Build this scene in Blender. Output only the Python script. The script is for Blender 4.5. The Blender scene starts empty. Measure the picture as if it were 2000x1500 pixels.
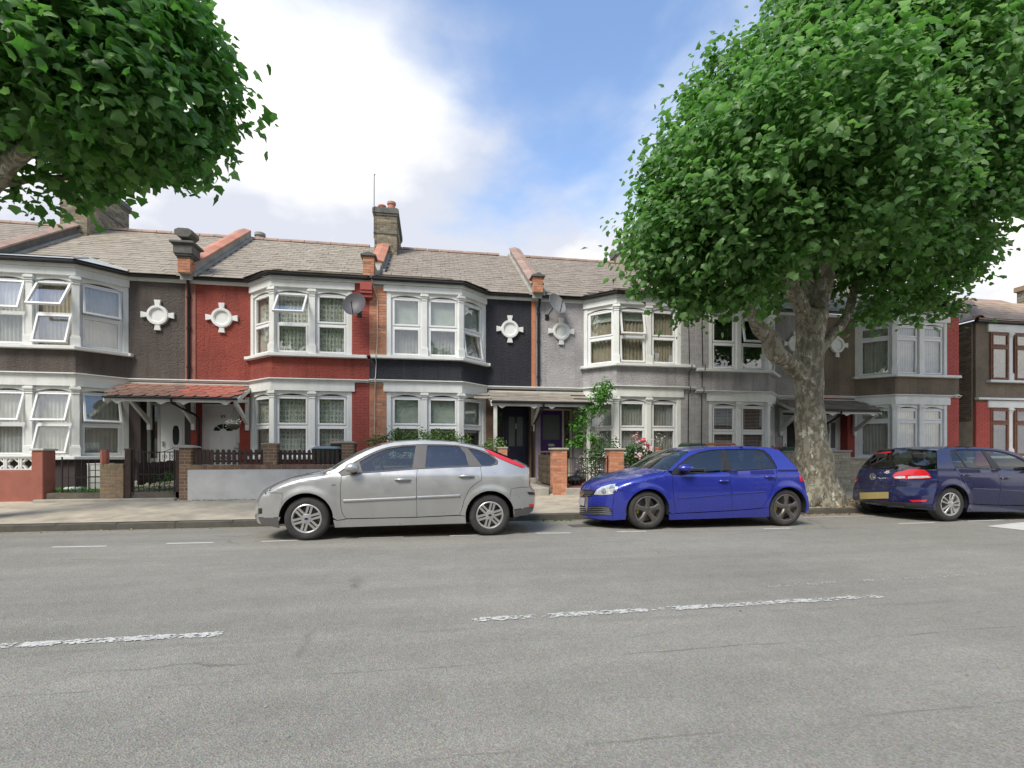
import bpy, bmesh, math, random
import numpy as np
from mathutils import Vector, Matrix, noise, geometry
from mathutils.bvhtree import BVHTree
R = math.radians
rnd = random.Random(7)
scene = bpy.context.scene
C = scene.collection

# ---------------------------------------------------------------- camera
F, CX, HY, CAMH = 950.0, 1000.0, 888.0, 1.25          # focal length (px of a 2000 px wide photo), horizon row, eye height
PSI = math.atan2(F, 5835.0)                            # the street's vanishing point lies 5835 px right of the centre
SP, CP = math.sin(PSI), math.cos(PSI)
cd = bpy.data.cameras.new('camera'); cam = bpy.data.objects.new('camera', cd); C.objects.link(cam)
cam.location = (0, 0, CAMH); cam.rotation_euler = (R(90), 0, -PSI)
cd.sensor_width = 36; cd.lens = 36 * F / 2000; cd.shift_y = (HY - 750) / 2000
cd.clip_start = .05; cd.clip_end = 3000
scene.camera = cam

# ---------------------------------------------------------------- sky, sun, exposure
SUN_EL, SUN_AZ = R(50), R(222)       # azimuth measured from +Y (behind the houses) towards +X
w = bpy.data.worlds.new('World'); scene.world = w; w.use_nodes = True
SX, SY = 1.3, .4
nt = w.node_tree; N = nt.nodes; L = nt.links; N.clear()
out = N.new('ShaderNodeOutputWorld'); bg = N.new('ShaderNodeBackground'); bg.inputs[1].default_value = .115
sky = N.new('ShaderNodeTexSky'); sky.sky_type = 'NISHITA'; sky.sun_disc = False
sky.sun_elevation = SUN_EL; sky.sun_rotation = SUN_AZ; sky.air_density = 1.0; sky.dust_density = .5; sky.ozone_density = 1.5
tc = N.new('ShaderNodeTexCoord'); sep = N.new('ShaderNodeSeparateXYZ'); L.new(tc.outputs['Generated'], sep.inputs[0])
def wmath(op, a, b=None, clamp=False):
    n = N.new('ShaderNodeMath'); n.operation = op; n.use_clamp = clamp
    for i, v in enumerate((a, b)):
        if v is None: continue
        if isinstance(v, (int, float)): n.inputs[i].default_value = v
        else: L.new(v, n.inputs[i])
    return n.outputs[0]
zc = wmath('MAXIMUM', sep.outputs[2], .03)
den = wmath('ADD', zc, .22)
cu = wmath('DIVIDE', sep.outputs[0], den); cv = wmath('DIVIDE', sep.outputs[1], den)
comb = N.new('ShaderNodeCombineXYZ'); L.new(cu, comb.inputs[0]); L.new(cv, comb.inputs[1])
mapn = N.new('ShaderNodeMapping'); L.new(comb.outputs[0], mapn.inputs[0]); mapn.inputs['Location'].default_value = (SX, SY, 1.7)
n1 = N.new('ShaderNodeTexNoise'); n1.inputs['Scale'].default_value = .95; n1.inputs['Detail'].default_value = 9; n1.inputs['Roughness'].default_value = .52
n1.inputs['Distortion'].default_value = .25
L.new(mapn.outputs[0], n1.inputs['Vector'])
n2 = N.new('ShaderNodeTexNoise'); n2.inputs['Scale'].default_value = 1.9; n2.inputs['Detail'].default_value = 8; L.new(mapn.outputs[0], n2.inputs['Vector'])
lowb = wmath('MULTIPLY', wmath('SUBTRACT', .68, zc, True), .72)           # cloud cover thickens towards the horizon
cover = wmath('ADD', wmath('ADD', n1.outputs['Fac'], lowb), wmath('MULTIPLY', wmath('SUBTRACT', .56, zc, True), .95))
ramp = N.new('ShaderNodeMapRange'); ramp.interpolation_type = 'SMOOTHSTEP'
ramp.inputs['From Min'].default_value = .48; ramp.inputs['From Max'].default_value = .68
L.new(cover, ramp.inputs['Value'])
ccol = N.new('ShaderNodeMix'); ccol.data_type = 'RGBA'; r2 = N.new('ShaderNodeMapRange'); r2.inputs['From Min'].default_value = .42; r2.inputs['From Max'].default_value = .63; L.new(n2.outputs['Fac'], r2.inputs['Value']); L.new(r2.outputs[0], ccol.inputs['Factor'])
ccol.inputs['A'].default_value = (2.5, 2.62, 2.95, 1); ccol.inputs['B'].default_value = (4.3, 4.2, 4.0, 1)
skm = N.new('ShaderNodeMix'); skm.data_type = 'RGBA'; L.new(ramp.outputs[0], skm.inputs['Factor'])
L.new(sky.outputs[0], skm.inputs['A']); L.new(ccol.outputs['Result'], skm.inputs['B'])
L.new(skm.outputs['Result'], bg.inputs[0]); L.new(bg.outputs[0], out.inputs[0])
sd = bpy.data.lights.new('sun', 'SUN'); sun = bpy.data.objects.new('sun', sd); C.objects.link(sun)
sd.energy = 1.5; sd.angle = R(22); sd.color = (1, .93, .82)
dirv = Vector((math.sin(SUN_AZ) * math.cos(SUN_EL), math.cos(SUN_AZ) * math.cos(SUN_EL), math.sin(SUN_EL)))
sun.rotation_euler = (-dirv).to_track_quat('-Z', 'Y').to_euler(); sun.location = (0, 0, 30)
vs = scene.view_settings; vs.view_transform = 'Standard'; vs.look = 'None'; vs.gamma = 1; vs.use_curve_mapping = False
vs.exposure = 1.42
scene.cycles.max_bounces = 8; scene.cycles.transparent_max_bounces = 16

# ---------------------------------------------------------------- pixels to places
def den_(px): return CP - (px - CX) / F * SP
def pt(px, py, Y):
    u = (px - CX) / F; t = Y / (CP - u * SP)
    return Vector((t * (u * CP + SP), Y, CAMH + t * (HY - py) / F))
def xat(px, Y): return pt(px, HY, Y).x
def zat(px, py, Y): return pt(px, py, Y).z
YK, YW, YB, YR = 9.30, 11.90, 13.80, 14.55     # kerb face, garden walls, bay fronts, recessed fronts
def gz(Y):
    if Y < 7.4: return 0.0
    if Y < YK: return -.04 * (Y - 7.4) / (YK - 7.4)
    if Y < YW: return .076 + (.23 - .076) * (Y - YK) / (YW - YK)
    return .42
def pg(px, py):
    z = 0.0
    for _ in range(12):
        v = (HY - py) / F; t = (z - CAMH) / v; Y = t * den_(px); z = gz(Y)
    u = (px - CX) / F
    return Vector((t * (u * CP + SP), Y, z))

# ---------------------------------------------------------------- scene-graph helpers
MW = {}
def link(o, parent=None, M=None, label=None, cat=None, group=None, kind=None):
    C.objects.link(o); M = M or Matrix()
    o.matrix_basis = M
    if parent is not None:
        o.parent = parent; o.matrix_parent_inverse = MW[parent.name].inverted()
    MW[o.name] = M.copy()
    if label: o['label'] = label
    if cat: o['category'] = cat
    if group: o['group'] = group
    if kind: o['kind'] = kind
    return o
def thing(name, label, cat, loc=(0, 0, 0), group=None):
    o = bpy.data.objects.new(name, None); o.empty_display_size = .2
    return link(o, None, Matrix.Translation(loc), label, cat, group)
class MB:
    def __init__(s, M=None): s.v = []; s.f = []; s.M = M
    def add(s, vs, fs, M=None):
        b = len(s.v); M = M if M is not None else s.M
        s.v += [tuple(M @ Vector(v)) for v in vs] if M is not None else [tuple(v) for v in vs]
        s.f += [tuple(i + b for i in f) for f in fs]; return s
    def box(s, x0, x1, y0, y1, z0, z1, M=None):
        return s.add([(x0,y0,z0),(x1,y0,z0),(x1,y1,z0),(x0,y1,z0),(x0,y0,z1),(x1,y0,z1),(x1,y1,z1),(x0,y1,z1)],
                     [(0,3,2,1),(4,5,6,7),(0,1,5,4),(1,2,6,5),(2,3,7,6),(3,0,4,7)], M)
    def prism(s, poly, a, b, axis='z', M=None):
        n = len(poly)
        mk = {'z': lambda p, h: (p[0], p[1], h), 'y': lambda p, h: (p[0], h, p[1]), 'x': lambda p, h: (h, p[0], p[1])}[axis]
        vs = [mk(p, a) for p in poly] + [mk(p, b) for p in poly]
        fs = [tuple(range(n))[::-1], tuple(range(n, 2 * n))] + [(i, (i + 1) % n, n + (i + 1) % n, n + i) for i in range(n)]
        return s.add(vs, fs, M)
    def tube(s, path, r, n=8, M=None, cap=True):
        path = [Vector(p) for p in path]; k = len(path); rr = r if isinstance(r, (list, tuple)) else [r] * k
        vs, fs = [], []; up = None
        for i, p in enumerate(path):
            d = (path[min(i + 1, k - 1)] - path[max(i - 1, 0)]).normalized()
            if up is None: up = d.orthogonal().normalized()
            a = (up - d * up.dot(d)).normalized(); up = a; b = d.cross(a)
            vs += [p + (a * math.cos(t * 2 * math.pi / n) + b * math.sin(t * 2 * math.pi / n)) * rr[i] for t in range(n)]
        for i in range(k - 1):
            fs += [(i*n + j, i*n + (j+1) % n, (i+1)*n + (j+1) % n, (i+1)*n + j) for j in range(n)]
        if cap: fs += [tuple(range(n))[::-1], tuple(range((k-1)*n, k*n))]
        return s.add(vs, fs, M)
    def lathe(s, prof, n=24, M=None, close=False):      # profile (r, h) turned about local z
        k = len(prof); vs = [(r*math.cos(2*math.pi*j/n), r*math.sin(2*math.pi*j/n), h) for r, h in prof for j in range(n)]
        fs = [(i*n+j, i*n+(j+1) % n, (i+1)*n+(j+1) % n, (i+1)*n+j) for i in range(k-1) for j in range(n)]
        if close: fs += [tuple(range(n))[::-1], tuple(range((k-1)*n, k*n))]
        return s.add(vs, fs, M)
    def grid(s, rows, M=None):
        k, n = len(rows), len(rows[0])
        return s.add([p for r in rows for p in r], [(i*n+j, i*n+j+1, (i+1)*n+j+1, (i+1)*n+j) for i in range(k-1) for j in range(n-1)], M)
    def ring(s, w_, h_, t, y0, y1, x=0, z=0, M=None):   # rectangular frame standing in x-z
        s.box(x, x+w_, y0, y1, z, z+t, M); s.box(x, x+w_, y0, y1, z+h_-t, z+h_, M)
        s.box(x, x+t, y0+.0005, y1-.0005, z+t, z+h_-t, M); return s.box(x+w_-t, x+w_, y0+.0005, y1-.0005, z+t, z+h_-t, M)
    def mesh(s, name, mat=None, smooth=None, recalc=True, bevel=0):
        me = bpy.data.meshes.new(name); me.from_pydata(s.v, [], s.f)
        if recalc or bevel:
            bm = bmesh.new(); bm.from_mesh(me); bmesh.ops.recalc_face_normals(bm, faces=bm.faces)
            if bevel:
                ed = [e for e in bm.edges if len(e.link_faces) == 2 and e.calc_face_angle(0) > .6]
                bmesh.ops.bevel(bm, geom=ed, offset=bevel, segments=1, affect='EDGES', clamp_overlap=True)
            bm.to_mesh(me); bm.free()
        if smooth is not None:
            me.polygons.foreach_set('use_smooth', [True] * len(me.polygons))
            if smooth < 180: me.set_sharp_from_angle(angle=R(smooth))
        if mat: me.materials.append(mat)
        me.update(); return me
    def build(s, name, mat, parent=None, smooth=None, M=None, label=None, cat=None, group=None, kind=None, bevel=0, recalc=True):
        o = bpy.data.objects.new(name, s.mesh(name, mat, smooth, recalc, bevel))
        return link(o, parent, M, label, cat, group, kind)
def inst(name, me, parent, M, **k):
    return link(bpy.data.objects.new(name, me), parent, M, **k)
def frame_m(O, U, D=None):                 # local x along U, local y = depth (inward), local z up
    U = Vector(U).normalized(); Zv = Vector((0, 0, 1)); Dv = Zv.cross(U) if D is None else Vector(D).normalized(); Zv = U.cross(Dv)
    M = Matrix((U, Dv, Zv)).transposed().to_4x4(); M.translation = Vector(O); return M
def inpoly(p, poly):
    x, y = p[0], p[1]; c = False; j = len(poly) - 1
    for i in range(len(poly)):
        a, b = poly[i], poly[j]
        if (a[1] > y) != (b[1] > y) and x < (b[0]-a[0]) * (y-a[1]) / (b[1]-a[1]) + a[0]: c = not c
        j = i
    return c

# ---------------------------------------------------------------- materials
def nodes(name):
    m = bpy.data.materials.new(name); m.use_nodes = True; t = m.node_tree
    return m, t, t.nodes, t.links, t.nodes['Principled BSDF']
def node(t, ty, **ins):
    n = t.nodes.new(ty)
    for k, v in ins.items():
        if k in n.inputs: n.inputs[k].default_value = v
        else: setattr(n, k, v)
    return n
def col4(c): return (c[0], c[1], c[2], 1)
def mixn(t, fac, a, b, mode='MIX'):
    n = t.nodes.new('ShaderNodeMix'); n.data_type = 'RGBA'; n.blend_type = mode
    for s, v in (('Factor', fac), ('A', a), ('B', b)):
        if isinstance(v, (int, float)): n.inputs[s].default_value = v
        elif isinstance(v, tuple): n.inputs[s].default_value = col4(v)
        else: t.links.new(v, n.inputs[s])
    return n.outputs['Result']
def rampn(t, val, lo, hi, a=0., b=1.):
    n = t.nodes.new('ShaderNodeMapRange'); n.inputs['From Min'].default_value = lo; n.inputs['From Max'].default_value = hi
    n.inputs['To Min'].default_value = a; n.inputs['To Max'].default_value = b
    t.links.new(val, n.inputs['Value']); return n.outputs[0]
def noi(t, vec, scale, detail=5, rough=.55):
    n = node(t, 'ShaderNodeTexNoise', Scale=scale, Detail=detail, Roughness=rough)
    if vec: t.links.new(vec, n.inputs['Vector'])
    return n.outputs['Fac']
def wpos(t): return t.nodes.new('ShaderNodeNewGeometry').outputs['Position']
def pmat(name, col, rough=.7, metal=0., var=.12, scale=2.5, stain=None, stainamt=.3, bump=0., bscale=60, bdist=.006, coat=0., rand=0., rcols=None, spec=.5, bdet=4, streak=0.):
    m, t, N_, L_, b = nodes(name); P = wpos(t)
    base = col4(col)
    cur = None
    if rcols:
        oi = t.nodes.new('ShaderNodeObjectInfo'); cr = t.nodes.new('ShaderNodeValToRGB'); L_.new(oi.outputs['Random'], cr.inputs[0])
        cr.color_ramp.interpolation = 'LINEAR'
        els = cr.color_ramp.elements
        while len(els) < len(rcols): els.new(.5)
        for i, c in enumerate(rcols): els[i].position = i / (len(rcols) - 1); els[i].color = col4(c)
        cur = cr.outputs[0]
    else:
        rg = t.nodes.new('ShaderNodeRGB'); rg.outputs[0].default_value = base; cur = rg.outputs[0]
    if rand:
        oi = t.nodes.new('ShaderNodeObjectInfo'); f = rampn(t, oi.outputs['Random'], 0, 1, 1 - rand, 1 + rand)
        hs = t.nodes.new('ShaderNodeHueSaturation'); L_.new(f, hs.inputs['Value']); L_.new(cur, hs.inputs['Color']); cur = hs.outputs[0]
    if var:
        f = rampn(t, noi(t, P, scale, 8, .6), .3, .7, 1 - var, 1 + var)
        hs = t.nodes.new('ShaderNodeHueSaturation'); L_.new(f, hs.inputs['Value']); L_.new(cur, hs.inputs['Color']); cur = hs.outputs[0]
    if stain:
        f = rampn(t, noi(t, P, scale * .45 + .3, 10, .68), .52, .72, 0, stainamt)
        cur = mixn(t, f, cur, stain)
    if streak:
        mp = node(t, 'ShaderNodeMapping'); mp.inputs['Scale'].default_value = (3.2, 3.2, .22); L_.new(P, mp.inputs[0])
        cur = mixn(t, rampn(t, noi(t, mp.outputs[0], 2.0, 7, .65), .50, .74, 0, streak), cur, tuple(c * .45 for c in col))
        cur = mixn(t, rampn(t, noi(t, mp.outputs[0], 1.3, 5, .6), .56, .80, 0, streak * .8), cur, tuple(min(1, c * 1.5 + .03) for c in col))
    L_.new(cur, b.inputs['Base Color'])
    b.inputs['Roughness'].default_value = rough; b.inputs['Metallic'].default_value = metal
    b.inputs['Specular IOR Level'].default_value = spec
    if coat: b.inputs['Coat Weight'].default_value = coat; b.inputs['Coat Roughness'].default_value = .03
    if bump:
        bn = node(t, 'ShaderNodeBump', Strength=bump, Distance=bdist); L_.new(noi(t, P, bscale, bdet, .6), bn.inputs['Height']); L_.new(bn.outputs[0], b.inputs['Normal'])
    return m
def glassmat(name, tint=(.9, .93, .92), refl=.10, rough=.0):
    m, t, N_, L_, b = nodes(name); N_.remove(b)
    tr = node(t, 'ShaderNodeBsdfTransparent', Color=col4(tint)); gl = node(t, 'ShaderNodeBsdfGlossy', Roughness=rough, Color=(1, 1, 1, 1))
    lw = node(t, 'ShaderNodeLayerWeight', Blend=.5); pw = t.nodes.new('ShaderNodeMath'); pw.operation = 'POWER'; L_.new(lw.outputs['Facing'], pw.inputs[0]); pw.inputs[1].default_value = 4.0; f = rampn(t, pw.outputs[0], 0, 1, refl, 1.0)
    bn = node(t, 'ShaderNodeBump', Strength=.06, Distance=.02); L_.new(noi(t, wpos(t), 1.7, 1), bn.inputs['Height']); L_.new(bn.outputs[0], gl.inputs['Normal'])
    mx = t.nodes.new('ShaderNodeMixShader'); L_.new(f, mx.inputs[0]); L_.new(tr.outputs[0], mx.inputs[1]); L_.new(gl.outputs[0], mx.inputs[2])
    L_.new(mx.outputs[0], t.nodes['Material Output'].inputs[0]); return m
def leafmat(name, c1, c2, c3, trans=.45):
    m, t, N_, L_, b = nodes(name)
    g = t.nodes.new('ShaderNodeNewGeometry')
    cr = t.nodes.new('ShaderNodeValToRGB'); els = cr.color_ramp.elements; els.new(.5)
    for e, c, p in zip(els, (c1, c2, c3), (0, .55, 1)): e.color = col4(c); e.position = p
    L_.new(g.outputs['Random Per Island'], cr.inputs[0])
    L_.new(cr.outputs[0], b.inputs['Base Color']); b.inputs['Roughness'].default_value = .42; b.inputs['Specular IOR Level'].default_value = .45
    tl = t.nodes.new('ShaderNodeBsdfTranslucent')
    hs = node(t, 'ShaderNodeHueSaturation', Saturation=1.15, Value=1.35); L_.new(cr.outputs[0], hs.inputs['Color']); L_.new(hs.outputs[0], tl.inputs[0])
    mx = t.nodes.new('ShaderNodeMixShader'); mx.inputs[0].default_value = trans
    L_.new(b.outputs[0], mx.inputs[1]); L_.new(tl.outputs[0], mx.inputs[2]); L_.new(mx.outputs[0], t.nodes['Material Output'].inputs[0]); return m
M = {}
def rdash(name, col, stain=(.05, .045, .04)):            # rough-cast render
    M[name] = pmat(name, col, rough=.9, var=.22, scale=1.3, stain=stain, stainamt=.35, bump=1.0, bscale=26, bdist=.05, bdet=6, streak=.55)
rdash('rd_brown', (.115, .095, .082)); rdash('rd_red', (.31, .066, .046)); rdash('rd_navy', (.030, .031, .040))
rdash('rd_grey', (.40, .385, .39)); rdash('rd_grey2', (.40, .385, .38)); rdash('rd_brown2', (.20, .16, .115)); rdash('rd_brown3', (.23, .18, .13))
M['white'] = pmat('white', (.74, .755, .72), rough=.5, var=.06, scale=3, stain=(.45, .45, .39), stainamt=.4, streak=.18)
M['upvc'] = pmat('upvc', (.78, .79, .78), rough=.3, var=.03)
M['offwhite'] = pmat('offwhite', (.62, .63, .58), rough=.6, var=.1, stain=(.3, .28, .22), stainamt=.5)
M['black'] = pmat('black', (.012, .012, .014), rough=.35, var=.1)
M['iron'] = pmat('iron', (.015, .014, .013), rough=.5, var=.2)
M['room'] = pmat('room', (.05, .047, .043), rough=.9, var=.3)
M['glass'] = glassmat('glass', (.965, .975, .97), .11)
M['slate'] = pmat('slate', (0,0,0), rough=.72, var=.18, scale=5, rcols=[(.262,.222,.165),(.31,.268,.20),(.28,.238,.18),(.33,.287,.215)], stain=(.33, .33, .26), stainamt=.3)
M['slate2'] = pmat('slate2', (0,0,0), rough=.75, var=.18, scale=5, rcols=[(.238,.20,.155),(.282,.24,.186),(.256,.215,.168),(.298,.25,.19)], stain=(.30, .30, .25), stainamt=.3)
M['deck'] = pmat('deck', (.09, .085, .075), rough=.9)
M['terracotta'] = pmat('terracotta', (0,0,0), rough=.75, var=.15, rcols=[(.42,.17,.10),(.50,.22,.14),(.38,.19,.13)], stain=(.25, .2, .16), stainamt=.5)
M['terra_old'] = pmat('terra_old', (0,0,0), rough=.8, var=.2, rcols=[(.30,.20,.15),(.36,.24,.18),(.27,.20,.16)], stain=(.2, .18, .15), stainamt=.5)
M['cement'] = pmat('cement', (.33, .32, .28), rough=.9, var=.2, scale=3, stain=(.14, .135, .12), stainamt=.5, bump=.5, bscale=40)
M['stone'] = pmat('stone', (.13, .125, .11), rough=.9, var=.25, scale=5, stain=(.05, .05, .045), stainamt=.6, bump=.5, bscale=50)
M['mortar'] = pmat('mortar', (.42, .36, .29), rough=.95, var=.15)
M['mortar_d'] = pmat('mortar_d', (.36, .34, .27), rough=.95, var=.2)
M['b_orange'] = pmat('b_orange', (0,0,0), rough=.85, var=.15, scale=14, rcols=[(.47,.19,.095),(.54,.24,.13),(.41,.15,.08),(.58,.29,.165),(.27,.13,.085)], bump=.3, bscale=90)
M['b_stock'] = pmat('b_stock', (0,0,0), rough=.9, var=.25, scale=14, rcols=[(.16,.13,.085),(.24,.20,.13),(.10,.09,.07),(.30,.26,.17),(.13,.11,.08)], bump=.4, bscale=80)
M['b_buff'] = pmat('b_buff', (0,0,0), rough=.9, var=.2, scale=14, rcols=[(.27,.20,.12),(.30,.21,.13),(.22,.18,.11),(.26,.165,.105)], bump=.3, bscale=80)
M['b_brown'] = pmat('b_brown', (0,0,0), rough=.9, var=.2, scale=14, rcols=[(.20,.125,.075),(.26,.17,.10),(.16,.10,.07),(.23,.135,.085)], bump=.3, bscale=80)
M['b_red'] = pmat('b_red', (.33, .068, .050), rough=.75, var=.12, scale=6, rand=.06, bump=.25, bscale=70)
M['b_red2'] = pmat('b_red2', (.45, .085, .065), rough=.75, var=.12, scale=6, rand=.06, bump=.25, bscale=70)
M['b_grey'] = pmat('b_grey', (.38, .37, .365), rough=.8, var=.12, scale=6, rand=.06, bump=.25, bscale=70)
M['b_stone'] = pmat('b_stone', (0,0,0), rough=.9, var=.2, scale=8, rcols=[(.36,.33,.25),(.42,.39,.31),(.31,.28,.20),(.40,.36,.26)], bump=.4, bscale=50)
M['nocol'] = None
# ================================================================ ground
M['asphalt'] = None
def asphalt():
    m, t, N_, L_, b = nodes('asphalt'); P = wpos(t)
    v = node(t, 'ShaderNodeTexVoronoi', Scale=110); L_.new(P, v.inputs['Vector'])
    v2 = node(t, 'ShaderNodeTexVoronoi', Scale=160); L_.new(P, v2.inputs['Vector'])
    big = noi(t, P, .35, 6, .6); mid = noi(t, P, 3.2, 6, .65)
    mp = node(t, 'ShaderNodeMapping'); mp.inputs['Scale'].default_value = (.12, 1.6, 1); L_.new(P, mp.inputs[0]); streak = noi(t, mp.outputs[0], 1.4, 6, .6)
    cr = t.nodes.new('ShaderNodeValToRGB'); L_.new(v.outputs['Color'], cr.inputs[0]); els = cr.color_ramp.elements
    els[0].color = (.185, .172, .135, 1); els[1].color = (.315, .297, .24, 1); els.new(.5); els[1].position = .5; els[1].color = (.242, .229, .184, 1); els[2].position = 1
    k = mixn(t, .2, cr.outputs[0], v2.outputs['Color'], 'SOFT_LIGHT')
    for s, a, bb in ((big, .88, 1.12), (mid, .93, 1.07), (streak, .90, 1.10)):
        hs = t.nodes.new('ShaderNodeHueSaturation'); L_.new(rampn(t, s, .3, .7, a, bb), hs.inputs['Value']); L_.new(k, hs.inputs['Color']); k = hs.outputs[0]
    hs = node(t, 'ShaderNodeHueSaturation', Saturation=.8); L_.new(k, hs.inputs['Color']); k = hs.outputs[0]
    vc = node(t, 'ShaderNodeTexVoronoi', Scale=.33, feature='DISTANCE_TO_EDGE')
    mp2 = node(t, 'ShaderNodeMapping'); mp2.inputs['Scale'].default_value = (.35, 1.5, 1)
    dn = node(t, 'ShaderNodeTexNoise', Scale=1.6, Detail=6); L_.new(P, dn.inputs['Vector'])
    va = t.nodes.new('ShaderNodeVectorMath'); va.operation = 'MULTIPLY_ADD'; L_.new(dn.outputs['Color'], va.inputs[0]); va.inputs[1].default_value = (.5, .5, 0); L_.new(P, va.inputs[2])
    L_.new(va.outputs[0], mp2.inputs[0]); L_.new(mp2.outputs[0], vc.inputs['Vector'])
    crk = rampn(t, vc.outputs['Distance'], .0, .006, 1, 0); brk = rampn(t, noi(t, P, .8, 3), .52, .60, 0, .55)
    mm = t.nodes.new('ShaderNodeMath'); mm.operation = 'MULTIPLY'; L_.new(crk, mm.inputs[0]); L_.new(brk, mm.inputs[1]); mm.use_clamp = True
    k = mixn(t, mm.outputs[0], k, (.07, .068, .062))
    sx = t.nodes.new('ShaderNodeSeparateXYZ'); L_.new(P, sx.inputs[0]); wob = noi(t, P, 2.2, 4)
    for y0, wd_, st_ in ((2.9, .012, .55), (2.02, .012, .45), (3.5, .05, .22), (5.6, .03, .2), (4.6, .16, .12)):
        ad = t.nodes.new('ShaderNodeMath'); ad.operation = 'MULTIPLY_ADD'; L_.new(wob, ad.inputs[0]); ad.inputs[1].default_value = .10; L_.new(sx.outputs[1], ad.inputs[2])
        sb = t.nodes.new('ShaderNodeMath'); sb.operation = 'SUBTRACT'; L_.new(ad.outputs[0], sb.inputs[0]); sb.inputs[1].default_value = y0 + .05
        ab = t.nodes.new('ShaderNodeMath'); ab.operation = 'ABSOLUTE'; L_.new(sb.outputs[0], ab.inputs[0])
        ln_ = rampn(t, ab.outputs[0], wd_ * .3, wd_, st_, 0); bk = rampn(t, noi(t, P, 1.1 + y0 * .2, 5), .44, .58, 0, 1)
        mu = t.nodes.new('ShaderNodeMath'); mu.operation = 'MULTIPLY'; mu.use_clamp = True; L_.new(ln_, mu.inputs[0]); L_.new(bk, mu.inputs[1]); k = mixn(t, mu.outputs[0], k, (.10, .096, .08))
    sp_ = rampn(t, noi(t, P, 5.5, 2, .5), .76, .80, 0, .5); k = mixn(t, sp_, k, (.11, .105, .09))
    L_.new(k, b.inputs['Base Color']); b.inputs['Roughness'].default_value = .82; b.inputs['Specular IOR Level'].default_value = .35
    bn = node(t, 'ShaderNodeBump', Strength=.7, Distance=.006); L_.new(v.outputs['Distance'], bn.inputs['Height']); L_.new(bn.outputs[0], b.inputs['Normal'])
    return m
M['asphalt'] = asphalt()
M['paving'] = pmat('paving', (.40, .35, .262), rough=.9, var=.26, scale=2.6, stain=(.20, .18, .14), stainamt=.7, bump=.5, bscale=70)
M['kerb'] = pmat('kerb', (.085, .08, .062), rough=.9, var=.25, scale=6, stain=(.09, .085, .06), stainamt=.6, bump=.5, bscale=60, rand=.12)
M['dirt'] = pmat('dirt', (.27, .25, .20), rough=.95, var=.25, scale=9)
M['soil'] = pmat('soil', (.13, .115, .085), rough=.95, var=.3, scale=6, bump=.6, bscale=30)
M['concrete'] = pmat('concrete', (.36, .34, .29), rough=.9, var=.18, scale=4, stain=(.2, .19, .15), stainamt=.5, bump=.3, bscale=60)
M['redtile'] = pmat('redtile', (.40, .13, .08), rough=.7, var=.15, scale=6, rand=.15)
M['paint'] = pmat('paint', (.58, .575, .53), rough=.7, var=.1, scale=10, stain=(.35, .34, .31), stainamt=.6)
X0, X1 = -60., 90.
g = MB(); g.add([(-900,-900,-.25),(900,-900,-.25),(900,900,-.25),(-900,900,-.25)], [(0,1,2,3)])
g.build('ground', pmat('ground_far', (.16, .15, .13), rough=.95, var=.2, scale=.05), kind='structure', recalc=False)
rows = [[(x, Y, gz(min(Y, YK - 1e-4))) for x in np.linspace(X0, X1, 60)] for Y in (-4.0, -2, 0, 2, 4, 6, 7.4, 8.3, YK + .001)]
g = MB().grid(rows); g.add([(X0,-4,0),(X1,-4,0),(X1,-4,-.25),(X0,-4,-.25)], [(0,1,2,3)]); road = g.build('road', M['asphalt'], kind='structure', recalc=False)
g = MB().grid([[(x, Y, gz(Y) + .002) for x in np.linspace(X0, X1, 80)] for Y in np.linspace(YK + .126, YW + .3, 10)])
pave = g.build('pavement', M['paving'], kind='structure', recalc=False)
kerb = MB().box(X0, X1, YK + .004, YK + .12, -.2, .06).build('kerb', M['kerb'], kind='structure')
me_k = MB().box(-.455, .455, 0, .127, -.13, .004).mesh('kerb_stone', M['kerb'], bevel=.012)
for i in range(46):
    x = -15.0 + i * .92
    inst('kerb_stone', me_k, kerb, Matrix.Translation((x, YK + rnd.uniform(-.004, .004), .076 + rnd.uniform(-.004, .003))) @ Matrix.Rotation(rnd.uniform(-.004, .004), 4, 'Y'))
g = MB().grid([[(x, Y, gz(min(Y, YK - 1e-4)) + .003) for x in np.linspace(-20, 40, 200)] for Y in (YK - .02 - .10, YK - .001)])
for i, v in enumerate(g.v):
    if v[1] < YK - .05: g.v[i] = (v[0], v[1] + .05 * noise.noise((v[0] * 1.3, 0, 3)), v[2])
g.build('gutter_dirt', M['dirt'], kind='structure', recalc=False)
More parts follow.
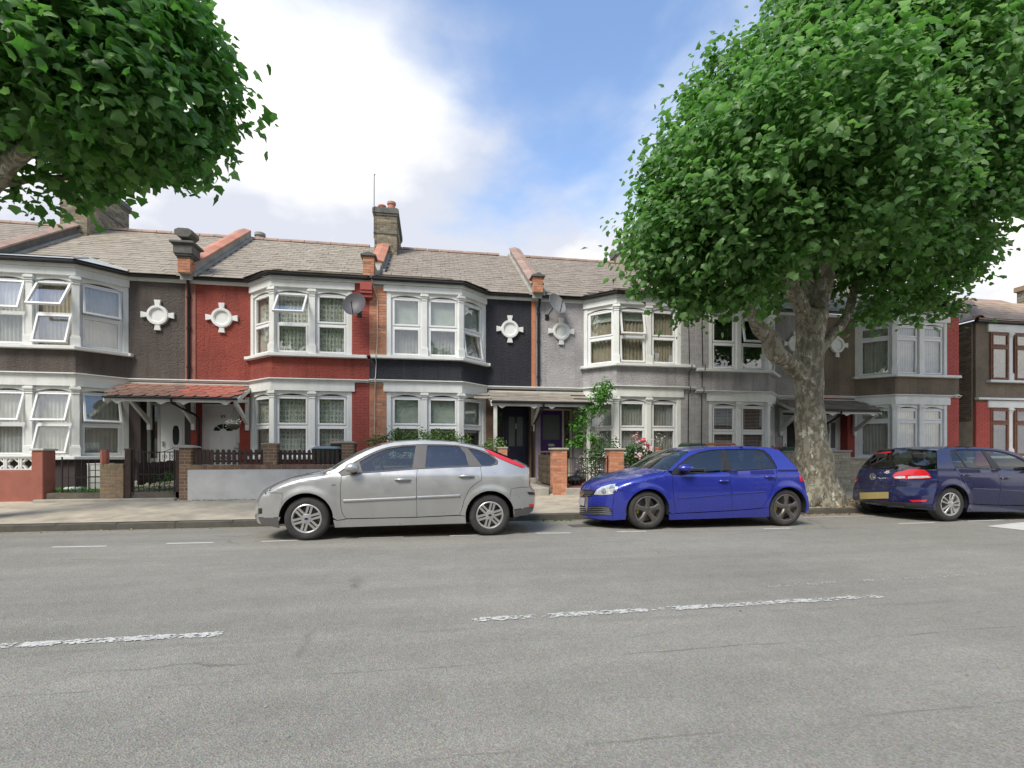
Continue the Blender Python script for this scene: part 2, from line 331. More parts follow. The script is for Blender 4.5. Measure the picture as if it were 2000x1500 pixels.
# painted lines of the parking bays, worn centre line
def flakes(mb, a, b, wid, n, smin, smax, z, keep=lambda t: True):
    d = (b - a); Ld = d.length; d.normalize(); q = Vector((-d.y, d.x, 0))
    for _ in range(n):
        t = rnd.random()
        if not keep(t): continue
        c = a + d * (t * Ld) + q * rnd.uniform(-wid/2, wid/2) * (1 - .3 * rnd.random())
        k = rnd.randint(5, 7); r = rnd.uniform(smin, smax); ph = rnd.random() * 6; zj = rnd.random() * .003
        poly = [(c.x + d.x * r * 1.9 * math.cos(ph + 2*math.pi*i/k) * rnd.uniform(.6, 1.2), c.y + r * math.sin(ph + 2*math.pi*i/k) * rnd.uniform(.6, 1.2), z + gz(c.y) + zj) for i in range(k)]
        mb.add(poly, [tuple(range(k))])
for (a, b) in (((102,1069),(208,1067)), ((325,1062),(417,1060)), ((510,1058),(600,1055)), ((700,1051),(788,1049)), ((878,1047),(940,1045)), ((1048,1042),(1115,1041)),
               ((1205,1039),(1262,1038)), ((1492,1033),(1545,1032)), ((1755,1023),(1826,1021)), ((1890,1018),(1960,1016))):
    p, q = pg(*a), pg(*b); g = MB()
    n = 14
    top = [(p + (q - p) * (i / n)) for i in range(n + 1)]
    g.grid([[(v.x, v.y + s * (.032 + .008 * noise.noise((v.x * 9, s, 0))), gz(v.y) + .004) for v in top] for s in (-1, 1)])
    g.build('bay_marking', M['paint'], road, recalc=False)
g = MB(); p, q = pg(1570, 1011), pg(1722, 1009); g.grid([[(x, y, gz(y) + .0065) for x in np.linspace(p.x, q.x, 10)] for y in (p.y - .03, p.y + .03)]); g.build('bay_marking', M['paint'], road, recalc=False)
def holed(t, f, s): return rnd.random() < .42 + .75 * noise.noise((t * f, s, 0)) + .35 * noise.noise((t * f * 4, s, 3)) - .5 * max(0, t - .85)
g = MB(); flakes(g, pg(-60, 1266), pg(432, 1239), .10, 1900, .004, .011, .004, lambda t: holed(t, 9, 1)); g.build('centre_line', M['paint'], road, recalc=False)
g = MB(); flakes(g, pg(922, 1212), pg(1722, 1165), .10, 2600, .004, .011, .004, lambda t: holed(t, 11, 4)); g.build('centre_line', M['paint'], road, recalc=False)
g = MB(); flakes(g, pg(1500, 1146), pg(1960, 1119), .07, 420, .003, .006, .004, lambda t: holed(t, 11, 8)); g.build('old_line', M['paint'], road, recalc=False)
g = MB(); g.add([(*pg(*p).xy, pg(*p).z + .005) for p in ((1926, 1028), (1990, 1021), (2080, 1016), (2080, 1040), (2000, 1036))], [(0,1,2,3,4)][:1]); g.build('hump_marking', M['paint'], road, recalc=False)
# front gardens
GX = [-60, -6.54, -1.72, 3.10, 7.92, 12.74, 17.9, 90]
g = MB(); g.box(-60, 90, YW + .05, YR + 6, -.2, .42); g.build('front_gardens', M['soil'], kind='structure')

# ================================================================ bricks and tiles
BR = {}
def brick_me(ln, hgt, mat, dep=.05):
    k = (round(ln, 2), round(hgt, 3), mat.name)
    if k not in BR:
        BR[k] = MB().box(-ln/2, ln/2, -.006, dep, 0, hgt).mesh('brick', mat, bevel=.004)
    return BR[k]
def bricks(parent, O, U, wid, hgt, mat, course=.075, blen=.225, joint=.010, flem=False, jig=.0015):
    """a face of single bricks, from O along U (left to right seen from outside); parent carries the mortar"""
    U = Vector(U).normalized(); base = frame_m(O, U); n = int(round(hgt / course))
    for r in range(n):
        x = 0.; first = True
        cut = blen / 2 if r % 2 else blen
        while x < wid - .02:
            ln = cut if first else blen
            first = False
            if wid - x - ln < .06: ln = wid - x
            ln = min(ln, wid - x)
            T = Matrix.Translation((x + ln/2, rnd.uniform(-jig, jig), r * course + joint * .5))
            inst('brick', brick_me(ln - joint, course - joint, mat), parent, base @ T)
            x += ln
def tiles(parent, name, O, U, V, poly, tw, ex, me, jit=.006, skip=None, stag=.5):
    U = Vector(U).normalized(); V = Vector(V).normalized(); Nn = U.cross(V)
    if Nn.z < 0: Nn = -Nn
    B = Matrix((U, V, Nn)).transposed().to_4x4(); B.translation = Vector(O)
    us = [p[0] for p in poly]; vsx = [p[1] for p in poly]
    r0, r1 = int(math.floor(min(vsx) / ex)), int(math.ceil(max(vsx) / ex))
    for r in range(r0, r1):
        off = (r % 2) * tw * stag
        for c in range(int(min(us) / tw) - 1, int(max(us) / tw) + 2):
            cu, cv_ = c * tw + off + tw / 2, r * ex + ex / 2
            if not inpoly((cu, cv_), poly) or (skip and skip(cu, cv_)): continue
            T = Matrix.Translation((cu + rnd.uniform(-jit, jit), r * ex + rnd.uniform(-jit, jit), .004 + rnd.uniform(0, .004))) @ Matrix.Rotation(rnd.gauss(0, .008), 4, 'Z') @ Matrix.Rotation(-.035 + rnd.gauss(0, .008), 4, 'X')
            inst(name, me, parent, B @ T)
ME_SL = MB().box(-.148, .148, 0, .30, 0, .009).mesh('slate', M['slate'])
ME_SL2 = MB().box(-.148, .148, 0, .30, 0, .009).mesh('slate', M['slate2'])
def half_tube(r, ln, mat, name):
    n = 8; ps = [(r * math.cos(math.pi * i / n), r * math.sin(math.pi * i / n)) for i in range(n + 1)] + [((r - .02) * math.cos(math.pi * i / n), (r - .02) * math.sin(math.pi * i / n)) for i in range(n, -1, -1)]
    return MB().prism(ps, -ln/2, ln/2, 'x').mesh(name, mat, smooth=40)
ME_RT = half_tube(.12, .44, M['terra_old'], 'ridge_tile')
ME_COP = MB().prism([(-.21, 0), (.21, 0), (.21, .045), (.0, .10), (-.21, .045)], -.205, .205, 'x').mesh('coping_tile', M['terracotta'], bevel=.006)
ME_COP2 = MB().prism([(-.21, 0), (.21, 0), (.21, .045), (.0, .10), (-.21, .045)], -.205, .205, 'x').mesh('coping_tile', M['terra_old'], bevel=.006)

# ================================================================ windows
def offs(pts, d):
    pts = [Vector((p[0], p[1])) for p in pts]; r = []
    for i, p in enumerate(pts):
        ns = []
        if i > 0: e = (p - pts[i-1]).normalized(); ns.append(Vector((e.y, -e.x)))
        if i < len(pts) - 1: e = (pts[i+1] - p).normalized(); ns.append(Vector((e.y, -e.x)))
        if len(ns) == 2:
            b = (ns[0] + ns[1]).normalized(); r.append(p + b * (d / max(.3, b.dot(ns[0]))))
        else: r.append(p + ns[0] * d)
    return r
def band(mb, pts, z0, z1, out_, thick):
    a, b = offs(pts, out_), offs(pts, out_ - thick)
    for i in range(len(a) - 1):
        mb.prism([a[i], a[i+1], b[i+1], b[i]], z0, z1)
    return mb
def joined_band(mb, pts, z0, z1, out_, thick):
    a, b = offs(pts, out_), offs(pts, out_ - thick); n = len(a)
    vs = [(p.x, p.y, z) for z in (z0, z1) for p in a] + [(p.x, p.y, z) for z in (z0, z1) for p in b]; f = []
    for i in range(n - 1):
        f += [(i, i+1, n+i+1, n+i), (2*n+i+1, 2*n+i, 3*n+i, 3*n+i+1), (n+i, n+i+1, 3*n+i+1, 3*n+i), (i+1, i, 2*n+i, 2*n+i+1)]
    f += [(0, n, 3*n, 2*n), (n-1, 3*n-1, 4*n-1, 2*n-1)]
    return mb.add(vs, f)
def curtain_mat(name, col, trans=.3, lace=False, stripes=0):
    m, t, N_, L_, b = nodes(name); P = wpos(t); cur = None
    if lace:
        v = node(t, 'ShaderNodeTexVoronoi', Scale=9.5); mp = node(t, 'ShaderNodeMapping'); mp.inputs['Scale'].default_value = (1, .15, .8); L_.new(P, mp.inputs[0]); L_.new(mp.outputs[0], v.inputs['Vector']); v.inputs['Randomness'].default_value = .25
        r1 = rampn(t, v.outputs['Distance'], .22, .30, 0, 1); r2 = rampn(t, v.outputs['Distance'], .34, .42, 1, 0)
        mm = t.nodes.new('ShaderNodeMath'); mm.operation = 'MULTIPLY'; L_.new(r1, mm.inputs[0]); L_.new(r2, mm.inputs[1]); mm.use_clamp = True
        cur = mixn(t, mm.outputs[0], col, (.26, .29, .24))
    else:
        hs = node(t, 'ShaderNodeHueSaturation', Color=col4(col)); L_.new(rampn(t, noi(t, P, 4, 4), .3, .7, .85, 1.12), hs.inputs['Value']); cur = hs.outputs[0]
    L_.new(cur, b.inputs['Base Color']); b.inputs['Roughness'].default_value = .9
    tl = t.nodes.new('ShaderNodeBsdfTranslucent'); L_.new(cur, tl.inputs[0])
    mx = t.nodes.new('ShaderNodeMixShader'); mx.inputs[0].default_value = trans; L_.new(b.outputs[0], mx.inputs[1]); L_.new(tl.outputs[0], mx.inputs[2])
    L_.new(mx.outputs[0], t.nodes['Material Output'].inputs[0]); return m
M['c_net'] = curtain_mat('c_net', (.70, .70, .63)); M['c_lace'] = curtain_mat('c_lace', (.68, .72, .62), lace=True)
M['c_blind'] = curtain_mat('c_blind', (.60, .66, .58)); M['c_warm'] = curtain_mat('c_warm', (.52, .46, .35)); M['c_grey'] = curtain_mat('c_grey', (.48, .49, .45))
M['c_ven'] = pmat('c_ven', (.55, .55, .52), rough=.5, var=.05); M['c_vend'] = pmat('c_vend', (.10, .115, .10), rough=.5, var=.05)
M['wood_frame'] = pmat('wood_frame', (.20, .085, .05), rough=.55, var=.2, scale=9)
def drape(mb, x0, x1, z0, z1, y, amp, wl, ph):
    n = max(6, int((x1 - x0) / .02)); xs = np.linspace(x0, x1, n)
    mb.grid([[(x, y + amp * math.sin(x / wl * 6.283 + ph + .8 * math.sin(x * 7)) * (.6 + .4 * (z1 - z) / (z1 - z0)), z) for x in xs] for z in np.linspace(z0, z1, 4)])
def window(parent, O, U, w_, h_, split=.5, top=0, bot=0, kind='net', fm='upvc', vent=True, el=.06, er=.06):
    Mx = frame_m(O, U); fmat = M[fm]; t = .045
    g = MB(Mx).ring(w_, h_, t, .07, .15); zs = h_ * split
    g.box(t, w_ - t, .072, .148, zs - .028, zs + .028)
    wo = g.build('window', fmat, parent, bevel=.004)
    if vent: MB(Mx).box(w_ * .25, w_ * .75, .055, .07, h_ - t * .8, h_ - t * .25).build('trickle_vent', M['upvc'], wo)
    for (z0, z1, ang) in ((t, zs - .028, bot), (zs + .028, h_ - t, top)):
        sw, sh = w_ - 2 * t, z1 - z0
        S = Mx @ Matrix.Translation((t, .075, z1)) @ Matrix.Rotation(R(-ang), 4, 'X')
        MB().ring(sw - .004, sh - .004, .048, -.022, .045, .002, -sh + .002).build('sash', fmat, wo, M=S, bevel=.004)
        MB().box(.046, sw - .046, .008, .016, -sh + .046, -.046).build('pane', M['glass'], wo, M=S)
        if ang > 6:
            g = MB(S); g.tube([(.03, .02, -sh * .3), (.03, .02 + .5 * math.sin(R(ang)) * sh * .5, -sh * .25)], .006, 5); g.build('stay', M['upvc'], wo)
    d = .185
    g = MB(Mx)
    if kind in ('net', 'lace', 'warm', 'grey'):
        drape(g, -el, w_ + er, -.03, h_ + .03, d, .022, .085, rnd.random() * 6); g.build('curtain', M['c_' + kind], wo, smooth=180, recalc=False)
    elif kind == 'blind':
        g.box(-el, w_ + er, d, d + .004, h_ * .47, h_); g.box(-el, w_ + er, d - .012, d + .012, h_ * .455, h_ * .47); g.build('blind', M['c_blind'], wo)
        g = MB(Mx); drape(g, -el, w_ + er, -.03, h_, d + .05, .02, .09, 1); g.build('curtain', M['c_grey'], wo, smooth=180, recalc=False)
    elif kind == 'blindlow':
        g.box(-el, w_ + er, d, d + .004, h_ * .42, h_); g.box(-el, w_ + er, d - .012, d + .012, h_ * .405, h_ * .42); g.build('blind', M['c_blind'], wo)
    elif kind == 'half':
        g.box(-el, w_ + er, d, d + .004, h_ * .80, h_); g.build('blind', M['c_blind'], wo)
        g = MB(Mx); drape(g, -el, w_ + er, -.03, h_ * .98, d + .05, .03, .11, rnd.random() * 5); g.build('curtain', M['c_warm'], wo, smooth=180, recalc=False)
    elif kind == 'drawn':
        for a, b in ((-el, w_ * .32), (w_ * .72, w_ + er)): drape(g, a, b, -.03, h_ + .02, d, .03, .09, rnd.random() * 5)
        g.build('curtain', M['c_warm'], wo, smooth=180, recalc=False)
    elif kind in ('ven', 'vend'):
        z = -.02
        while z < h_:
            g.add([(-.04, d - .018, z - .006), (w_ + .04, d - .018, z - .006), (w_ + .04, d + .018, z + .012), (-.04, d + .018, z + .012)], [(0,1,2,3)]); z += .045
        for x in (w_ * .25, w_ * .75): g.box(x - .004, x + .004, d - .022, d - .018, 0, h_)
        g.build('venetian_blind', M['c_' + kind], wo, recalc=False)
    return wo
def column_me(h_):
    g = MB(); g.box(-.078, .078, 0, .20, .24, h_ - .14); g.box(-.105, .105, -.03, .22, 0, .24); g.box(-.092, .092, -.015, .21, .24, .275)
    g.box(-.09, .09, -.015, .21, h_ - .20, h_ - .175); g.box(-.095, .095, -.02, .212, h_ - .14, h_ - .09); g.box(-.118, .118, -.045, .22, h_ - .09, h_ - .03); g.box(-.10, .10, -.025, .214, h_ - .03, h_)
    return g.mesh('column', M['white'], bevel=.008)
ME_CU, ME_CL = column_me(1.77), column_me(1.76)
HW = 4.82
def roundel(parent, x, y, z):
    g = MB(Matrix.Translation((x, y, z)) @ Matrix.Rotation(R(90), 4, 'X'))
    g.lathe([(.0, .03), (.165, .03), (.175, .055), (.20, .075), (.26, .075), (.27, .06), (.27, 0)], 40)
    o = g.build('wall_roundel', M['white'], parent, smooth=35)
    for k in range(4):
        a = k * math.pi / 2; g = MB(Matrix.Translation((x, y, z)) @ Matrix.Rotation(a, 4, 'Y'))
        g.prism([(.255, -.055), (.255, .055), (.41, .085), (.41, -.085)], -.062, 0, 'y'); g.build('cross_arm', M['white'], o, bevel=.006)
def text_mesh(s, size, depth=.004):
    cu = bpy.data.curves.new('txt', 'FONT'); cu.body = s; cu.size = size; cu.extrude = depth; cu.align_x = 'CENTER'
    o = bpy.data.objects.new('txt', cu); C.objects.link(o); dg = bpy.context.evaluated_depsgraph_get(); me = bpy.data.meshes.new_from_object(o.evaluated_get(dg))
    bpy.data.objects.remove(o); return me
def house(label, xd, sg, zo, wall, pier, pier_mat, roofm, up, lo, door, full=True, bayroof='slate', strip=None, fm='upvc', split=.5, ends=(True, True), niche='room'):
    root = thing('terraced_house', label, 'house', (xd + sg * HW/2, YR, .2), 'terraced houses along the street')
    X = lambda lx: xd + sg * lx
    def PL(*pts):
        q = [(X(a), b) for a, b in pts]; return q if sg > 0 else q[::-1]
    def bx(mb, a, b, y0, y1, z0, z1): return mb.box(min(X(a), X(b)), max(X(a), X(b)), y0, y1, z0, z1)
    A, B, K, E = (1.51, YR), (2.30, YB), (4.36, YB), (HW - .001, YB)
    zs, zt = 3.28 + zo, 6.0 + zo*.3
    eave, ridge = 6.06 + zo*.3, 8.93
    # ---- roof
    slope = (ridge - eave) / (18.6 - 14.32); Vv = Vector((0, 1, slope)).normalized(); Lr = Vector((0, 18.6 - 14.32, ridge - eave)).length
    g = MB(); xa, xb = min(X(0), X(HW)), max(X(0), X(HW))
    g.add([(xa, 14.32, eave), (xb, 14.32, eave), (xb, 18.6, ridge), (xa, 18.6, ridge), (xb, 22.9, eave), (xa, 22.9, eave)], [(0,1,2,3), (3,2,4,5)])
    Tq = (X(2.95), 15.3, eave + (15.3 - 14.32) * slope); Aq, Bq, Eq, Et = (X(1.40), 14.32, eave + .02), (X(2.20), 13.60, eave + .02), (X(HW), 13.60, eave + .02), (X(HW), 15.3, Tq[2])
    g.add([Aq, Bq, Tq], [(0,1,2)]); g.add([Bq, Eq, Et, Tq], [(0,1,2,3)])
    roof = g.build('roof', M['deck'], root, recalc=False)
    inb = .17
    def skp(u, v):
        Y = 14.32 + v * Vv.y; lx = (xa + u - xd) * sg
        return Y < 15.35 and lx > 1.40 + (Y - 14.32) * (1.55 / .98) - .1
    a0 = inb if ends[0] else 0; a1 = inb if ends[1] else 0
    tiles(roof, 'slate', (xa, 14.32, eave + .004), (1, 0, 0), Vv, [(a0, 0), (HW - a1, 0), (HW - a1, Lr - .04), (a0, Lr - .04)], .305, .25, roofm, skip=skp)
    if bayroof == 'slate':
        V2 = (Vector(Et) - Vector(Eq)).normalized(); L2 = (Vector(Et) - Vector(Eq)).length
        xo = min(Bq[0], Eq[0]); du = abs(Eq[0] - Bq[0]); tq = abs(Tq[0] - Bq[0])
        poly = [(0, 0), (du - inb, 0), (du - inb, L2), (tq, L2)] if sg > 0 else [(inb, 0), (du, 0), (du - tq, L2), (inb, L2)]
        tiles(roof, 'slate', (xo, 13.60, Bq[2] + .004), (1, 0, 0), V2, poly, .305, .25, roofm)
        l, r_ = (Aq, Bq) if sg > 0 else (Bq, Aq); Uc = (Vector(r_) - Vector(l)); Lc = Uc.length; Uc.normalize(); tv = Vector(Tq) - Vector(l); Vc = (tv - Uc * tv.dot(Uc)); hv = Vc.length; Vc.normalize()
        tiles(roof, 'slate', Vector(l) + Vector((0, 0, .004)), Uc, Vc, [(0, 0), (Lc, 0), (tv.dot(Uc), hv)], .305, .25, roofm)
    else:
        g = MB(); g.add([Vector(p) + Vector((0, 0, .015)) for p in (Aq, Bq, Tq)], [(0,1,2)]); g.add([Vector(p) + Vector((0, 0, .015)) for p in (Bq, Eq, Et, Tq)], [(0,1,2,3)])
        g.tube([Vector(Bq) + Vector((0,0,.03)), Vector(Tq) + Vector((0,0,.03))], .022, 6); g.tube([Vector(Aq) + Vector((0,0,.03)), Vector(Tq) + Vector((0,0,.03))], .022, 6)
        g.build('lead_roof', M['lead'], roof, recalc=False)
    for i in range(int((HW - .3) / .455)):
        inst('ridge_tile', ME_RT, roof, Matrix.Translation((xa + .38 + i * .455, 18.6, ridge - .04 + rnd.uniform(-.006, .006))) @ Matrix.Rotation(rnd.gauss(0, .006), 4, 'Z'))
    plan = PL((0.001, YR), A, B, E)
    joined_band(MB(), plan, zt + .005, zt + .085, .20, .10).build('gutter', M['black'], root, bevel=.02)
    joined_band(MB(), plan, zt - .075, zt + .01, .07, .3).build('fascia', M['white'], root)
    if not full:
        bx(MB(), 0.001, HW - .001, YR, YR + .25, .1, zt - .08).build('wall', M[wall], root); return root
    # ---- walls
    bx(MB(), .001, 1.53, YR, YR + .2, zs - .06, zt - .06).build('wall', M[wall], root)
    g = MB(); bx(g, .001, .155, YR + .004, YR + .40, .1, zs - .06); bx(g, 1.24, 1.52, YR + .004, YR + .2, .1, zs - .06); bx(g, 1.24, 1.30, YR + .2, YR + .40, .1, zs - .06); bx(g, .155, 1.24, YR + .008, YR + .40, 2.72 + zo, zs - .06)
    g.build('porch_wall', M[door.get('wall', wall)], root)
    joined_band(MB(), PL(A, B, E), zs + .004, 3.875 + zo, 0, .22).build('bay_apron', M[wall], root)
    joined_band(MB(), PL(A, B, E), .1, 1.125 + zo, .0, .22).build('bay_plinth', M[door.get('wall', wall)], root)
    # dark rooms behind the glass
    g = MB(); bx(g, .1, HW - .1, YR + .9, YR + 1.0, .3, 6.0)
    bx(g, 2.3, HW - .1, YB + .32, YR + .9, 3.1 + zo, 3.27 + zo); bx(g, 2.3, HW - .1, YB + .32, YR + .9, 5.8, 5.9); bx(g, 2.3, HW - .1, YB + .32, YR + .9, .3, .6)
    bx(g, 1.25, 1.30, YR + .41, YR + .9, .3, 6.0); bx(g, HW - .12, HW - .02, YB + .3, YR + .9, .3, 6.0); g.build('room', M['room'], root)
    # ---- piers of single bricks
    for z0, z1 in ((.42, zs - .07), (3.96 + zo, zt - .09)):
        g = bx(MB(), 4.36, HW - .002, YB + .006, YB + .3, z0, z1); po = g.build('brick_pier', M['mortar'] if pier == 'brick' else pier_mat, root)
        o = (min(X(4.362), X(HW - .004)), YB + .004, z0); jt = .010 if pier == 'brick' else .006
        bricks(po, o, (1, 0, 0), HW - 4.366, z1 - z0 - .05, pier_mat, joint=jt)
    # ---- white trim
    for zt_, z0 in ((zt - .08, 5.73 + zo), (zs - .06, 2.965 + zo)):
        joined_band(MB(), PL(A, B, (4.44, YB)), z0, zt_, .035, .26).build('frieze', M['white'], root, bevel=.006)
    g = joined_band(MB(), plan, zs - .062, zs - .02, .05, .12); joined_band(g, plan, zs - .02, zs + .012, .105, .2); g.build('string_course', M['white'], root, bevel=.006)
    for z0, sp in ((3.87 + zo, 'window_sill'), (1.12 + zo, 'window_sill')):
        joined_band(MB(), PL((1.40, YR + .0), A, B, (HW - .05 if z0 > 2 else 4.44, YB)), z0, z0 + .085, .135, .35).build(sp, M['white'], root, bevel=.01)
    for lev, (z0, me_c, specs) in enumerate(((3.955 + zo, ME_CU, up), (1.205 + zo, ME_CL, lo))):
        hh = 1.775 if lev == 0 else 1.76
        nb = (Vector((math.sin(R(22.5)) * -sg, -math.cos(R(22.5)))))
        Ub = Vector((-nb.y, nb.x, 0)); Bp = Vector((X(2.30), YB, z0)) + Vector((nb.x, nb.y, 0)) * -.0
        inst('column', me_c, root, frame_m(Bp, Ub)); inst('column', me_c, root, frame_m((X(3.33), YB, z0), (1, 0, 0)))
        g = MB(); bx(g, 4.24, 4.38, YB + .012, YB + .25, z0, z0 + hh); j1 = g.build('window_jamb', M['white'], root, bevel=.006)
        l, r_ = PL(A, B); Uc = Vector((r_[0] - l[0], r_[1] - l[1], 0)); Lc = Uc.length; Uc.normalize(); Fm = frame_m((l[0], l[1], z0), Uc)
        g = MB(Fm); (g.box(0, .13, .012, .25, 0, hh) if sg > 0 else g.box(Lc - .13, Lc, .012, .25, 0, hh)); g.build('window_jamb', M['white'], root, bevel=.006)
        wh = hh - .115
        def head(Fm_, w_):
            n = 10; arc = [(w_ * i / n, wh - .03 + .075 * math.sin(math.pi * i / n)) for i in range(n + 1)]
            MB(Fm_).prism(arc + [(w_, hh + .002), (0, hh + .002)], .03, .16, 'y').build('window_head', M['white'], root)
        for i, sp in enumerate(specs):
            if i == 0:
                x0, x1 = (.13, Lc - .09) if sg > 0 else (.09, Lc - .13); O = Vector((l[0], l[1], z0)) + Uc * x0; U = Uc; w_ = x1 - x0
            else:
                a, b = ((2.385, 3.25), (3.41, 4.24))[i - 1]; w_ = b - a; O = Vector((min(X(a), X(b)), YB, z0)); U = Vector((1, 0, 0))
            head(frame_m(O, U), w_)
            window(root, O, U, w_, wh, split=sp.get('split', split), top=sp.get('top', 0), bot=sp.get('bot', 0), kind=sp.get('k', 'net'), fm=fm, el=.34 if i == 0 and sg > 0 else .06, er=.34 if i == 0 and sg < 0 else .06)
    roundel(root, X(.80), YR, 5.02 + zo)
    if strip: bx(MB(), .001, .13, YR - .02, YR + .1, zs + .012, zt - .08).build('party_strip', strip, root)
    # ---- door niche
    yd = YR + .30; zf = .55
    g = MB(); bx(g, .05, 1.35, YR - .35, YR + .42, .3, zf); g.build('door_step', M['redtile'] if door.get('red') else M['concrete'], root, bevel=.01)
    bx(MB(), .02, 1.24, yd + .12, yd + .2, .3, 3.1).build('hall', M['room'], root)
    sl = door.get('side', None); x0, x1 = .157, 1.238; zt2 = 2.68 + zo
    fr = MB(); t = .06
    for a, b in ((x0, x0 + t), (x1 - t, x1)): bx(fr, a, b, yd, yd + .09, zf, zt2)
    bx(fr, x0 + t, x1 - t, yd + .001, yd + .089, zt2 - t, zt2)
    lx0, lx1 = x0 + t, x1 - t
    if sl == 'far': lx1 -= .26; bx(fr, lx1, lx1 + .06, yd + .001, yd + .089, zf, zt2 - t)
    if sl == 'near': lx0 += .26; bx(fr, lx0 - .06, lx0, yd + .001, yd + .089, zf, zt2 - t)
    fo = fr.build('door_frame', M[door['frame']], root, bevel=.004)
    if sl:
        a, b = (lx1 + .06, x1 - t) if sl == 'far' else (x0 + t, lx0 - .06)
        g = MB(); bx(g, a, b, yd + .03, yd + .06, zf, zf + .55); bx(g, a, b, yd + .02, yd + .07, zf + .55, zf + .60); g.build('side_panel', M[door['frame']], fo)
        bx(MB(), a, b, yd + .04, yd + .05, zf + .60, zt2 - t).build('side_pane', M['glass'], fo)
    dw = lx1 - lx0; xl = min(X(lx0), X(lx1)); dh = zt2 - t - zf - .01
    D = Matrix.Translation((xl, yd, zf + .005)); dm = M[door['mat']]; st = door['style']
    g = MB(D).box(.003, dw - .003, .02, .062, 0, dh); do = g.build('door', dm, root, bevel=.004)
    def raised(x0, x1, z0, z1, y=.008, m=dm, n='door_panel'): return MB(D).box(x0, x1, y, .021, z0, z1).build(n, m, do, bevel=.006)
    if st == 'oval':
        n = 32; cx, cz = dw * .58, dh * .60
        pl = lambda rx, rz, ex: [(cx + rx * math.copysign(abs(math.cos(2*math.pi*i/n))**ex, math.cos(2*math.pi*i/n)), cz + rz * math.copysign(abs(math.sin(2*math.pi*i/n))**ex, math.sin(2*math.pi*i/n))) for i in range(n)]
        MB(D).prism(pl(.17, .36, .6), .006, .021, 'y').build('door_panel', dm, do, bevel=.006); MB(D).prism(pl(.085, .27, .7), .001, .007, 'y').build('door_pane', M['darkglass'], do)
        for z0, z1 in ((.15, .62),): raised(.10, dw - .10, z0, z1)
        MB(D).box(.07, .10, -.03, .02, dh * .45, dh * .52).build('handle', M['chrome'], do, bevel=.005)
    elif st == 'fan':
        cx, cz = dw * .5, dh * .66
        for i in range(4):
            a0, a1 = math.pi * (i + .06) / 4, math.pi * (i + .94) / 4; n = 6
            arc = [(cx + .25 * math.cos(a0 + (a1 - a0) * j / n), cz + .20 * math.sin(a0 + (a1 - a0) * j / n)) for j in range(n + 1)] + [(cx + .09 * math.cos(a1 - (a1 - a0) * j / n), cz + .07 * math.sin(a1 - (a1 - a0) * j / n)) for j in range(n + 1)]
            MB(D).prism(arc, .012, .021, 'y').build('door_pane', M['darkglass'], do)
        for a, b in ((.12, dw * .47), (dw * .53, dw - .12)):
            raised(a, b, dh * .36, dh * .60); raised(a, b, .12, dh * .24)
        raised(dw * .28, dw * .72, dh * .275, dh * .315, .004, M['chrome'], 'letterbox')
        g = MB(D); g.box(dw - .085, dw - .06, -.004, .02, dh * .36, dh * .50); g.box(dw - .19, dw - .06, -.04, -.015, dh * .42, dh * .435); g.build('handle', M['chrome'], do, bevel=.004)
        me = text_mesh('89', .13); me.materials.append(M['black']); inst('house_number', me, do, D @ Matrix.Translation((dw * .5, .016, dh * .84)) @ Matrix.Rotation(R(90), 4, 'X'))
    elif st == 'twin':
        for a, b in ((dw * .20, dw * .46), (dw * .56, dw * .82)):
            MB(D).box(a, b, .012, .021, dh * .46, dh * .90).build('door_pane', M['frosted'], do)
        raised(.12, dw - .12, .15, dh * .36); MB(D).box(dw * .49, dw * .53, -.01, .02, dh * .72, dh * .80).build('knocker', M['chrome'], do, bevel=.004)
        MB(D).box(.04, .075, -.02, .02, dh * .50, dh * .55).build('lock', M['chrome'], do, bevel=.004)
    elif st == 'purple':
        MB(D).box(dw * .12, dw * .88, .012, .021, dh * .56, dh * .93).build('door_pane', M['frosted'], do); raised(dw * .35, dw * .65, dh * .46, dh * .50, .002, M['chrome'], 'letterbox')
        for k in range(6): MB(D).box(dw * (.12 + .128 * k), dw * (.12 + .128 * k) + .09, .012, .021, .1, dh * .42).build('door_panel', dm, do)
        MB(D).box(dw - .07, dw - .05, -.02, .02, dh * .36, dh * .42).build('handle', M['chrome'], do, bevel=.004)
    elif st == 'glazed':
        MB(D).box(.10, dw - .10, .012, .021, .12, dh - .12).build('door_pane', M['darkglass'], do); MB(D).box(.03, .055, -.03, .02, dh * .44, dh * .54).build('handle', M['chrome'], do, bevel=.004)
    return root
M['lead'] = pmat('lead', (.40, .42, .40), rough=.6, var=.12, scale=4, stain=(.27, .28, .26), stainamt=.5)
M['chrome'] = pmat('chrome', (.6, .6, .58), rough=.25, metal=.9, var=.05)
M['darkglass'] = pmat('darkglass', (.02, .024, .025), rough=.08, var=.2, scale=12); M['frosted'] = pmat('frosted', (.10, .115, .11), rough=.3, var=.12, scale=10)
M['navy_door'] = pmat('navy_door', (.010, .012, .03), rough=.3, var=.05); M['purple_door'] = pmat('purple_door', (.05, .012, .14), rough=.4, var=.15, scale=5)
M['cream'] = pmat('cream', (.55, .52, .43), rough=.5, var=.08, stain=(.35, .32, .26), stainamt=.3)
M['porch_dark'] = pmat('porch_dark', (.055, .04, .04), rough=.85, var=.2, bump=.5, bscale=40)
M['porch_red'] = pmat('porch_red', (.27, .045, .03), rough=.8, var=.15, bump=.5, bscale=40)
M['porch_navy'] = pmat('porch_navy', (.14, .085, .06), rough=.85, var=.2, bump=.3, bscale=40)
M['porch_grey'] = pmat('porch_grey', (.24, .22, .27), rough=.85, var=.12, bump=.3, bscale=40)
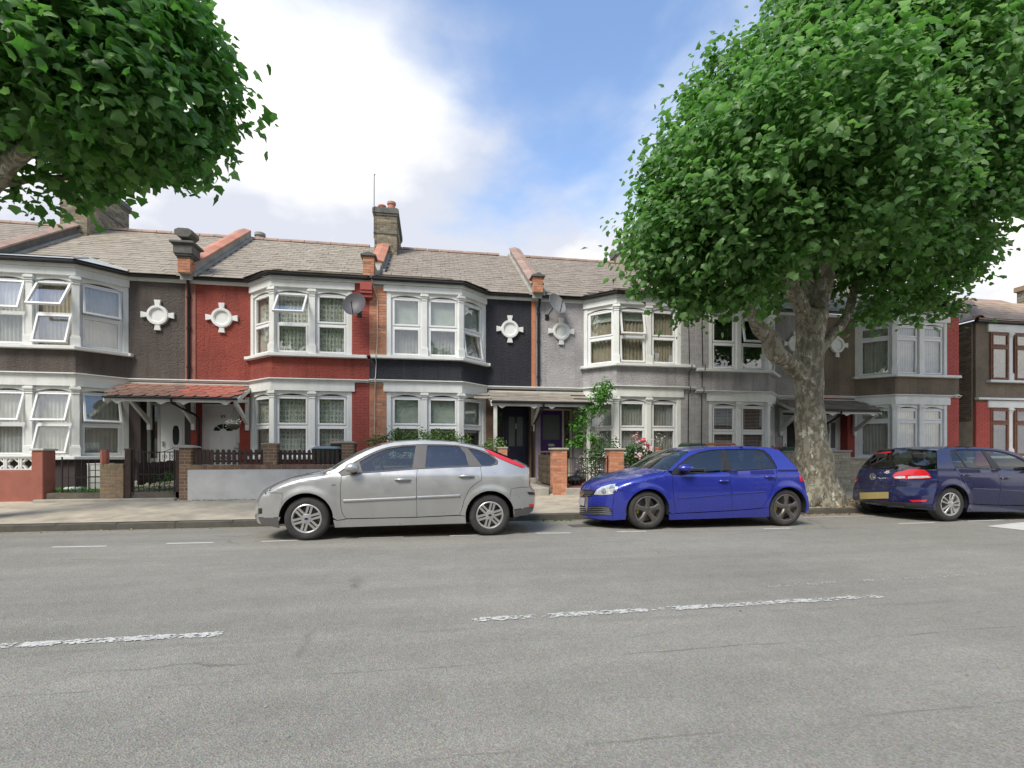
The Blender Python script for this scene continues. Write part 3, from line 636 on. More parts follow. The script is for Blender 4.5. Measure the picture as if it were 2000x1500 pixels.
M['salmon'] = pmat('salmon', (.30, .13, .10), rough=.85, var=.2, scale=5); M['orange_strip'] = pmat('orange_strip', (.50, .20, .11), rough=.85, var=.15, scale=8, bump=.3)
PB = [-11.36 + HW * i for i in range(7)]
S = lambda k, top=0, bot=0, **kw: dict(k=k, top=top, bot=bot, **kw)
house('brown rendered terraced house at the left edge of the row, only its roof in view', PB[0] - HW, 1, 0, 'rd_brown', 'brick', M['b_brown'], ME_SL2, [], [], {}, full=False, ends=(True, True))
H1 = house('dark brown rendered terraced house with most of its white windows tilted open', PB[1], -1, 0, 'rd_brown', 'brick', M['b_brown'], ME_SL,
    [S('grey', 9), S('warm', 30, 15), S('net', 16, 0)], [S('net', 16, 0), S('net', 17, 16), S('net', 17, 0)],
    dict(style='oval', mat='upvc', frame='offwhite', side='far', wall='porch_dark'), bayroof='lead', strip=M['salmon'])
H2 = house('red rendered terraced house with number 89 on its white door', PB[1], 1, 0, 'rd_red', 'paint', M['b_red'], ME_SL,
    [S('lace'), S('lace', 38), S('lace')], [S('lace'), S('lace'), S('lace')], dict(style='fan', mat='upvc', frame='upvc', wall='porch_red'), strip=M['salmon'])
H3 = house('navy rendered terraced house with pale blinds and a navy front door', PB[3], -1, .02, 'rd_navy', 'brick', M['b_orange'], ME_SL2,
    [S('blind', 0, 9), S('blind'), S('blind')], [S('blindlow'), S('blindlow'), S('blindlow')], dict(style='twin', mat='navy_door', frame='black', side='far', wall='porch_navy'), strip=M['orange_strip'])
H4 = house('grey rendered terraced house with a purple front door and brown curtains upstairs', PB[3], 1, .02, 'rd_grey', 'paint', M['b_grey'], ME_SL2,
    [S('half'), S('half', 12, 6), S('warm')], [S('grey'), S('grey'), S('grey')], dict(style='purple', mat='purple_door', frame='cream', side='far', wall='porch_grey'))
H5 = house('grey rendered terraced house with slatted blinds behind the plane tree trunk', PB[5], -1, -.07, 'rd_grey2', 'paint', M['b_grey'], ME_SL2,
    [S('vend'), S('vend', 12), S('vend')], [S('ven'), S('ven'), S('ven')], dict(style='glazed', mat='upvc', frame='upvc', side='far', wall='rd_grey2'))
H6 = house('brown rendered terraced house with bright red brick piers and net curtains', PB[5], 1, -.05, 'rd_brown2', 'paint', M['b_red2'], ME_SL2,
    [S('net', split=.74), S('net', split=.74), S('net', split=.74)], [S('net', split=.74), S('net', split=.74), S('net', split=.74)], dict(style='twin', mat='upvc', frame='upvc', side='near', wall='porch_red'))

# ---- party parapets, chimneys, pipes
def parapet(house_, x, cop, y0=14.30, y1=18.6, side='cement'):
    e, r_ = 6.06, 8.93; sl = (r_ - e) / 4.28; zz = lambda Y: e + (Y - 14.32) * sl
    g = MB().prism([(y0, zz(y0) - .1), (y1, zz(y1) - .1), (y1, zz(y1) + .30), (y0, zz(y0) + .30)], x - .15, x + .15, 'x'); p = g.build('parapet', M[side], house_)
    V = Vector((0, 1, sl)).normalized(); n = int((y1 - y0) / V.y / .415); ME = {'new': ME_COP, 'old': ME_COP2}[cop]
    B_ = Matrix((V, Vector((-1, 0, 0)), V.cross(Vector((-1, 0, 0))))).transposed().to_4x4()
    for i in range(n):
        c = Vector((x, y0, zz(y0) + .30)) + V * (.21 + i * .415); Mx = B_.copy(); Mx.translation = c + Vector((0, 0, .003 + rnd.uniform(0, .006))); inst('coping_tile', ME, p, Mx @ Matrix.Rotation(rnd.gauss(0, .012), 4, 'Z'))
    g = MB()
    for s in (-1, 1): g.prism([(y0, zz(y0)), (y1, zz(y1)), (y1, zz(y1) + .09), (y0, zz(y0) + .09)], x + s * .15, x + s * .24, 'x')
    g.build('flashing', M['cement'], p)
    return p
def brick_block(house_, name, x0, x1, y0, y1, z0, z1, mat, mort='mortar_d', sides='lrf', label=None):
    o = MB().box(x0 + .006, x1 - .006, y0 + .006, y1 - .006, z0, z1).build(name, M[mort], house_)
    h_ = z1 - z0
    if 'f' in sides: bricks(o, (x0, y0 + .006, z0), (1, 0, 0), x1 - x0, h_, mat)
    if 'r' in sides: bricks(o, (x1 - .006, y0 + .012, z0), (0, 1, 0), y1 - y0 - .02, h_, mat)
    if 'l' in sides: bricks(o, (x0 + .006, y1 - .008, z0), (0, -1, 0), y1 - y0 - .02, h_, mat)
    return o
def chimney(house_, xc, z1, pots, wx=.78, y0=17.6, dy=2.2):
    x0, x1 = xc - wx/2, xc + wx/2
    o = brick_block(house_, 'chimney', x0, x1, y0, y0 + dy, 7.95, z1 - .3, M['b_stock'], sides='fr')
    g = MB(); g.box(x0 - .03, x1 + .03, y0 - .03, y0 + dy + .03, z1 - .3, z1 - .225); g.box(x0 - .06, x1 + .06, y0 - .06, y0 + dy + .06, z1 - .225, z1 - .05); g.box(x0 - .02, x1 + .02, y0 - .02, y0 + dy + .02, z1 - .05, z1)
    g.box(x0 - .025, x1 + .025, y0 - .025, y0 + dy + .025, z1 - .95, z1 - .89); g.build('chimney_cap', M['stone'], o, bevel=.012)
    for (dx, dyy, hh, r_, m) in pots:
        g = MB(Matrix.Translation((xc + dx, y0 + dyy, z1 - .01))); g.lathe([(r_, 0), (r_ * .92, hh * .8), (r_ * 1.12, hh * .82), (r_ * 1.12, hh), (r_ * .8, hh), (r_ * .75, hh * .4)], 16, close=False); g.build('chimney_pot', m, o, smooth=40)
    return o
TC = M['terracotta']
parapet(H1, PB[0] + .0, 'old', side='stone'); parapet(H1, PB[1], 'new'); parapet(H2, PB[2], 'new', y0=15.6); parapet(H3, PB[3], 'old'); parapet(H4, PB[4], 'old'); parapet(H5, PB[5], 'old')
chimney(H1, PB[0] + .02, 10.35, [(0, .5, .42, .13, TC), (0, 1.1, .55, .13, TC), (.0, 1.7, .5, .13, TC)])
chimney(H2, PB[2] + .08, 9.95, [(-.16, .4, .24, .13, TC), (.16, .55, .46, .14, TC), (.14, 1.3, .42, .13, TC)])
chimney(H4, PB[4] + .0, 9.75, [(0, .5, .4, .13, TC), (0, 1.3, .4, .13, TC)])
g = MB(Matrix.Translation((PB[1] + .25, 19.2, 8.9))); g.lathe([(.17, -.9), (.17, .0), (.15, .05), (.15, .38), (.19, .4), (.19, .5), (.1, .5)], 16); g.build('vent_pot', M['cement'], H2, smooth=40)
# urn finial between the brown and the red house
def finial(h_, x, y, kind):
    if kind == 'urn':
        o = brick_block(h_, 'finial_pier', x - .16, x + .16, y, y + .32, 6.10, 6.475, M['b_orange'])
        g = MB()
        for (w_, z0, z1) in ((.21, 6.475, 6.53), (.25, 6.53, 6.58), (.28, 6.58, 6.81), (.31, 6.81, 6.84), (.36, 6.84, 6.90), (.30, 6.90, 6.925), (.13, 6.925, 7.00), (.11, 7.0, 7.03)):
            w_ *= .84; g.box(x - w_, x + w_, y + .16 - w_, y + .16 + w_, z0, z1)
        g.prism([(-.12, 7.03), (.12, 7.03), (.22, 7.12), (.22, 7.22), (.12, 7.27), (-.12, 7.27), (-.22, 7.22), (-.22, 7.12)], y - .05, y + .37, 'y', Matrix.Translation((x, 0, 0)))
        g.build('finial_urn', M['stone'], o, bevel=.012)
    else:
        hh = .525 if kind == 'tall' else .45
        o = brick_block(h_, 'finial_pier', x - .15, x + .15, y, y + .30, 6.10, 6.10 + hh, M['b_orange'])
        z = 6.10 + hh; g = MB(); g.prism([(-.21, z), (.21, z), (.21, z + .04), (0, z + .12), (-.21, z + .04)], y - .05, y + .36, 'y', Matrix.Translation((x, 0, 0))); g.build('finial_cap', M['stone'], o, bevel=.008)
finial(H1, PB[1], 14.18, 'urn'); finial(H2, PB[2], 13.62, 'tall'); finial(H3, PB[3], 14.18, 'low'); finial(H5, PB[5], 14.18, 'low'); finial(H4, PB[4], 13.62, 'low')
g = MB(); g.prism([(13.95, 6.1), (15.7, 6.75), (15.7, 7.25), (15.2, 6.85), (14.6, 6.62), (13.95, 6.55)], PB[2] - .13, PB[2] + .13, 'x'); g.build('parapet', M['cement'], H2, bevel=.01)
g = MB(); g.box(PB[2] - .22, PB[2] + .10, 13.62, 13.80, 5.62, 5.70); g.box(PB[2] - .22, PB[2] + .10, 13.66, 13.80, 5.52, 5.62); g.box(PB[2] - .22, PB[2] + .10, 13.60, 13.80, 5.70, 5.92); g.build('corbel', M['b_red'], H2, bevel=.01)
def pipe(h_, x, y, zs_, r_=.035, mat='black'):
    g = MB(); g.tube([(x + .02, y - .14, zs_[0]), (x + .02, y - .10, zs_[0] - .18), (x, y - .045, zs_[0] - .32), (x, y - .045, zs_[1])], r_, 10)
    for z in (zs_[0] - .5, (zs_[0] + zs_[1]) / 2, zs_[1] + .3): g.tube([(x, y - .045, z), (x, y - .045, z + .06)], r_ * 1.35, 10)
    g.build('drainpipe', M[mat], h_, smooth=40)
pipe(H1, PB[1] - .03, YR, (6.02, 3.30), .04); pipe(H3, PB[3] + .08, YR, (6.02, 3.30), .04); pipe(H5, PB[5] - .1, YR, (5.98, 3.25), .03, 'rd_grey2')
g = MB(); g.tube([(PB[2] + .06, 13.55, 6.15), (PB[2] + .10, 13.70, 5.9), (PB[2] + .22, 13.775, 5.55), (PB[2] + .22, 13.775, 4.6), (PB[2] + .20, 13.772, 4.0), (PB[2] + .19, 13.64, 3.97), (PB[2] + .19, 13.65, 3.84), (PB[2] + .19, 13.775, 3.8), (PB[2] + .17, 13.775, 3.4), (PB[2] + .17, 13.66, 3.31), (PB[2] + .17, 13.68, 3.2), (PB[2] + .16, 13.775, 3.1), (PB[2] + .14, 13.77, 1.9), (PB[2] + .06, 13.77, .9), (PB[2] + .05, 13.77, .45)], .012, 6)
g.build('aerial_cable', M['cream'], H3, smooth=60)
for hh, xx in ((H4, PB[4] - .22), (H5, PB[4] + .22)):
    g = MB(); g.tube([(xx, 13.785, 5.9), (xx + .02, 13.785, 4.5), (xx + .03, 13.785, 3.98), (xx + .03, 13.63, 3.965), (xx + .03, 13.65, 3.83), (xx + .02, 13.785, 3.8), (xx + .01, 13.785, 3.33), (xx, 13.66, 3.31), (xx, 13.66, 3.16), (xx, 13.785, 3.1), (xx - .02, 13.785, .6)], .011, 6); g.build('wall_cable', M['black'], hh, smooth=60)
# ================================================================ house at the right end, across the alley
M['pantile'] = pmat('pantile', (0,0,0), rough=.8, var=.2, scale=4, rcols=[(.42,.30,.20),(.48,.35,.24),(.38,.27,.18),(.46,.30,.20)], stain=(.36, .33, .26), stainamt=.4)
ME_PAN = MB().box(-.165, .165, 0, .36, 0, .022).mesh('roof_tile', M['pantile'], bevel=.006)
xl = xat(1907, YB); H7 = thing('end_house', 'brown house with red brick piers and wooden window frames across the alley', 'house', (xl + 2.5, YB, .2))
MB().box(xl, xl + 5.2, YB + .02, YR + 8, .1, 5.82).build('wall', M['rd_brown3'], H7)
fl = MB().box(xl - .02, xl - .001, YB + .12, YR + 6, .4, 5.80).build('flank_wall', M['mortar_d'], H7)
bricks(fl, (xl - .022, YB + 1.55, 2.4), (0, -1, 0), 1.42, 3.4, M['b_stock'])
for x0, x1, z0, z1 in ((xl - .012, xat(1934, YB), .42, 3.02),):
    p = MB().box(x0, x1, YB + .004, YB + .05, z0, z1).build('brick_pier', M['b_red2'], H7); bricks(p, (x0, YB, z0), (1, 0, 0), x1 - x0, z1 - z0, M['b_red2'], joint=.006)
xw = xat(1928, YB)
for z0, z1, nm in ((5.45, 5.72, 'frieze'), (2.86, 3.10, 'frieze')): MB().box(xw, xw + 4, YB - .05, YB + .02, z0, z1).build(nm, M['white'], H7, bevel=.006)
MB().box(xl - .05, xw + 4, YB - .12, YB + .02, 3.12, 3.19).build('string_course', M['white'], H7, bevel=.006)
for z in (3.72, 1.12): MB().box(xw - .02, xw + 4, YB - .13, YB + .02, z, z + .08).build('window_sill', M['white'], H7, bevel=.01)
MB().box(xl - .12, xw + 4, YB - .16, YB - .02, 5.74, 5.83).build('gutter', M['black'], H7, bevel=.01)
c7 = column_me(1.66)
for z0 in (3.80, 1.20):
    for i in range(3):
        inst('column', c7, H7, frame_m((xw + .95 + i * 1.0, YB - .03, z0), (1, 0, 0)))
        if i < 2: window(H7, (xw + .12 + i * 1.0, YB - .10, z0), (1, 0, 0), .76, 1.64, split=.70, kind='net', fm='wood_frame', vent=False)
e7 = 5.82; hp = Vector((xl + 1.9, 15.6, 7.15))
a7, b7 = Vector((xl - .15, YB - .22, e7)), Vector((xl + 4.6, YB - .22, e7)); l7 = Vector((xl - .15, 20, e7)); hp2 = Vector((xl + 4.6, 15.6, 7.15)); hp3 = Vector((xl + 1.9, 20, 7.15))
g = MB(); g.add([a7, b7, hp2, hp], [(0,1,2,3)]); g.add([a7, hp, hp3, l7], [(0,1,2,3)]); r7 = g.build('roof', M['deck'], H7, recalc=False)
Vf = (Vector((0, 15.6 - a7.y, 7.15 - e7))); lf = Vf.length; tiles(r7, 'roof_tile', a7 + Vector((0, 0, .01)), (1, 0, 0), Vf, [(0, 0), (4.75, 0), (4.75, lf), (2.05, lf)], .33, .29, ME_PAN, stag=.5)
Vl = Vector((2.05, 0, 7.15 - e7)); ll = Vl.length; tiles(r7, 'roof_tile', l7 + Vector((0, 0, .01)), (0, -1, 0), Vl, [(20 - a7.y - 4.5, 0), (20 - a7.y, 0), (4.4, ll), (2.5, ll)], .33, .29, ME_PAN)
hv = (hp - a7); me_h = half_tube(.13, .42, M['terra_old'], 'hip_tile'); hl = hv.length; hv.normalize()
for i in range(int(hl / .43)):
    Uh = hv; Dh = Vector((0, 0, 1)).cross(Uh).normalized(); Mx = Matrix((Uh, Dh, Uh.cross(Dh))).transposed().to_4x4(); Mx.translation = a7 + hv * (.25 + i * .43) + Vector((0, 0, -.02)); inst('hip_tile', me_h, r7, Mx)
g = MB(); g.add([(xl + 1.2, 16, 6.6), (xl + 9, 16, 6.6), (xl + 9, 19.5, 8.75), (xl + 3.0, 19.5, 8.75)], [(0,1,2,3)]); r8 = g.build('main_roof', M['terra_old'], H7, recalc=False)
cx7 = xat(1990, 19.5); o = brick_block(H7, 'chimney', cx7, cx7 + 1.3, 18.6, 19.6, 7.9, 9.2, M['b_stock'], sides='fl')
MB().box(cx7 - .08, cx7 + 1.38, 18.52, 19.68, 9.2, 9.45).build('chimney_cap', M['b_buff'], o, bevel=.02)
for dx in (.18, .6): MB(Matrix.Translation((cx7 + dx, 19.0, 9.44))).lathe([(.13, 0), (.12, .3), (.14, .32), (.14, .4), (.09, .4)], 14).build('chimney_pot', TC, o, smooth=40)
ax0, ax1 = xat(1876, YR + .2), xat(1906, YR + .2)
ag = thing('alley_door', 'brown alley door in a white frame between the two red brick piers', 'door', ((ax0 + ax1)/2, YR + .3, .42))
MB().box(ax0, ax1, YR + .25, YR + .30, .42, zat(1890, 822, YR + .2)).build('leaf', M['rd_brown3'], ag, bevel=.004)
g = MB(); g.box(ax0 - .3, ax1 + .02, YR + .18, YR + .36, zat(1890, 822, YR + .2) + .004, zat(1890, 811, YR + .2)); g.box(ax1 + .004, ax1 + .14, YR + .19, YR + .35, .42, zat(1890, 822, YR + .2)); g.build('door_frame', M['white'], ag, bevel=.006)

# ================================================================ porch canopies
M['shingle'] = pmat('shingle', (0,0,0), rough=.9, var=.2, scale=7, rcols=[(.36,.11,.075),(.42,.14,.10),(.30,.12,.085)], bump=.4, bscale=150)
M['shingle_b'] = pmat('shingle_b', (0,0,0), rough=.9, var=.25, scale=7, rcols=[(.21,.12,.09),(.27,.145,.105),(.18,.115,.085)], bump=.4, bscale=150)
M['cap_grey'] = pmat('cap_grey', (0,0,0), rough=.85, var=.2, scale=5, rcols=[(.24,.215,.175),(.29,.26,.21),(.20,.18,.15)], stain=(.4,.38,.3), stainamt=.4)
M['cap_brown'] = pmat('cap_brown', (0,0,0), rough=.85, var=.2, scale=5, rcols=[(.16,.13,.10),(.20,.165,.125),(.13,.11,.085)])
def canopy(label, xc, hw, dep, z1, z0, style, posts=False):
    root = thing('porch_canopy', label, 'canopy', (xc, YR, z0), 'porch canopies')
    y0 = YR - dep; V = Vector((0, dep, z1 - z0)); ln = V.length
    g = MB(); g.add([(xc-hw, y0, z0), (xc+hw, y0, z0), (xc+hw, YR-.02, z1), (xc-hw, YR-.02, z1)], [(0,1,2,3)]); g.add([(xc-hw, y0, z0-.03), (xc+hw, y0, z0-.03), (xc+hw, YR-.02, z1-.03), (xc-hw, YR-.02, z1-.03)], [(3,2,1,0)])
    rf = g.build('canopy_roof', M['deck'], root, recalc=False)
    box = [(0, 0), (2*hw, 0), (2*hw, ln), (0, ln)]; O = (xc - hw, y0 - .02, z0 + .006)
    if style == 'shingle':
        hexm = lambda m: MB().prism([(-.145, .09), (-.08, -.02), (.08, -.02), (.145, .09), (.145, .27), (-.145, .27)], 0, .012).mesh('shingle', m)
        ma, mb_ = hexm(M['shingle']), hexm(M['shingle_b'])
        tiles(rf, 'shingle', O, (1, 0, 0), V, [(hw, 0), (2*hw, 0), (2*hw, ln), (hw, ln)], .295, .20, ma, jit=.01); tiles(rf, 'shingle', O, (1, 0, 0), V, [(0, 0), (hw, 0), (hw, ln), (0, ln)], .295, .20, mb_, jit=.012)
    else:
        m = MB().box(-.49, .49, -.01, .22, 0, .016).mesh('board', M[style]) if style == 'cap_grey' else MB().box(-.145, .145, -.01, .24, 0, .02).mesh('canopy_tile', M[style])
        tiles(rf, 'board' if style == 'cap_grey' else 'canopy_tile', O, (1, 0, 0), V, box, .98 if style == 'cap_grey' else .295, .19 if style == 'cap_grey' else .2, m, jit=.004)
    # fascia with a scalloped lower edge
    z = z0 - .03; prof = [(-hw, z), (hw, z)]; low = []
    nsc = 60
    for i in range(nsc + 1):
        x = hw - 2 * hw * i / nsc; a = abs(x)
        dz = .10
        for c_ in (hw - .28, .26): dz += .07 * max(0, 1 - abs(a - c_) / .12)
        if hw - .20 < a < hw - .02: dz -= .045 * math.sin((a - (hw - .20)) / .18 * math.pi)
        low.append((x, z - dz))
    g = MB(Matrix.Translation((xc, 0, 0))).prism(prof + low, y0 + .012, y0 + .04, 'y'); g.build('fascia', M['offwhite'], root)
    MB().box(xc - hw - .03, xc + hw + .03, y0 - .075, y0 - .012 + .02, z0 - .055, z0 - .005).build('gutter', M['black'], root, bevel=.015)
    for s in (-1, 1):
        g = MB().prism([(y0, z0 - .015), (YR - .02, z1 - .005), (YR - .02, z1 - .13), (y0, z0 - .14)], xc + s * (hw + .001), xc + s * (hw + .03), 'x'); g.build('barge_board', M['offwhite'], root)
    MB().box(xc - hw, xc + hw, YR - .06, YR - .004, z1 - .01, z1 + .035).build('flashing', M['offwhite'], root)
    for xb_ in ([-hw + .55, 0.10, hw - .06] if style == 'shingle' else [-hw + .10, -.12, hw - .10]):
        xx = xc + xb_
        if posts and abs(xb_) > .5:
            MB().box(xx - .05, xx + .05, y0 + .04, y0 + .14, .44, z0 - .06).build('post', M['offwhite'], root, bevel=.008); continue
        g = MB(); g.box(xx - .045, xx + .045, YR - .10, YR - .003, z0 - .80, z0 + .12); g.prism([(YR - .08, z0 - .66), (YR - .08, z0 - .50), (y0 + .10, z0 - .07), (y0 + .05, z0 - .07), (y0 + .05, z0 - .15)], xx - .035, xx + .035, 'x')
        g.prism([(YR - .08, z0 + .06), (y0 + .045, z0 - .045), (y0 + .045, z0 - .12), (YR - .08, z0 - .03)], xx - .034, xx + .034, 'x')
        g.build('bracket', M['offwhite'], root, bevel=.006)
    x = xc + .0
    g = MB(); g.tube([(x, y0 - .04, z0 - .04), (x, y0 - .04, z0 - .14), (x + .12, y0 + .25, z0 - .27), (x + .24, YR - .25, z0 - .40), (x + .26, YR - .10, z0 - .5), (x + .26, YR - .06, .5)] if style == 'shingle' else [(x, y0 - .04, z0 - .04), (x, y0 - .04, z0 - .16), (x - .10, YR - .25, z0 - .55), (x - .14, YR - .08, z0 - .62), (x - .14, YR - .06, .5)], .032, 8); g.build('downpipe', M['black'], root, smooth=50)
    return root
canopy('red and brown shingled canopy over the two white doors', PB[1] - .01, 1.53, .95, 3.16, 2.72, 'shingle')
canopy('grey boarded canopy with white posts over the navy and purple doors', PB[3] + .02, 1.47, .95, 3.14, 2.76, 'cap_grey', posts=True)
canopy('dark brown tiled canopy behind the plane tree trunk', PB[5] + .06, 1.50, .95, 3.08, 2.68, 'cap_brown')

# ================================================================ garden walls, gates, fences
M['render_red'] = pmat('render_red', (.33, .12, .085), rough=.9, var=.18, scale=2, stain=(.16, .06, .05), stainamt=.6, bump=.4, bscale=60)
M['render_white'] = pmat('render_white', (.58, .575, .56), rough=.9, var=.1, scale=2.5, stain=(.36, .355, .33), stainamt=.45, bump=.4, bscale=50)
M['timber'] = pmat('timber', (.055, .034, .028), rough=.8, var=.3, scale=12, rand=.2, bump=.4, bscale=60)
M['timber2'] = pmat('timber2', (.10, .075, .05), rough=.85, var=.3, scale=12, rand=.25, bump=.4, bscale=60)
ZP = .23
def zw(px, py): return zat(px, py, YW)
def xw_(px): return xat(px, YW)
# red rendered wall with a white screen-block panel
rx0, rx1 = -11.3, xw_(62)
rw = thing('garden_wall', 'red rendered garden wall topped with white pierced screen blocks', 'wall', (rx1, YW, ZP), 'front garden walls')
MB().box(rx0, rx1 + .004, YW + .02, YW + .24, ZP - .05, zw(30, 919)).build('wall_base', M['render_red'], rw, bevel=.012)
p0, p1 = xw_(61), xw_(84)
g = MB().box(p0, p1, YW, YW + .36, ZP - .05, zw(72, 880)); g.build('wall_pillar', M['render_red'], rw, bevel=.012)
MB().box(p0 - .03, p1 + .03, YW - .03, YW + .39, zw(72, 880) + .001, zw(72, 876)).build('pillar_cap', M['offwhite'], rw, bevel=.008)
zb, zt_ = zw(30, 918.5), zw(30, 892); bs = zt_ - zb - .02
def screen_block(s):
    g = MB(); g.ring(s, s, .028, 0, .09)
    n = 8; r_ = s * .42
    for cx_, cz_, a0 in ((0, 0, 0), (s, 0, 90), (s, s, 180), (0, s, 270)):
        arc = [(cx_ + (r_) * math.cos(R(a0 + 90 * i / n)), cz_ + r_ * math.sin(R(a0 + 90 * i / n))) for i in range(n + 1)]; arc2 = [(cx_ + (r_ - .03) * math.cos(R(a0 + 90 * i / n)), cz_ + (r_ - .03) * math.sin(R(a0 + 90 * i / n))) for i in range(n, -1, -1)]
        g.prism(arc + arc2, .012, .078, 'y')
        g.prism([(cx_ + .02 * (1 if cx_ == 0 else -1), cz_), (cx_, cz_ + .02 * (1 if cz_ == 0 else -1)), (s/2, s/2 + .012), (s/2 + .012, s/2), (s/2, s/2 - .012)], .03, .06, 'y') if False else None
    return g.mesh('screen_block', M['white'])
mes = screen_block(bs)
k = int((rx1 - rx0) / (bs + .008))
for i in range(k): inst('screen_block', mes, rw, Matrix.Translation((rx1 - (i + 1) * (bs + .008), YW + .08, zb + .004)))
MB().box(rx0, rx1 - .003, YW + .05, YW + .20, zt_ - .01, zt_ + .035).build('wall_coping', M['white'], rw, bevel=.008)
# iron gate, left
def iron_gate(label, x0, x1, z0, z1, y, n, scroll=False, rot=0, hinge='l'):
    root = thing('iron_gate', label, 'gate', (x0 if hinge == 'l' else x1, y, z0 - .04), 'front gates'); r_ = .008; base = Matrix.Translation((x0, y, 0))
    wd = x1 - x0
    g = MB(base); g.box(0, wd, -.006, .006, z0, z0 + .02); g.box(0, wd, -.006, .006, z1 - .02, z1); g.box(0, wd, -.006, .006, (z0*.55 + z1*.45), (z0*.55 + z1*.45) + .018)
    g.box(0, .022, -.011, .011, z0 - .04, z1 + .05); g.box(wd - .022, wd, -.011, .011, z0 - .04, z1 + .05); g.build('gate_frame', M['iron'], root)
    mb_ = MB().box(-.006, .006, -.006, .006, 0, z1 - z0).mesh('gate_bar', M['iron'])
    for i in range(1, n): inst('gate_bar', mb_, root, Matrix.Translation((x0 + wd * i / n, y, z0)))
    if scroll:
        for zc_ in (z0 + .10, z1 - .12):
            for s in (-1, 1):
                cxs = wd * .84 + s * .07; pth = [(cxs + s * .052 * (1 - t * .8) * math.cos(t * 9), 0, zc_ + .055 * (1 - t * .8) * math.sin(t * 9)) for t in np.linspace(0, 1, 26)]
                MB(base).tube(pth, .006, 5).build('scroll', M['iron'], root, smooth=60)
        z_ = z1 - .12
        for s in (-1, 1): MB(base).tube([(wd * .84 + s * .125, 0, z_ - .02), (wd * .84, 0, z_ - .24)], .006, 5).build('scroll', M['iron'], root)
        pth = [(wd * t, 0, z1 + .10 - .13 * math.sin(math.pi * t)) for t in np.linspace(.0, 1, 14)]; MB(base).tube(pth, .007, 5).build('top_rail', M['iron'], root, smooth=60)
    return root
iron_gate('thin rusty iron gate beside the red rendered pillar', xw_(112), xw_(192), zw(150, 963), zw(150, 897), YW + .12, 6)
# buff brick stub wall
b0, b1 = xw_(194.5), xw_(241); zt_b = zw(215, 906)
bw = thing('garden_wall', 'short buff brick wall between the two iron gates', 'wall', ((b0 + b1)/2, YW, ZP), 'front garden walls')
MB().box(b0 + .006, b1 - .006, YW + .006, YW + .21, ZP - .03, zt_b - .002).build('wall_core', M['mortar'], bw)
nh = zt_b - .105 - ZP; bricks(bw, (b0, YW + .004, ZP), (1, 0, 0), b1 - b0, nh, M['b_buff']); bricks(bw, (b1 - .004, YW + .012, ZP), (0, 1, 0), .20, nh, M['b_buff'])
ns = 6
for i in range(ns): inst('brick', brick_me((b1 - b0)/ns - .012, .095, M['b_buff']), bw, Matrix.Translation((b0 + (i + .5) * (b1 - b0)/ns, YW + .003, zt_b - .10)))
rp = thing('stub_post', 'small red painted post standing on the buff brick wall', 'post', ((xw_(193.5) + xw_(206))/2, YW + .1, zt_b))
g = MB(); g.prism([(xw_(194), YW + .02), (xw_(200), YW - .02), (xw_(206), YW + .02), (xw_(206), YW + .14), (xw_(194), YW + .14)], zt_b, zw(200, 879)); g.build('post_body', M['render_red'], rp, bevel=.006)
tp = thing('gate_post', 'dark timber gate post beside the buff brick wall', 'post', (xw_(247), YW + .05, ZP))
MB().box(xw_(242), xw_(254), YW + .02, YW + .13, ZP - .03, zw(247, 879)).build('post_body', M['timber'], tp, bevel=.008)
MB().box(xw_(241), xw_(255), YW + .01, YW + .14, zw(247, 879) + .001, zw(247, 876)).build('post_cap', M['timber2'], tp, bevel=.006)
iron_gate('black iron gate with scrolls in front of the oval-glazed white door', xw_(257), xw_(339), zw(300, 964), zw(300, 882), YW + .06, 8, True)
tp = thing('gate_post', 'dark timber gate post against the brown brick pillar', 'post', (xw_(343), YW + .1, ZP))
MB().box(xw_(340), xw_(348), YW + .05, YW + .14, ZP - .03, zw(343, 879)).build('post_body', M['timber'], tp, bevel=.006)
# brown brick pillar + white wall with picket fences
q0, q1 = xw_(349), xw_(373)
hp_ = thing('garden_wall', 'low white rendered wall with brown brick pillars in front of the red house', 'wall', ((q0 + xw_(690))/2, YW, ZP), 'front garden walls')
pl = brick_block(hp_, 'wall_pillar', q0, q1, YW, YW + .30, ZP - .02, zw(360, 875), M['b_brown'], mort='mortar')
MB().prism([(-.20, 0), (.20, 0), (.20, .03), (0, .07), (-.20, .03)], YW - .05, YW + .35, 'y', Matrix.Translation(((q0 + q1)/2, 0, zw(360, 875) + .002))).build('pillar_cap', M['cement'], pl, bevel=.008)
w0, w1 = q1 + .002, xw_(690)
MB().box(xw_(367), w1, YW - .03, YW + .2, ZP - .04, zw(500, 917)).build('wall_base', M['render_white'], hp_, bevel=.015)
nb_ = int((w1 - w0) / .112); zc0 = zw(500, 917) + .002; zc1 = zw(500, 907.5)
mbk = brick_me(.102, zc1 - zc0 - .012, M['b_brown'], .2); MB().box(w0, w1, YW + .002, YW + .19, zc0, zc1 - .003).build('coping_bed', M['mortar'], hp_)
for i in range(nb_): inst('brick', mbk, hp_, Matrix.Translation((w0 + .056 + i * .112, YW - .004 + rnd.uniform(-.003, .003), zc0 + .006)))
for a, b, t in ((514, 541, 868), (667, 690, 866)):
    o = brick_block(hp_, 'wall_pillar', xw_(a), xw_(b), YW - .02, YW + .24, zc1 + .001, zw(a, t), M['b_brown'], mort='mortar')
    MB().box(xw_(a) - .03, xw_(b) + .03, YW - .05, YW + .28, zw(a, t) + .001, zw(a, t - 3)).build('pillar_cap', M['cement'], o, bevel=.012)
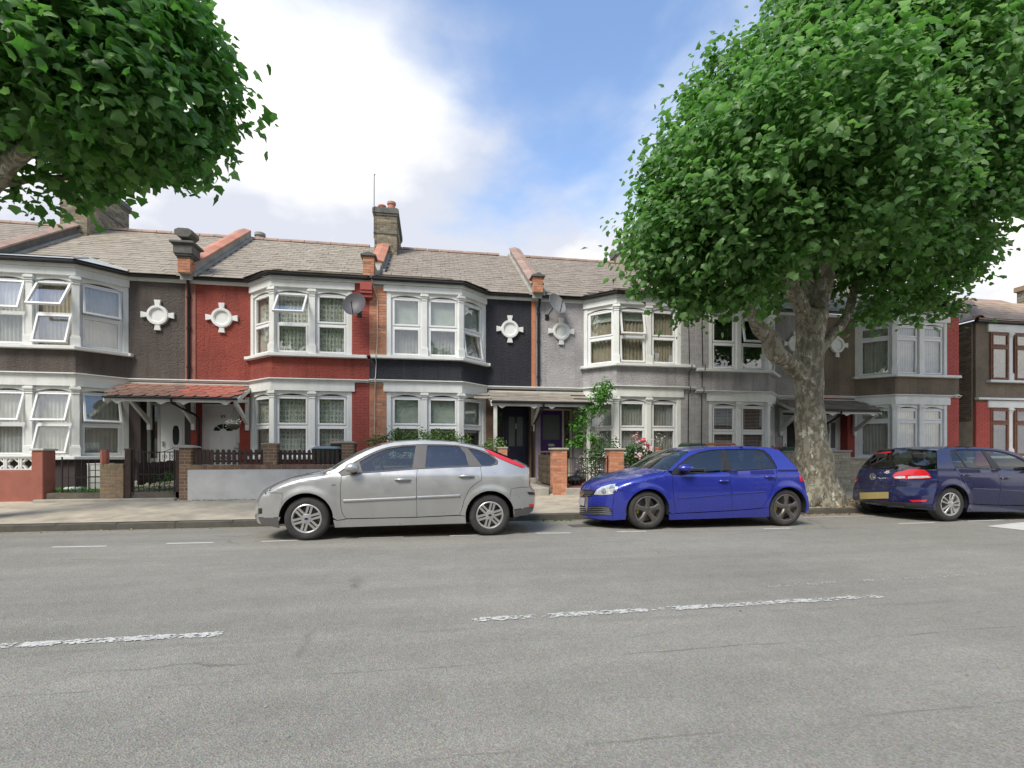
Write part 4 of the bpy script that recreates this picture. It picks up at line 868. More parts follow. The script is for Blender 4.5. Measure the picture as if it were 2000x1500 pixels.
def picket(label, x0, x1, z0, z1, y, step, wid, solid=0):
    root = thing('picket_fence', label, 'fence', ((x0 + x1)/2, y, z0), 'picket fences on the white wall')
    for zz in (.22, .74): MB().box(x0, x1, y + .022, y + .05, z0 + (z1 - z0) * zz - .025, z0 + (z1 - z0) * zz + .025).build('rail', M['timber'], root)
    h_ = z1 - z0; m = MB().prism([(-wid/2, 0), (wid/2, 0), (wid/2, h_ - .03), (wid*.25, h_), (-wid*.25, h_), (-wid/2, h_ - .03)], 0, .02, 'y').mesh('picket', M['timber'])
    x = x0 + wid/2 + .005
    while x < x1 - wid/2: inst('picket', m, root, Matrix.Translation((x, y + rnd.uniform(-.003, .003), z0 + rnd.uniform(-.006, .008))) @ Matrix.Rotation(rnd.gauss(0, .015), 4, 'Y')); x += (wid + .008) if x < x0 + solid else step
zf0 = zc1 + .004; picket('dark brown picket fence beside the brown brick gate pillar', q1 + .02, xw_(513), zf0, zw(440, 878), YW + .08, .118, .075, .32)
picket('dark brown picket fence between the two small brick piers', xw_(542), xw_(666), zf0, zw(600, 879), YW + .08, .105, .066)
# dividing fences running back to the houses
def board_fence(label, x, y0, y1, z0, zt0, zt1, mat, n, frame=False):
    root = thing('board_fence', label, 'fence', (x, (y0 + y1)/2, z0), 'fences dividing the front gardens')
    st = (y1 - y0) / n
    for i in range(n):
        a = y0 + i * st; t = (i + .5) / n; zt2 = zt0 + (zt1 - zt0) * t + rnd.uniform(-.01, .02)
        if frame: continue
        MB().box(x - .008, x + .008, a + .012, a + st - .006, z0 + rnd.uniform(.0, .05), zt2).build('board', mat, root)
    if frame:
        nb2 = int((zt0 - z0) / .085)
        for k_ in range(frame):
            a, b = y0 + (y1 - y0) * k_ / frame, y0 + (y1 - y0) * (k_ + 1) / frame
            MB().box(x - .03, x + .03, a, a + .05, z0, zt0 + .01).build('post', M['timber2'], root)
            for r_ in range(nb2): MB().box(x - .012 + .01 * (r_ % 2), x + .004 + .01 * (r_ % 2), a + .05, b, z0 + r_ * .085, z0 + r_ * .085 + .10).build('board', mat, root, M=Matrix.Translation((0, 0, rnd.uniform(0, .008))))
        MB().box(x - .04, x + .04, y0, y1, zt0 + .012, zt0 + .05).build('top_rail', M['timber2'], root)
    else:
        for zz in (.25, .75): MB().box(x + .009, x + .035, y0, y1, z0 + (zt0 - z0) * zz - .03, z0 + (zt0 - z0) * zz + .03).build('rail', mat, root)
    return root
board_fence('dark board fence running back between the brown and red houses', PB[1] - .02, YW + .25, YR - .2, .55, 1.05, 1.12, M['timber'], 20)
board_fence('brown lapped panel fence running back between the navy and purple doors', PB[3] - .03, YW + .34, YR - .55, .46, 1.30, 1.30, M['timber2'], 1, frame=3)
# orange brick gate pillars of the grey house
def gate_pillar(label, a, b, top, dep=.30):
    x0, x1 = xw_(a), xw_(b); root = thing('gate_pillar', label, 'pillar', ((x0 + x1)/2, YW, ZP), 'orange brick gate pillars'); zt2 = zw(a, top)
    MB().box(x0 + .006, x1 - .006, YW + .006, YW + dep, ZP - .03, zt2).build('pillar_core', M['mortar'], root)
    h_ = zt2 - ZP; bricks(root, (x0, YW + .004, ZP), (1, 0, 0), x1 - x0, h_, M['b_orange']); bricks(root, (x0 + .004, YW + dep - .01, ZP), (0, -1, 0), dep - .02, h_, M['b_orange'])
    MB().box(x0 - .04, x1 + .04, YW - .04, YW + dep + .04, zt2 + .001, zt2 + .055).build('pillar_cap', M['concrete'], root, bevel=.015)
gate_pillar('orange brick gate pillar at the end of the lapped panel fence', 1080, 1108, 879)
gate_pillar('orange brick gate pillar nearest the bonnet of the bright blue car', 1191, 1219, 879.5)
iron_gate('low black railing gate between the two orange brick pillars', xw_(1109), xw_(1190), zw(1150, 950), zw(1150, 894), YW + .10, 10)
st = MB().box(xw_(1105), xw_(1195), YW - .02, YW + .26, ZP - .05, zw(1150, 953)); st.build('gate_step', M['concrete'], kind='structure', bevel=.015)
MB().box(xw_(1100), xw_(1200), YW + .27, YR - .3, .3, .432).build('tiled_path', M['redtile'], kind='structure', bevel=.01)
MB().box(xw_(992), xw_(1072), YW - .05, YR - .3, .12, .425).build('garden_path', M['concrete'], kind='structure', bevel=.02)
MB().box(xw_(70), xw_(345), YW - .10, YW + .3, ZP - .05, zw(200, 974)).build('gate_step', M['concrete'], kind='structure', bevel=.015)
# low brick wall of the navy house, mostly hidden by the silver car
nx0, nx1 = xw_(700), xw_(992)
nw = thing('garden_wall', 'low orange brick wall under the hedge behind the silver car', 'wall', ((nx0 + nx1)/2, YW, ZP), 'front garden walls')
brick_block(nw, 'wall_base', nx0, nx1, YW, YW + .22, ZP - .02, .98, M['b_orange'], mort='mortar', sides='f')
o = brick_block(nw, 'wall_pillar', xw_(974), xw_(991), YW - .015, YW + .24, .985, zw(980, 876), M['b_orange'], mort='mortar', sides='fr'); MB().box(xw_(973), xw_(992), YW - .03, YW + .26, zw(980, 876) + .001, zw(980, 873)).build('pillar_cap', M['concrete'], o, bevel=.006)
gx0, gx1 = xw_(1221), xw_(1500)
gw = thing('garden_wall', 'low garden wall of the grey houses hidden behind the bright blue car', 'wall', ((gx0 + gx1)/2, YW, ZP), 'front garden walls')
brick_block(gw, 'wall_base', gx0, gx1, YW, YW + .22, ZP - .02, .75, M['b_orange'], mort='mortar', sides='f'); MB().box(gx0, gx1, YW - .02, YW + .24, .751, .80).build('wall_coping', M['concrete'], gw, bevel=.01)
# stone-faced walls by the tree
def stone_wall(label, a, b, top, dy=0.):
    x0, x1 = xw_(a), xw_(b); zt2 = zw((a + b)/2, top); root = thing('stone_wall', label, 'wall', ((x0 + x1)/2, YW, ZP), 'buff stone block walls')
    MB().box(x0 + .006, x1 - .006, YW + .006 + dy, YW + .3 + dy, ZP - .03, zt2).build('wall_core', M['mortar_d'], root); z = ZP; r_ = 0
    while z < zt2 - .04:
        hh = (.07, .10, .06, .11, .075)[r_ % 5]; hh = min(hh, zt2 - z)
        x = x0
        while x < x1 - .01:
            ln = min(rnd.uniform(.16, .46), x1 - x); ln = x1 - x if x1 - x - ln < .08 else ln
            inst('stone_block', brick_me(round(ln - .01, 2), round(hh - .01, 3), M['b_stone']), root, Matrix.Translation((x + ln/2, YW + dy + rnd.uniform(-.008, .004), z + .005))); x += ln
        z += hh; r_ += 1
    MB().box(x0 - .03, x1 + .03, YW - .035 + dy, YW + .33 + dy, zt2 + .001, zt2 + .05).build('wall_coping', M['concrete'], root, bevel=.012)
stone_wall('buff stone block pillar between the tree trunk and the dark blue car', 1624, 1660, 883, -.03)
stone_wall('buff stone block wall behind the dark blue car', 1661, 1900, 897)
stone_wall('buff stone block wall left of the plane tree trunk', 1545, 1604, 884, .0)
# ================================================================ cars
def paint(name, col, metal=.0, rough=.35, flake=0.):
    m, t, N_, L_, b = nodes(name); P = wpos(t)
    hs = node(t, 'ShaderNodeHueSaturation', Color=col4(col)); L_.new(rampn(t, noi(t, P, 3, 5), .3, .7, .95, 1.05), hs.inputs['Value'])
    L_.new(hs.outputs[0], b.inputs['Base Color']); b.inputs['Metallic'].default_value = metal
    L_.new(rampn(t, noi(t, P, 5, 6, .65), .35, .75, rough * .8, rough * 1.35), b.inputs['Roughness'])
    b.inputs['Coat Weight'].default_value = 1; L_.new(rampn(t, noi(t, P, 4, 6, .65), .4, .75, .02, .09), b.inputs['Coat Roughness']); return m
M['p_silver'] = paint('p_silver', (.40, .40, .385), .5, .34); M['p_blue'] = paint('p_blue', (.024, .036, .30), .25, .26); M['p_navy'] = paint('p_navy', (.008, .010, .060), .25, .3)
M['carglass'] = glassmat('carglass', (.60, .68, .62), .085); M['tint'] = glassmat('tint', (.26, .28, .27), .12)
M['trim'] = pmat('trim', (.018, .018, .019), rough=.5, var=.15, scale=8); M['trim_grey'] = pmat('trim_grey', (.09, .085, .08), rough=.5, var=.1)
M['tyre'] = pmat('tyre', (.032, .031, .029), rough=.85, var=.2, scale=9, stain=(.09, .085, .075), stainamt=.5, bump=.3, bscale=120)
M['alloy'] = pmat('alloy', (.58, .57, .55), rough=.3, metal=.75, var=.08, scale=12, stain=(.25, .22, .18), stainamt=.25); M['alloy_dark'] = pmat('alloy_dark', (.17, .155, .14), rough=.32, metal=.7, var=.1, stain=(.16, .14, .11), stainamt=.3)
M['disc'] = pmat('disc', (.16, .15, .14), rough=.45, metal=.8, var=.2); M['well'] = pmat('well', (.008, .008, .008), rough=.95, var=.1)
M['seat'] = pmat('seat', (.035, .035, .036), rough=.9, var=.15); M['redlens'] = pmat('redlens', (.55, .015, .02), rough=.12, var=.1, coat=1); M['clearlens'] = pmat('clearlens', (.62, .64, .62), rough=.12, var=.25, scale=25, coat=1, metal=.35)
M['plate_w'] = pmat('plate_w', (.40, .40, .39), rough=.4, var=.06); M['plate_y'] = pmat('plate_y', (.30, .24, .09), rough=.4, var=.08); M['caliper'] = pmat('caliper', (.55, .42, .04), rough=.4)
def lerp_tab(tab, x):
    for (a, b), (c, d) in zip(tab, tab[1:]):
        if x <= c: return b + (d - b) * (0 if c == a else max(0, min(1, (x - a) / (c - a))))
    return tab[-1][1]
def dens(poly, st=.045):
    r = []
    for i, p in enumerate(poly):
        q = poly[(i + 1) % len(poly)]; n = max(1, int(math.hypot(q[0]-p[0], q[1]-p[1]) / st))
        r += [(p[0] + (q[0]-p[0]) * k / n, p[1] + (q[1]-p[1]) * k / n) for k in range(n)]
    return r
def smooth_open(pts, n=6):
    out_ = []
    for i in range(len(pts) - 1):
        p0, p1, p2, p3 = pts[max(i-1, 0)], pts[i], pts[i+1], pts[min(i+2, len(pts)-1)]
        for k in range(n):
            t = k / n; out_.append(tuple(.5 * (2*b + (c-a)*t + (2*a-5*b+4*c-d)*t*t + (3*b-a-3*c+d)*t**3) for a, b, c, d in zip(p0, p1, p2, p3)))
    return out_ + [pts[-1]]
def inset_poly(poly, d):
    n = len(poly); ar = sum(poly[i][0]*poly[(i+1) % n][1] - poly[(i+1) % n][0]*poly[i][1] for i in range(n)); s = 1 if ar > 0 else -1; r = []
    for i in range(n):
        a, b, c = Vector(poly[i-1]), Vector(poly[i]), Vector(poly[(i+1) % n]); e, f = (b-a), (c-b)
        if e.length < 1e-6 or f.length < 1e-6: r.append(tuple(b)); continue
        e.normalize(); f.normalize(); m = Vector((-e.y - f.y, e.x + f.x)) * s
        r.append(tuple(b + m.normalized() * d) if m.length > 1e-4 else tuple(b))
    return r
def cdt(outer, holes=(), sp=.06):
    vs = [Vector(p) for p in outer]; n = len(vs); ed = [(i, (i+1) % n) for i in range(n)]
    for h in holes:
        b = len(vs); k = len(h); vs += [Vector(p) for p in h]; ed += [(b+i, b+(i+1) % k) for i in range(k)]
    xs = [p[0] for p in outer]; ys = [p[1] for p in outer]; y = min(ys) + sp/2; rr = 0
    bound = [Vector(p) for p in outer] + [Vector(p) for h in holes for p in h]
    while y < max(ys):
        x = min(xs) + (sp/2 if rr % 2 else 0)
        while x < max(xs):
            if inpoly((x, y), outer) and not any(inpoly((x, y), h) for h in holes) and min((q[0]-x)**2 + (q[1]-y)**2 for q in bound) > (sp*.45)**2: vs.append(Vector((x, y)))
            x += sp
        y += sp * .87; rr += 1
    V, E, Fc, *_ = geometry.delaunay_2d_cdt(vs, ed, [], 0, 1e-5)
    fs = []
    for f in Fc:
        c = (sum(V[i].x for i in f) / len(f), sum(V[i].y for i in f) / len(f))
        if inpoly(c, outer) and not any(inpoly(c, h) for h in holes): fs.append(tuple(f) if (V[f[1]]-V[f[0]]).cross(V[f[2]]-V[f[0]]) > 0 else tuple(f)[::-1])
    return [tuple(v) for v in V], fs
def arc_pts(c, r, a0, a1, n=18): return [(c[0] + r * math.cos(R(a0 + (a1-a0)*i/n)), c[1] + r * math.sin(R(a0 + (a1-a0)*i/n))) for i in range(n + 1)]

class Car:
    """side panels, top strip and fittings in local metres: l = along from front axle to tail, d = in from the near flank, z = up"""
    def __init__(s, name, label, W, Yn, place, paintm, wheels, rt, zbelt, nose, tail, group='parked cars'):
        s.W, s.Yn, s.place, s.pm, s.wheels, s.rt, s.zb, s.nose, s.tail = W, Yn, place, paintm, wheels, rt, zbelt, nose, tail
        c = place((wheels[1][0]/2, W/2, 0)); s.root = thing(name, label, 'car', (c.x, c.y, 0), group); s.meshes = []; s.top = None
    def inset(s, l, z, rnd_top=True):
        zm = .60
        i = .075 * ((zm - z)/zm)**2 if z < zm else .035 * (min(z, s.zb) - zm)**2 / (s.zb - zm)**2
        if z > s.zb: i += .42 * (z - s.zb) + .28 * (z - s.zb)**2
        t = max(0, (s.nose[1] - l) / (s.nose[1] - s.nose[0])); i += s.nose[2] * t**2.3
        t = max(0, (l - s.tail[0]) / (s.tail[1] - s.tail[0])); i += s.tail[2] * t**2.3
        for (wl, wz) in s.wheels:
            q = math.hypot(l - wl, z - wz); b_ = max(0, 1 - abs(q - s.arch) / .12); i -= .016 * b_ * b_ * (3 - 2 * b_) * (1 if z < s.zb else 0)
        if rnd_top and s.top:
            zt = lerp_tab(s.top, l)
            if z > zt - .07 and z < s.zb + .05: i += .055 * max(0, (z - zt + .07) / .07)**2
        return i
    arch = .36
    def P(s, l, z, off=0.): return s.place((l, s.inset(l, z) + off, z))
    def tr(s, px, py, rx):          # photo pixel -> local (l, z), lying on the near flank
        z = .7; l = 0
        for _ in range(7):
            w_ = pt(px, py, s.Yn + s.inset(l, z, False)); l = rx(w_.x); z = w_.z
        return (l, z)
    def obj(s, name, V, Fs, mat, parent=None, thick=.012, far=False, sm=True, nrm=None):
        V = [Vector(v) for v in V]; cen = s.place((1.3, s.W/2, .7)); a = 0.
        fn = []
        for f in Fs:
            n_ = (V[f[1]] - V[f[0]]).cross(V[f[-1]] - V[f[0]]); fn.append(n_); a += n_.dot(V[f[0]] - cen)
        if a < 0: Fs = [tuple(f)[::-1] for f in Fs]; fn = [-n_ for n_ in fn]
        if nrm is None:
            nrm = [Vector() for _ in V]
            for f, n_ in zip(Fs, fn):
                for q_ in f: nrm[q_] += n_
            nrm = [n_.normalized() if n_.length > 1e-12 else Vector((0, -1, 0)) for n_ in nrm]
        else:
            av = [Vector() for _ in V]
            for f, n_ in zip(Fs, fn):
                for q_ in f: av[q_] += n_
            nrm = [n_ if n_.dot(b_) >= 0 else -n_ for n_, b_ in zip(nrm, av)]
        VV, FF, NN = list(V), [tuple(f) for f in Fs], list(nrm)
        if thick:                                   # a folded edge all round the panel
            use = {}
            for f in Fs:
                for k_ in range(len(f)):
                    e_ = (f[k_], f[(k_+1) % len(f)]); use[tuple(sorted(e_))] = use.get(tuple(sorted(e_)), []) + [e_]
            for es in use.values():
                if len(es) != 1: continue
                p_, q_ = es[0]; b = len(VV); VV += [V[q_], V[p_], V[p_] - nrm[p_] * thick, V[q_] - nrm[q_] * thick]; FF.append((b, b+1, b+2, b+3))
                n_ = (VV[b+1] - VV[b]).cross(VV[b+2] - VV[b+1]); NN += [n_.normalized() if n_.length > 1e-12 else nrm[p_]] * 4
        me = bpy.data.meshes.new(name); me.from_pydata([tuple(v) for v in VV], [], FF); me.polygons.foreach_set('use_smooth', [True] * len(me.polygons))
        me.materials.append(mat); me.update(); me.normals_split_custom_set_from_vertices([tuple(n_) for n_ in NN])
        return link(bpy.data.objects.new(name, me), parent or s.root)
    def panel(s, name, poly, mat, holes=(), gap=.0035, off=0., sp=.06, both=True, parent=None, thick=.014):
        o = dens(inset_poly(poly, gap), .05); hs = [dens(h, .05) for h in holes]; V, Fs = cdt(o, hs, .036 if name in ('front_wing', 'rear_wing') else sp); r = None
        for side in ((0, 1) if both else (0,)):
            W3 = []
            for (l, z) in V:
                d = s.inset(l, z) + off; W3.append(s.place((l, d if side == 0 else s.W - d, z)))
            NR = []; h_ = .008
            for (l, z) in V:
                def Q_(l_, z_):
                    d_ = s.inset(l_, z_); return s.place((l_, d_ if side == 0 else s.W - d_, z_))
                n_ = (Q_(l + h_, z) - Q_(l - h_, z)).cross(Q_(l, z + h_) - Q_(l, z - h_)).normalized(); NR.append(n_ if n_.y * (1 if side else -1) > 0 else -n_)
            ob = s.obj(name, W3, Fs, mat, parent, thick, nrm=NR)
            if side == 0: r = ob; s.meshes.append((W3, Fs))
        return r
    def strip(s, name, edge, mat, thick=.014, n=18, pw=2.4, parent=None, keep=True, dz=0.):
        """edge: list of (l, z, bl, bz): the near edge and how far the middle bulges"""
        rows = []
        for (l, z, bl, bz) in edge:
            i = s.inset(l, z); row = []
            for k in range(n + 1):
                v = -1 + 2 * k / n; v = math.copysign(abs(v)**.8, v); q = 1 - abs(v)**pw
                row.append(s.place((l + bl * q, s.W/2 + v * (s.W/2 - i), z + bz * q + dz)))
            rows.append(row)
        g = MB().grid(rows); o = s.obj(name, g.v, g.f, mat, parent, thick)
        if keep: s.meshes.append((g.v, g.f))
        return o
    def bvh(s):
        V, Fs = [], []
        for v, f in s.meshes:
            b = len(V); V += [Vector(x) for x in v]; Fs += [tuple(i + b for i in q) for q in f]
        s.tree = BVHTree.FromPolygons(V, Fs)
    def decal(s, name, pix, mat, off=.006, sp=6., parent=None, thick=.005, holes=()):
        """a fitting outlined in photo pixels, laid on the body it covers"""
        V, Fs = cdt(dens(pix, sp), [dens(h, sp) for h in holes], sp); W3 = []; NR = {}; org = Vector((0, 0, CAMH))
        for (px, py) in V:
            d = (pt(px, py, 5.) - org).normalized(); h, nn, _, _ = s.tree.ray_cast(org, d, 40)
            if h is None: W3.append(None); continue
            if nn.dot(d) > 0: nn = -nn
            W3.append(h + nn * off); NR[len(W3) - 1] = nn.copy()
        ok = [f for f in Fs if all(W3[i] is not None for i in f)]
        used = sorted({i for f in ok for i in f}); mp = {i: k for k, i in enumerate(used)}
        if not used: return None
        return s.obj(name, [W3[i] for i in used], [tuple(mp[i] for i in f) for f in ok], mat, parent, thick, nrm=[NR[i] for i in used])
    def mirror_to_far(s, o, name, mat):
        V = []
        for v in o.data.vertices:
            V.append(Vector((v.co.x, 2 * (s.Yn + s.W/2) - v.co.y, v.co.z)))
        return s.obj(name, V, [tuple(p.vertices) for p in o.data.polygons], mat, None, .005)
    def wheel(s, idx, style, rim_r, tw=.205):
        wl, wz = s.wheels[idx]
        for side in (0, 1):
            d0 = .035 if side == 0 else s.W - .035
            c = s.place((wl, d0, wz)); Mx = Matrix.Translation(c) @ Matrix.Rotation(R(90), 4, 'X') if side == 0 else Matrix.Translation(c) @ Matrix.Rotation(R(-90), 4, 'X')
            r_, rr = s.rt, rim_r       # local +z points out of the car
            g = MB(Mx); g.lathe([(rr - .01, -.02), (rr + .006, -.002), (rr + .02, .004), (r_ - .05, .006), (r_ - .022, -.004), (r_ - .006, -.022), (r_, -.045), (r_ + .001, -tw/2), (r_, -tw + .045), (r_ - .02, -tw), (rr, -tw + .01)], 56)
            ty = g.build('wheel', M['tyre'], s.root, smooth=50)
            g = MB(Mx); g.lathe([(rr + .006, -.002), (rr - .004, .003), (rr - .016, -.002), (rr - .024, -.03), (rr - .03, -tw + .02)], 48); g.build('rim', M['alloy' if style != 'star' else 'alloy_dark'], ty, smooth=35)
            MB(Mx).lathe([(.0, -.085), (rr * .80, -.085), (rr * .80, -.10), (0, -.10)], 32).build('brake_disc', M['disc'], ty, smooth=35)
            MB(Mx).lathe([(rr - .02, -.13), (0, -.13)], 24).build('wheel_back', M['well'], ty)
            if side == 1: continue
            am = M['alloy_dark'] if style == 'star' else M['alloy']
            if style == 'bars':
                for k in range(6):
                    for q in (-1, 1):
                        T = Mx @ Matrix.Rotation(2*math.pi*k/6 + .26, 4, 'Z'); g = MB(T); y0 = q * .026
                        g.add([(.05, y0-.017, -.012), (.05, y0+.017, -.012), (rr-.012, y0+.02, -.006), (rr-.012, y0-.02, -.006), (.05, y0-.013, .006), (.05, y0+.013, .006), (rr-.014, y0+.016, .002), (rr-.014, y0-.016, .002)], [(0,3,2,1),(4,5,6,7),(0,1,5,4),(1,2,6,5),(2,3,7,6),(3,0,4,7)]); g.build('spoke', am, ty)
                MB(Mx).lathe([(.072, -.015), (.070, .006), (.060, .010), (.036, .010), (.034, .013), (0, .014)], 28).build('hub', am, ty, smooth=35)
                MB(Mx @ Matrix.Scale(.62, 4, (0, 1, 0))).lathe([(.028, .010), (.028, .0165), (0, .0168)], 24).build('hub_badge', M['badge_blue'], ty)
            elif style == 'star':
                for k in range(5):
                    T = Mx @ Matrix.Rotation(2*math.pi*k/5 + .31, 4, 'Z'); g = MB(T); L0, L1 = .03, rr - .012
                    g.add([(L0, -.05, -.01), (L0, .05, -.01), (L1*.6, .034, .0), (L1, .058, -.006), (L1, -.058, -.006), (L1*.6, -.034, .0), (L0, -.022, .016), (L0, .022, .016), (L1*.6, .014, .012), (L1, .030, .002), (L1, -.030, .002), (L1*.6, -.014, .012)],
                          [(6,7,8,11), (11,8,9,10), (0,6,11,5), (5,11,10,4), (7,1,2,8), (8,2,3,9), (4,10,9,3), (0,1,7,6)]); g.build('spoke', am, ty)
                MB(Mx).lathe([(.060, -.01), (.056, .016), (.040, .020), (.036, .014), (.022, .014), (.020, .019), (0, .02)], 24).build('hub', am, ty, smooth=35)
                g = MB(Mx); g.box(-rr*.78, -rr*.55, -.06, .06, -.084, -.06); g.build('caliper', M['caliper'], ty, bevel=.01)
            else:
                for k in range(5):
                    for q in (-1, 1):
                        T = Mx @ Matrix.Rotation(2*math.pi*k/5 + .1, 4, 'Z'); g = MB(T)
                        g.add([(.03, q*.012-.014, -.012), (.03, q*.012+.014, -.012), (rr-.012, q*.045+.017, -.006), (rr-.012, q*.045-.017, -.006), (.03, q*.012-.01, .010), (.03, q*.012+.01, .010), (rr-.014, q*.045+.013, .002), (rr-.014, q*.045-.013, .002)], [(0,3,2,1),(4,5,6,7),(0,1,5,4),(1,2,6,5),(2,3,7,6),(3,0,4,7)]); g.build('spoke', am, ty)
                MB(Mx).lathe([(.058, -.015), (.056, .010), (.046, .014), (0, .015)], 24).build('hub', am, ty, smooth=35)
        # dark liner of the arch
        for side in (0, 1):
            ar = s.arch + .012; a = [s.place((wl + ar*math.cos(R(t)), 0, wz + ar*math.sin(R(t)))) for t in range(-12, 193, 12)]
            y0, y1 = (s.Yn + .03, s.Yn + .42) if side == 0 else (s.Yn + s.W - .42, s.Yn + s.W - .03); i0 = s.inset(wl, wz + ar) + .012
            MB().grid([[(p.x, y0 + i0*.3, p.z) for p in a], [(p.x, y1, p.z) for p in a]]).build('wheel_arch_liner', M['well'], s.root, recalc=False)
            yy = y1 if side == 0 else y0; pc = s.place((wl, 0, wz)); g = MB(); n = len(a); g.add([(pc.x, yy, pc.z)] + [(p.x, yy, p.z) for p in a], [(0, i, i+1) for i in range(1, n)]); g.build('wheel_arch_back', M['well'], s.root, recalc=False)
    def inner(s, l0, l1, seats=True):
        g = MB(); b = lambda l0, l1, d0, d1, z0, z1: (lambda p, q: g.box(min(p.x, q.x), max(p.x, q.x), p.y, q.y, z0, z1))(s.place((l0, d0, 0)), s.place((l1, d1, 0)))
        r0, r1 = s.wheels[0][0] + .42, s.wheels[1][0] - .42
        b(r0, r1, .11, s.W - .11, .19, .30); b(l0 + .12, r0, .48, s.W - .48, .19, .62); b(r1, l1 - .12, .48, s.W - .48, .22, .55); g.build('floor_pan', M['well'], s.root)
        g = MB(); b = lambda l0, l1, d0, d1, z0, z1: (lambda p, q: g.box(min(p.x, q.x), max(p.x, q.x), p.y, q.y, z0, z1))(s.place((l0, d0, 0)), s.place((l1, d1, 0)))
        b(.42, .80, .12, s.W - .12, .55, .88); g.build('dashboard', M['seat'], s.root, bevel=.04)
        for ls in (1.15, 2.05):
            for dd in (s.W * .27, s.W * .73):
                g = MB(); b = lambda l0, l1, d0, d1, z0, z1: (lambda p, q: g.box(min(p.x, q.x), max(p.x, q.x), p.y, q.y, z0, z1))(s.place((l0, d0, 0)), s.place((l1, d1, 0)))
                b(ls, ls + .48, dd - .24, dd + .24, .35, .55)
                pr = [s.place((l, 0, z)) for l, z in ((ls + .42, .5), (ls + .56, .5), (ls + .72, 1.10), (ls + .62, 1.10))]
                g.prism([(p.x, p.z) for p in pr], s.Yn + dd - .23, s.Yn + dd + .23, 'y'); pr = [s.place((l, 0, z)) for l, z in ((ls + .62, 1.12), (ls + .71, 1.12), (ls + .75, 1.29), (ls + .67, 1.29))]
                g.prism([(p.x, p.z) for p in pr], s.Yn + dd - .13, s.Yn + dd + .13, 'y'); g.build('seat', M['seat'], s.root, bevel=.025)
        c = s.place((.98, s.W * .73, .92)); MB(Matrix.Translation(c) @ Matrix.Rotation(R(65) * (1 if s.place((1,0,0)).x > s.place((0,0,0)).x else -1), 4, 'Y')).tube([(.18*math.cos(t*.3), .18*math.sin(t*.3), 0) for t in range(22)], .015, 6).build('steering_wheel', M['seat'], s.root, smooth=60)
    def mirror_(s, l, z, size, mat, sgn=1):
        for side in (0, 1):
            d = s.inset(l, z) - .10; c = s.place((l, d if side == 0 else s.W - d, z + .06)); g = MB(Matrix.Translation(c)); n, m = 12, 8
            rows = []
            for j in range(m + 1):
                t = math.pi * j / m; rows.append([(size[0] * math.cos(t), size[1] * math.sin(t) * math.cos(2*math.pi*k/n), size[2] * math.sin(t) * math.sin(2*math.pi*k/n) * (1 if math.sin(2*math.pi*k/n) > 0 else .75)) for k in range(n + 1)])
            g.grid(rows); mo = g.build('wing_mirror', mat, s.root, smooth=180)
            p = s.place((l + .02 * sgn, s.inset(l, z) + .01 if side == 0 else s.W - s.inset(l, z) - .01, z)); MB().tube([p, c + Vector((0, 0, -size[2]*.55))], .028, 8).build('mirror_arm', M['trim'], mo, smooth=60)
    def along(s, name, pts, h_, out_, mat, both=True):      # a rub strip along the flank
        for side in ((0, 1) if both else (0,)):
            rows = []
            for l, z in dens([pts[0], pts[1]], .05)[:int(math.hypot(pts[1][0]-pts[0][0], pts[1][1]-pts[0][1])/.05)] + [pts[1]]:
                row = []
                for dz, oo in ((-h_/2, -.003), (-h_/2 + .006, out_), (h_/2 - .006, out_), (h_/2, -.003)):
                    d = s.inset(l, z + dz) - oo; row.append(s.place((l, d if side == 0 else s.W - d, z + dz)))
                rows.append(row)
            g = MB().grid(rows); s.obj(name, g.v, g.f, mat, None, 0)
    def handle(s, l, z, mat, ln=.20):
        for side in (0, 1):
            d0 = s.inset(l, z); dd = lambda o_: (d0 - o_) if side == 0 else s.W - d0 + o_
            g = MB(); g.tube([s.place((l - ln/2, dd(.002), z)), s.place((l - ln*.38, dd(.028), z + .004)), s.place((l, dd(.034), z + .006)), s.place((l + ln*.38, dd(.028), z + .004)), s.place((l + ln/2, dd(.002), z))], [.012, .016, .017, .016, .012], 8); hd = g.build('door_handle', mat, s.root, smooth=60)
            c = s.place((l, dd(-.001), z - .012)); MB(Matrix.Translation(c) @ Matrix.Scale(.5, 4, (0, 0, 1)) @ Matrix.Scale(.16, 4, (0, 1, 0))).lathe([(0, -.05), (.03, -.04), (.05, 0), (.03, .04), (0, .05)], 14).build('handle_cup', M['trim'] if mat != M['p_silver'] else M['p_silver'], hd, smooth=180)
M['badge_blue'] = pmat('badge_blue', (.02, .03, .10), rough=.25)

# ---------------------------------------------------------------- silver hatchback
YS = 7.42
ws = [pt(490 + 377/3.509, 840 + 608/3.509, YS), pt(490 + 1640/3.509, 840 + 580/3.509, YS)]
xf = ws[0].x; wb = ws[1].x - ws[0].x; rt_s = .318
sv = Car('parked_car', 'silver five-door hatchback parked in front of the red and navy houses', 1.80, YS, lambda p: Vector((xf + p[0], YS + p[1], p[2])), M['p_silver'],
         [(0, rt_s), (wb, rt_s)], rt_s, .93, (-.80, -.15, .20), (wb + .15, wb + .80, .16))
sv.arch = .375
T = lambda zx, zy: sv.tr(490 + zx/3.509, 840 + zy/3.509, lambda x: x - xf)
def TT(*a): return [T(*p) for p in a]
zoff = -ws[0].z + rt_s
front_low = TT((50, 598), (52, 500), (64, 468), (95, 422))
bon = smooth_open(TT((95, 422), (135, 398), (200, 366), (300, 332), (400, 311), (490, 296), (575, 268)), 3)
pil = smooth_open(TT((575, 268), (640, 224), (720, 178), (820, 130), (900, 103), (980, 86), (1080, 76), (1200, 73), (1320, 78), (1420, 89), (1520, 106), (1600, 124)), 3)
rear_ = smooth_open(TT((1600, 124), (1700, 165), (1800, 206), (1872, 240), (1900, 262)), 3)
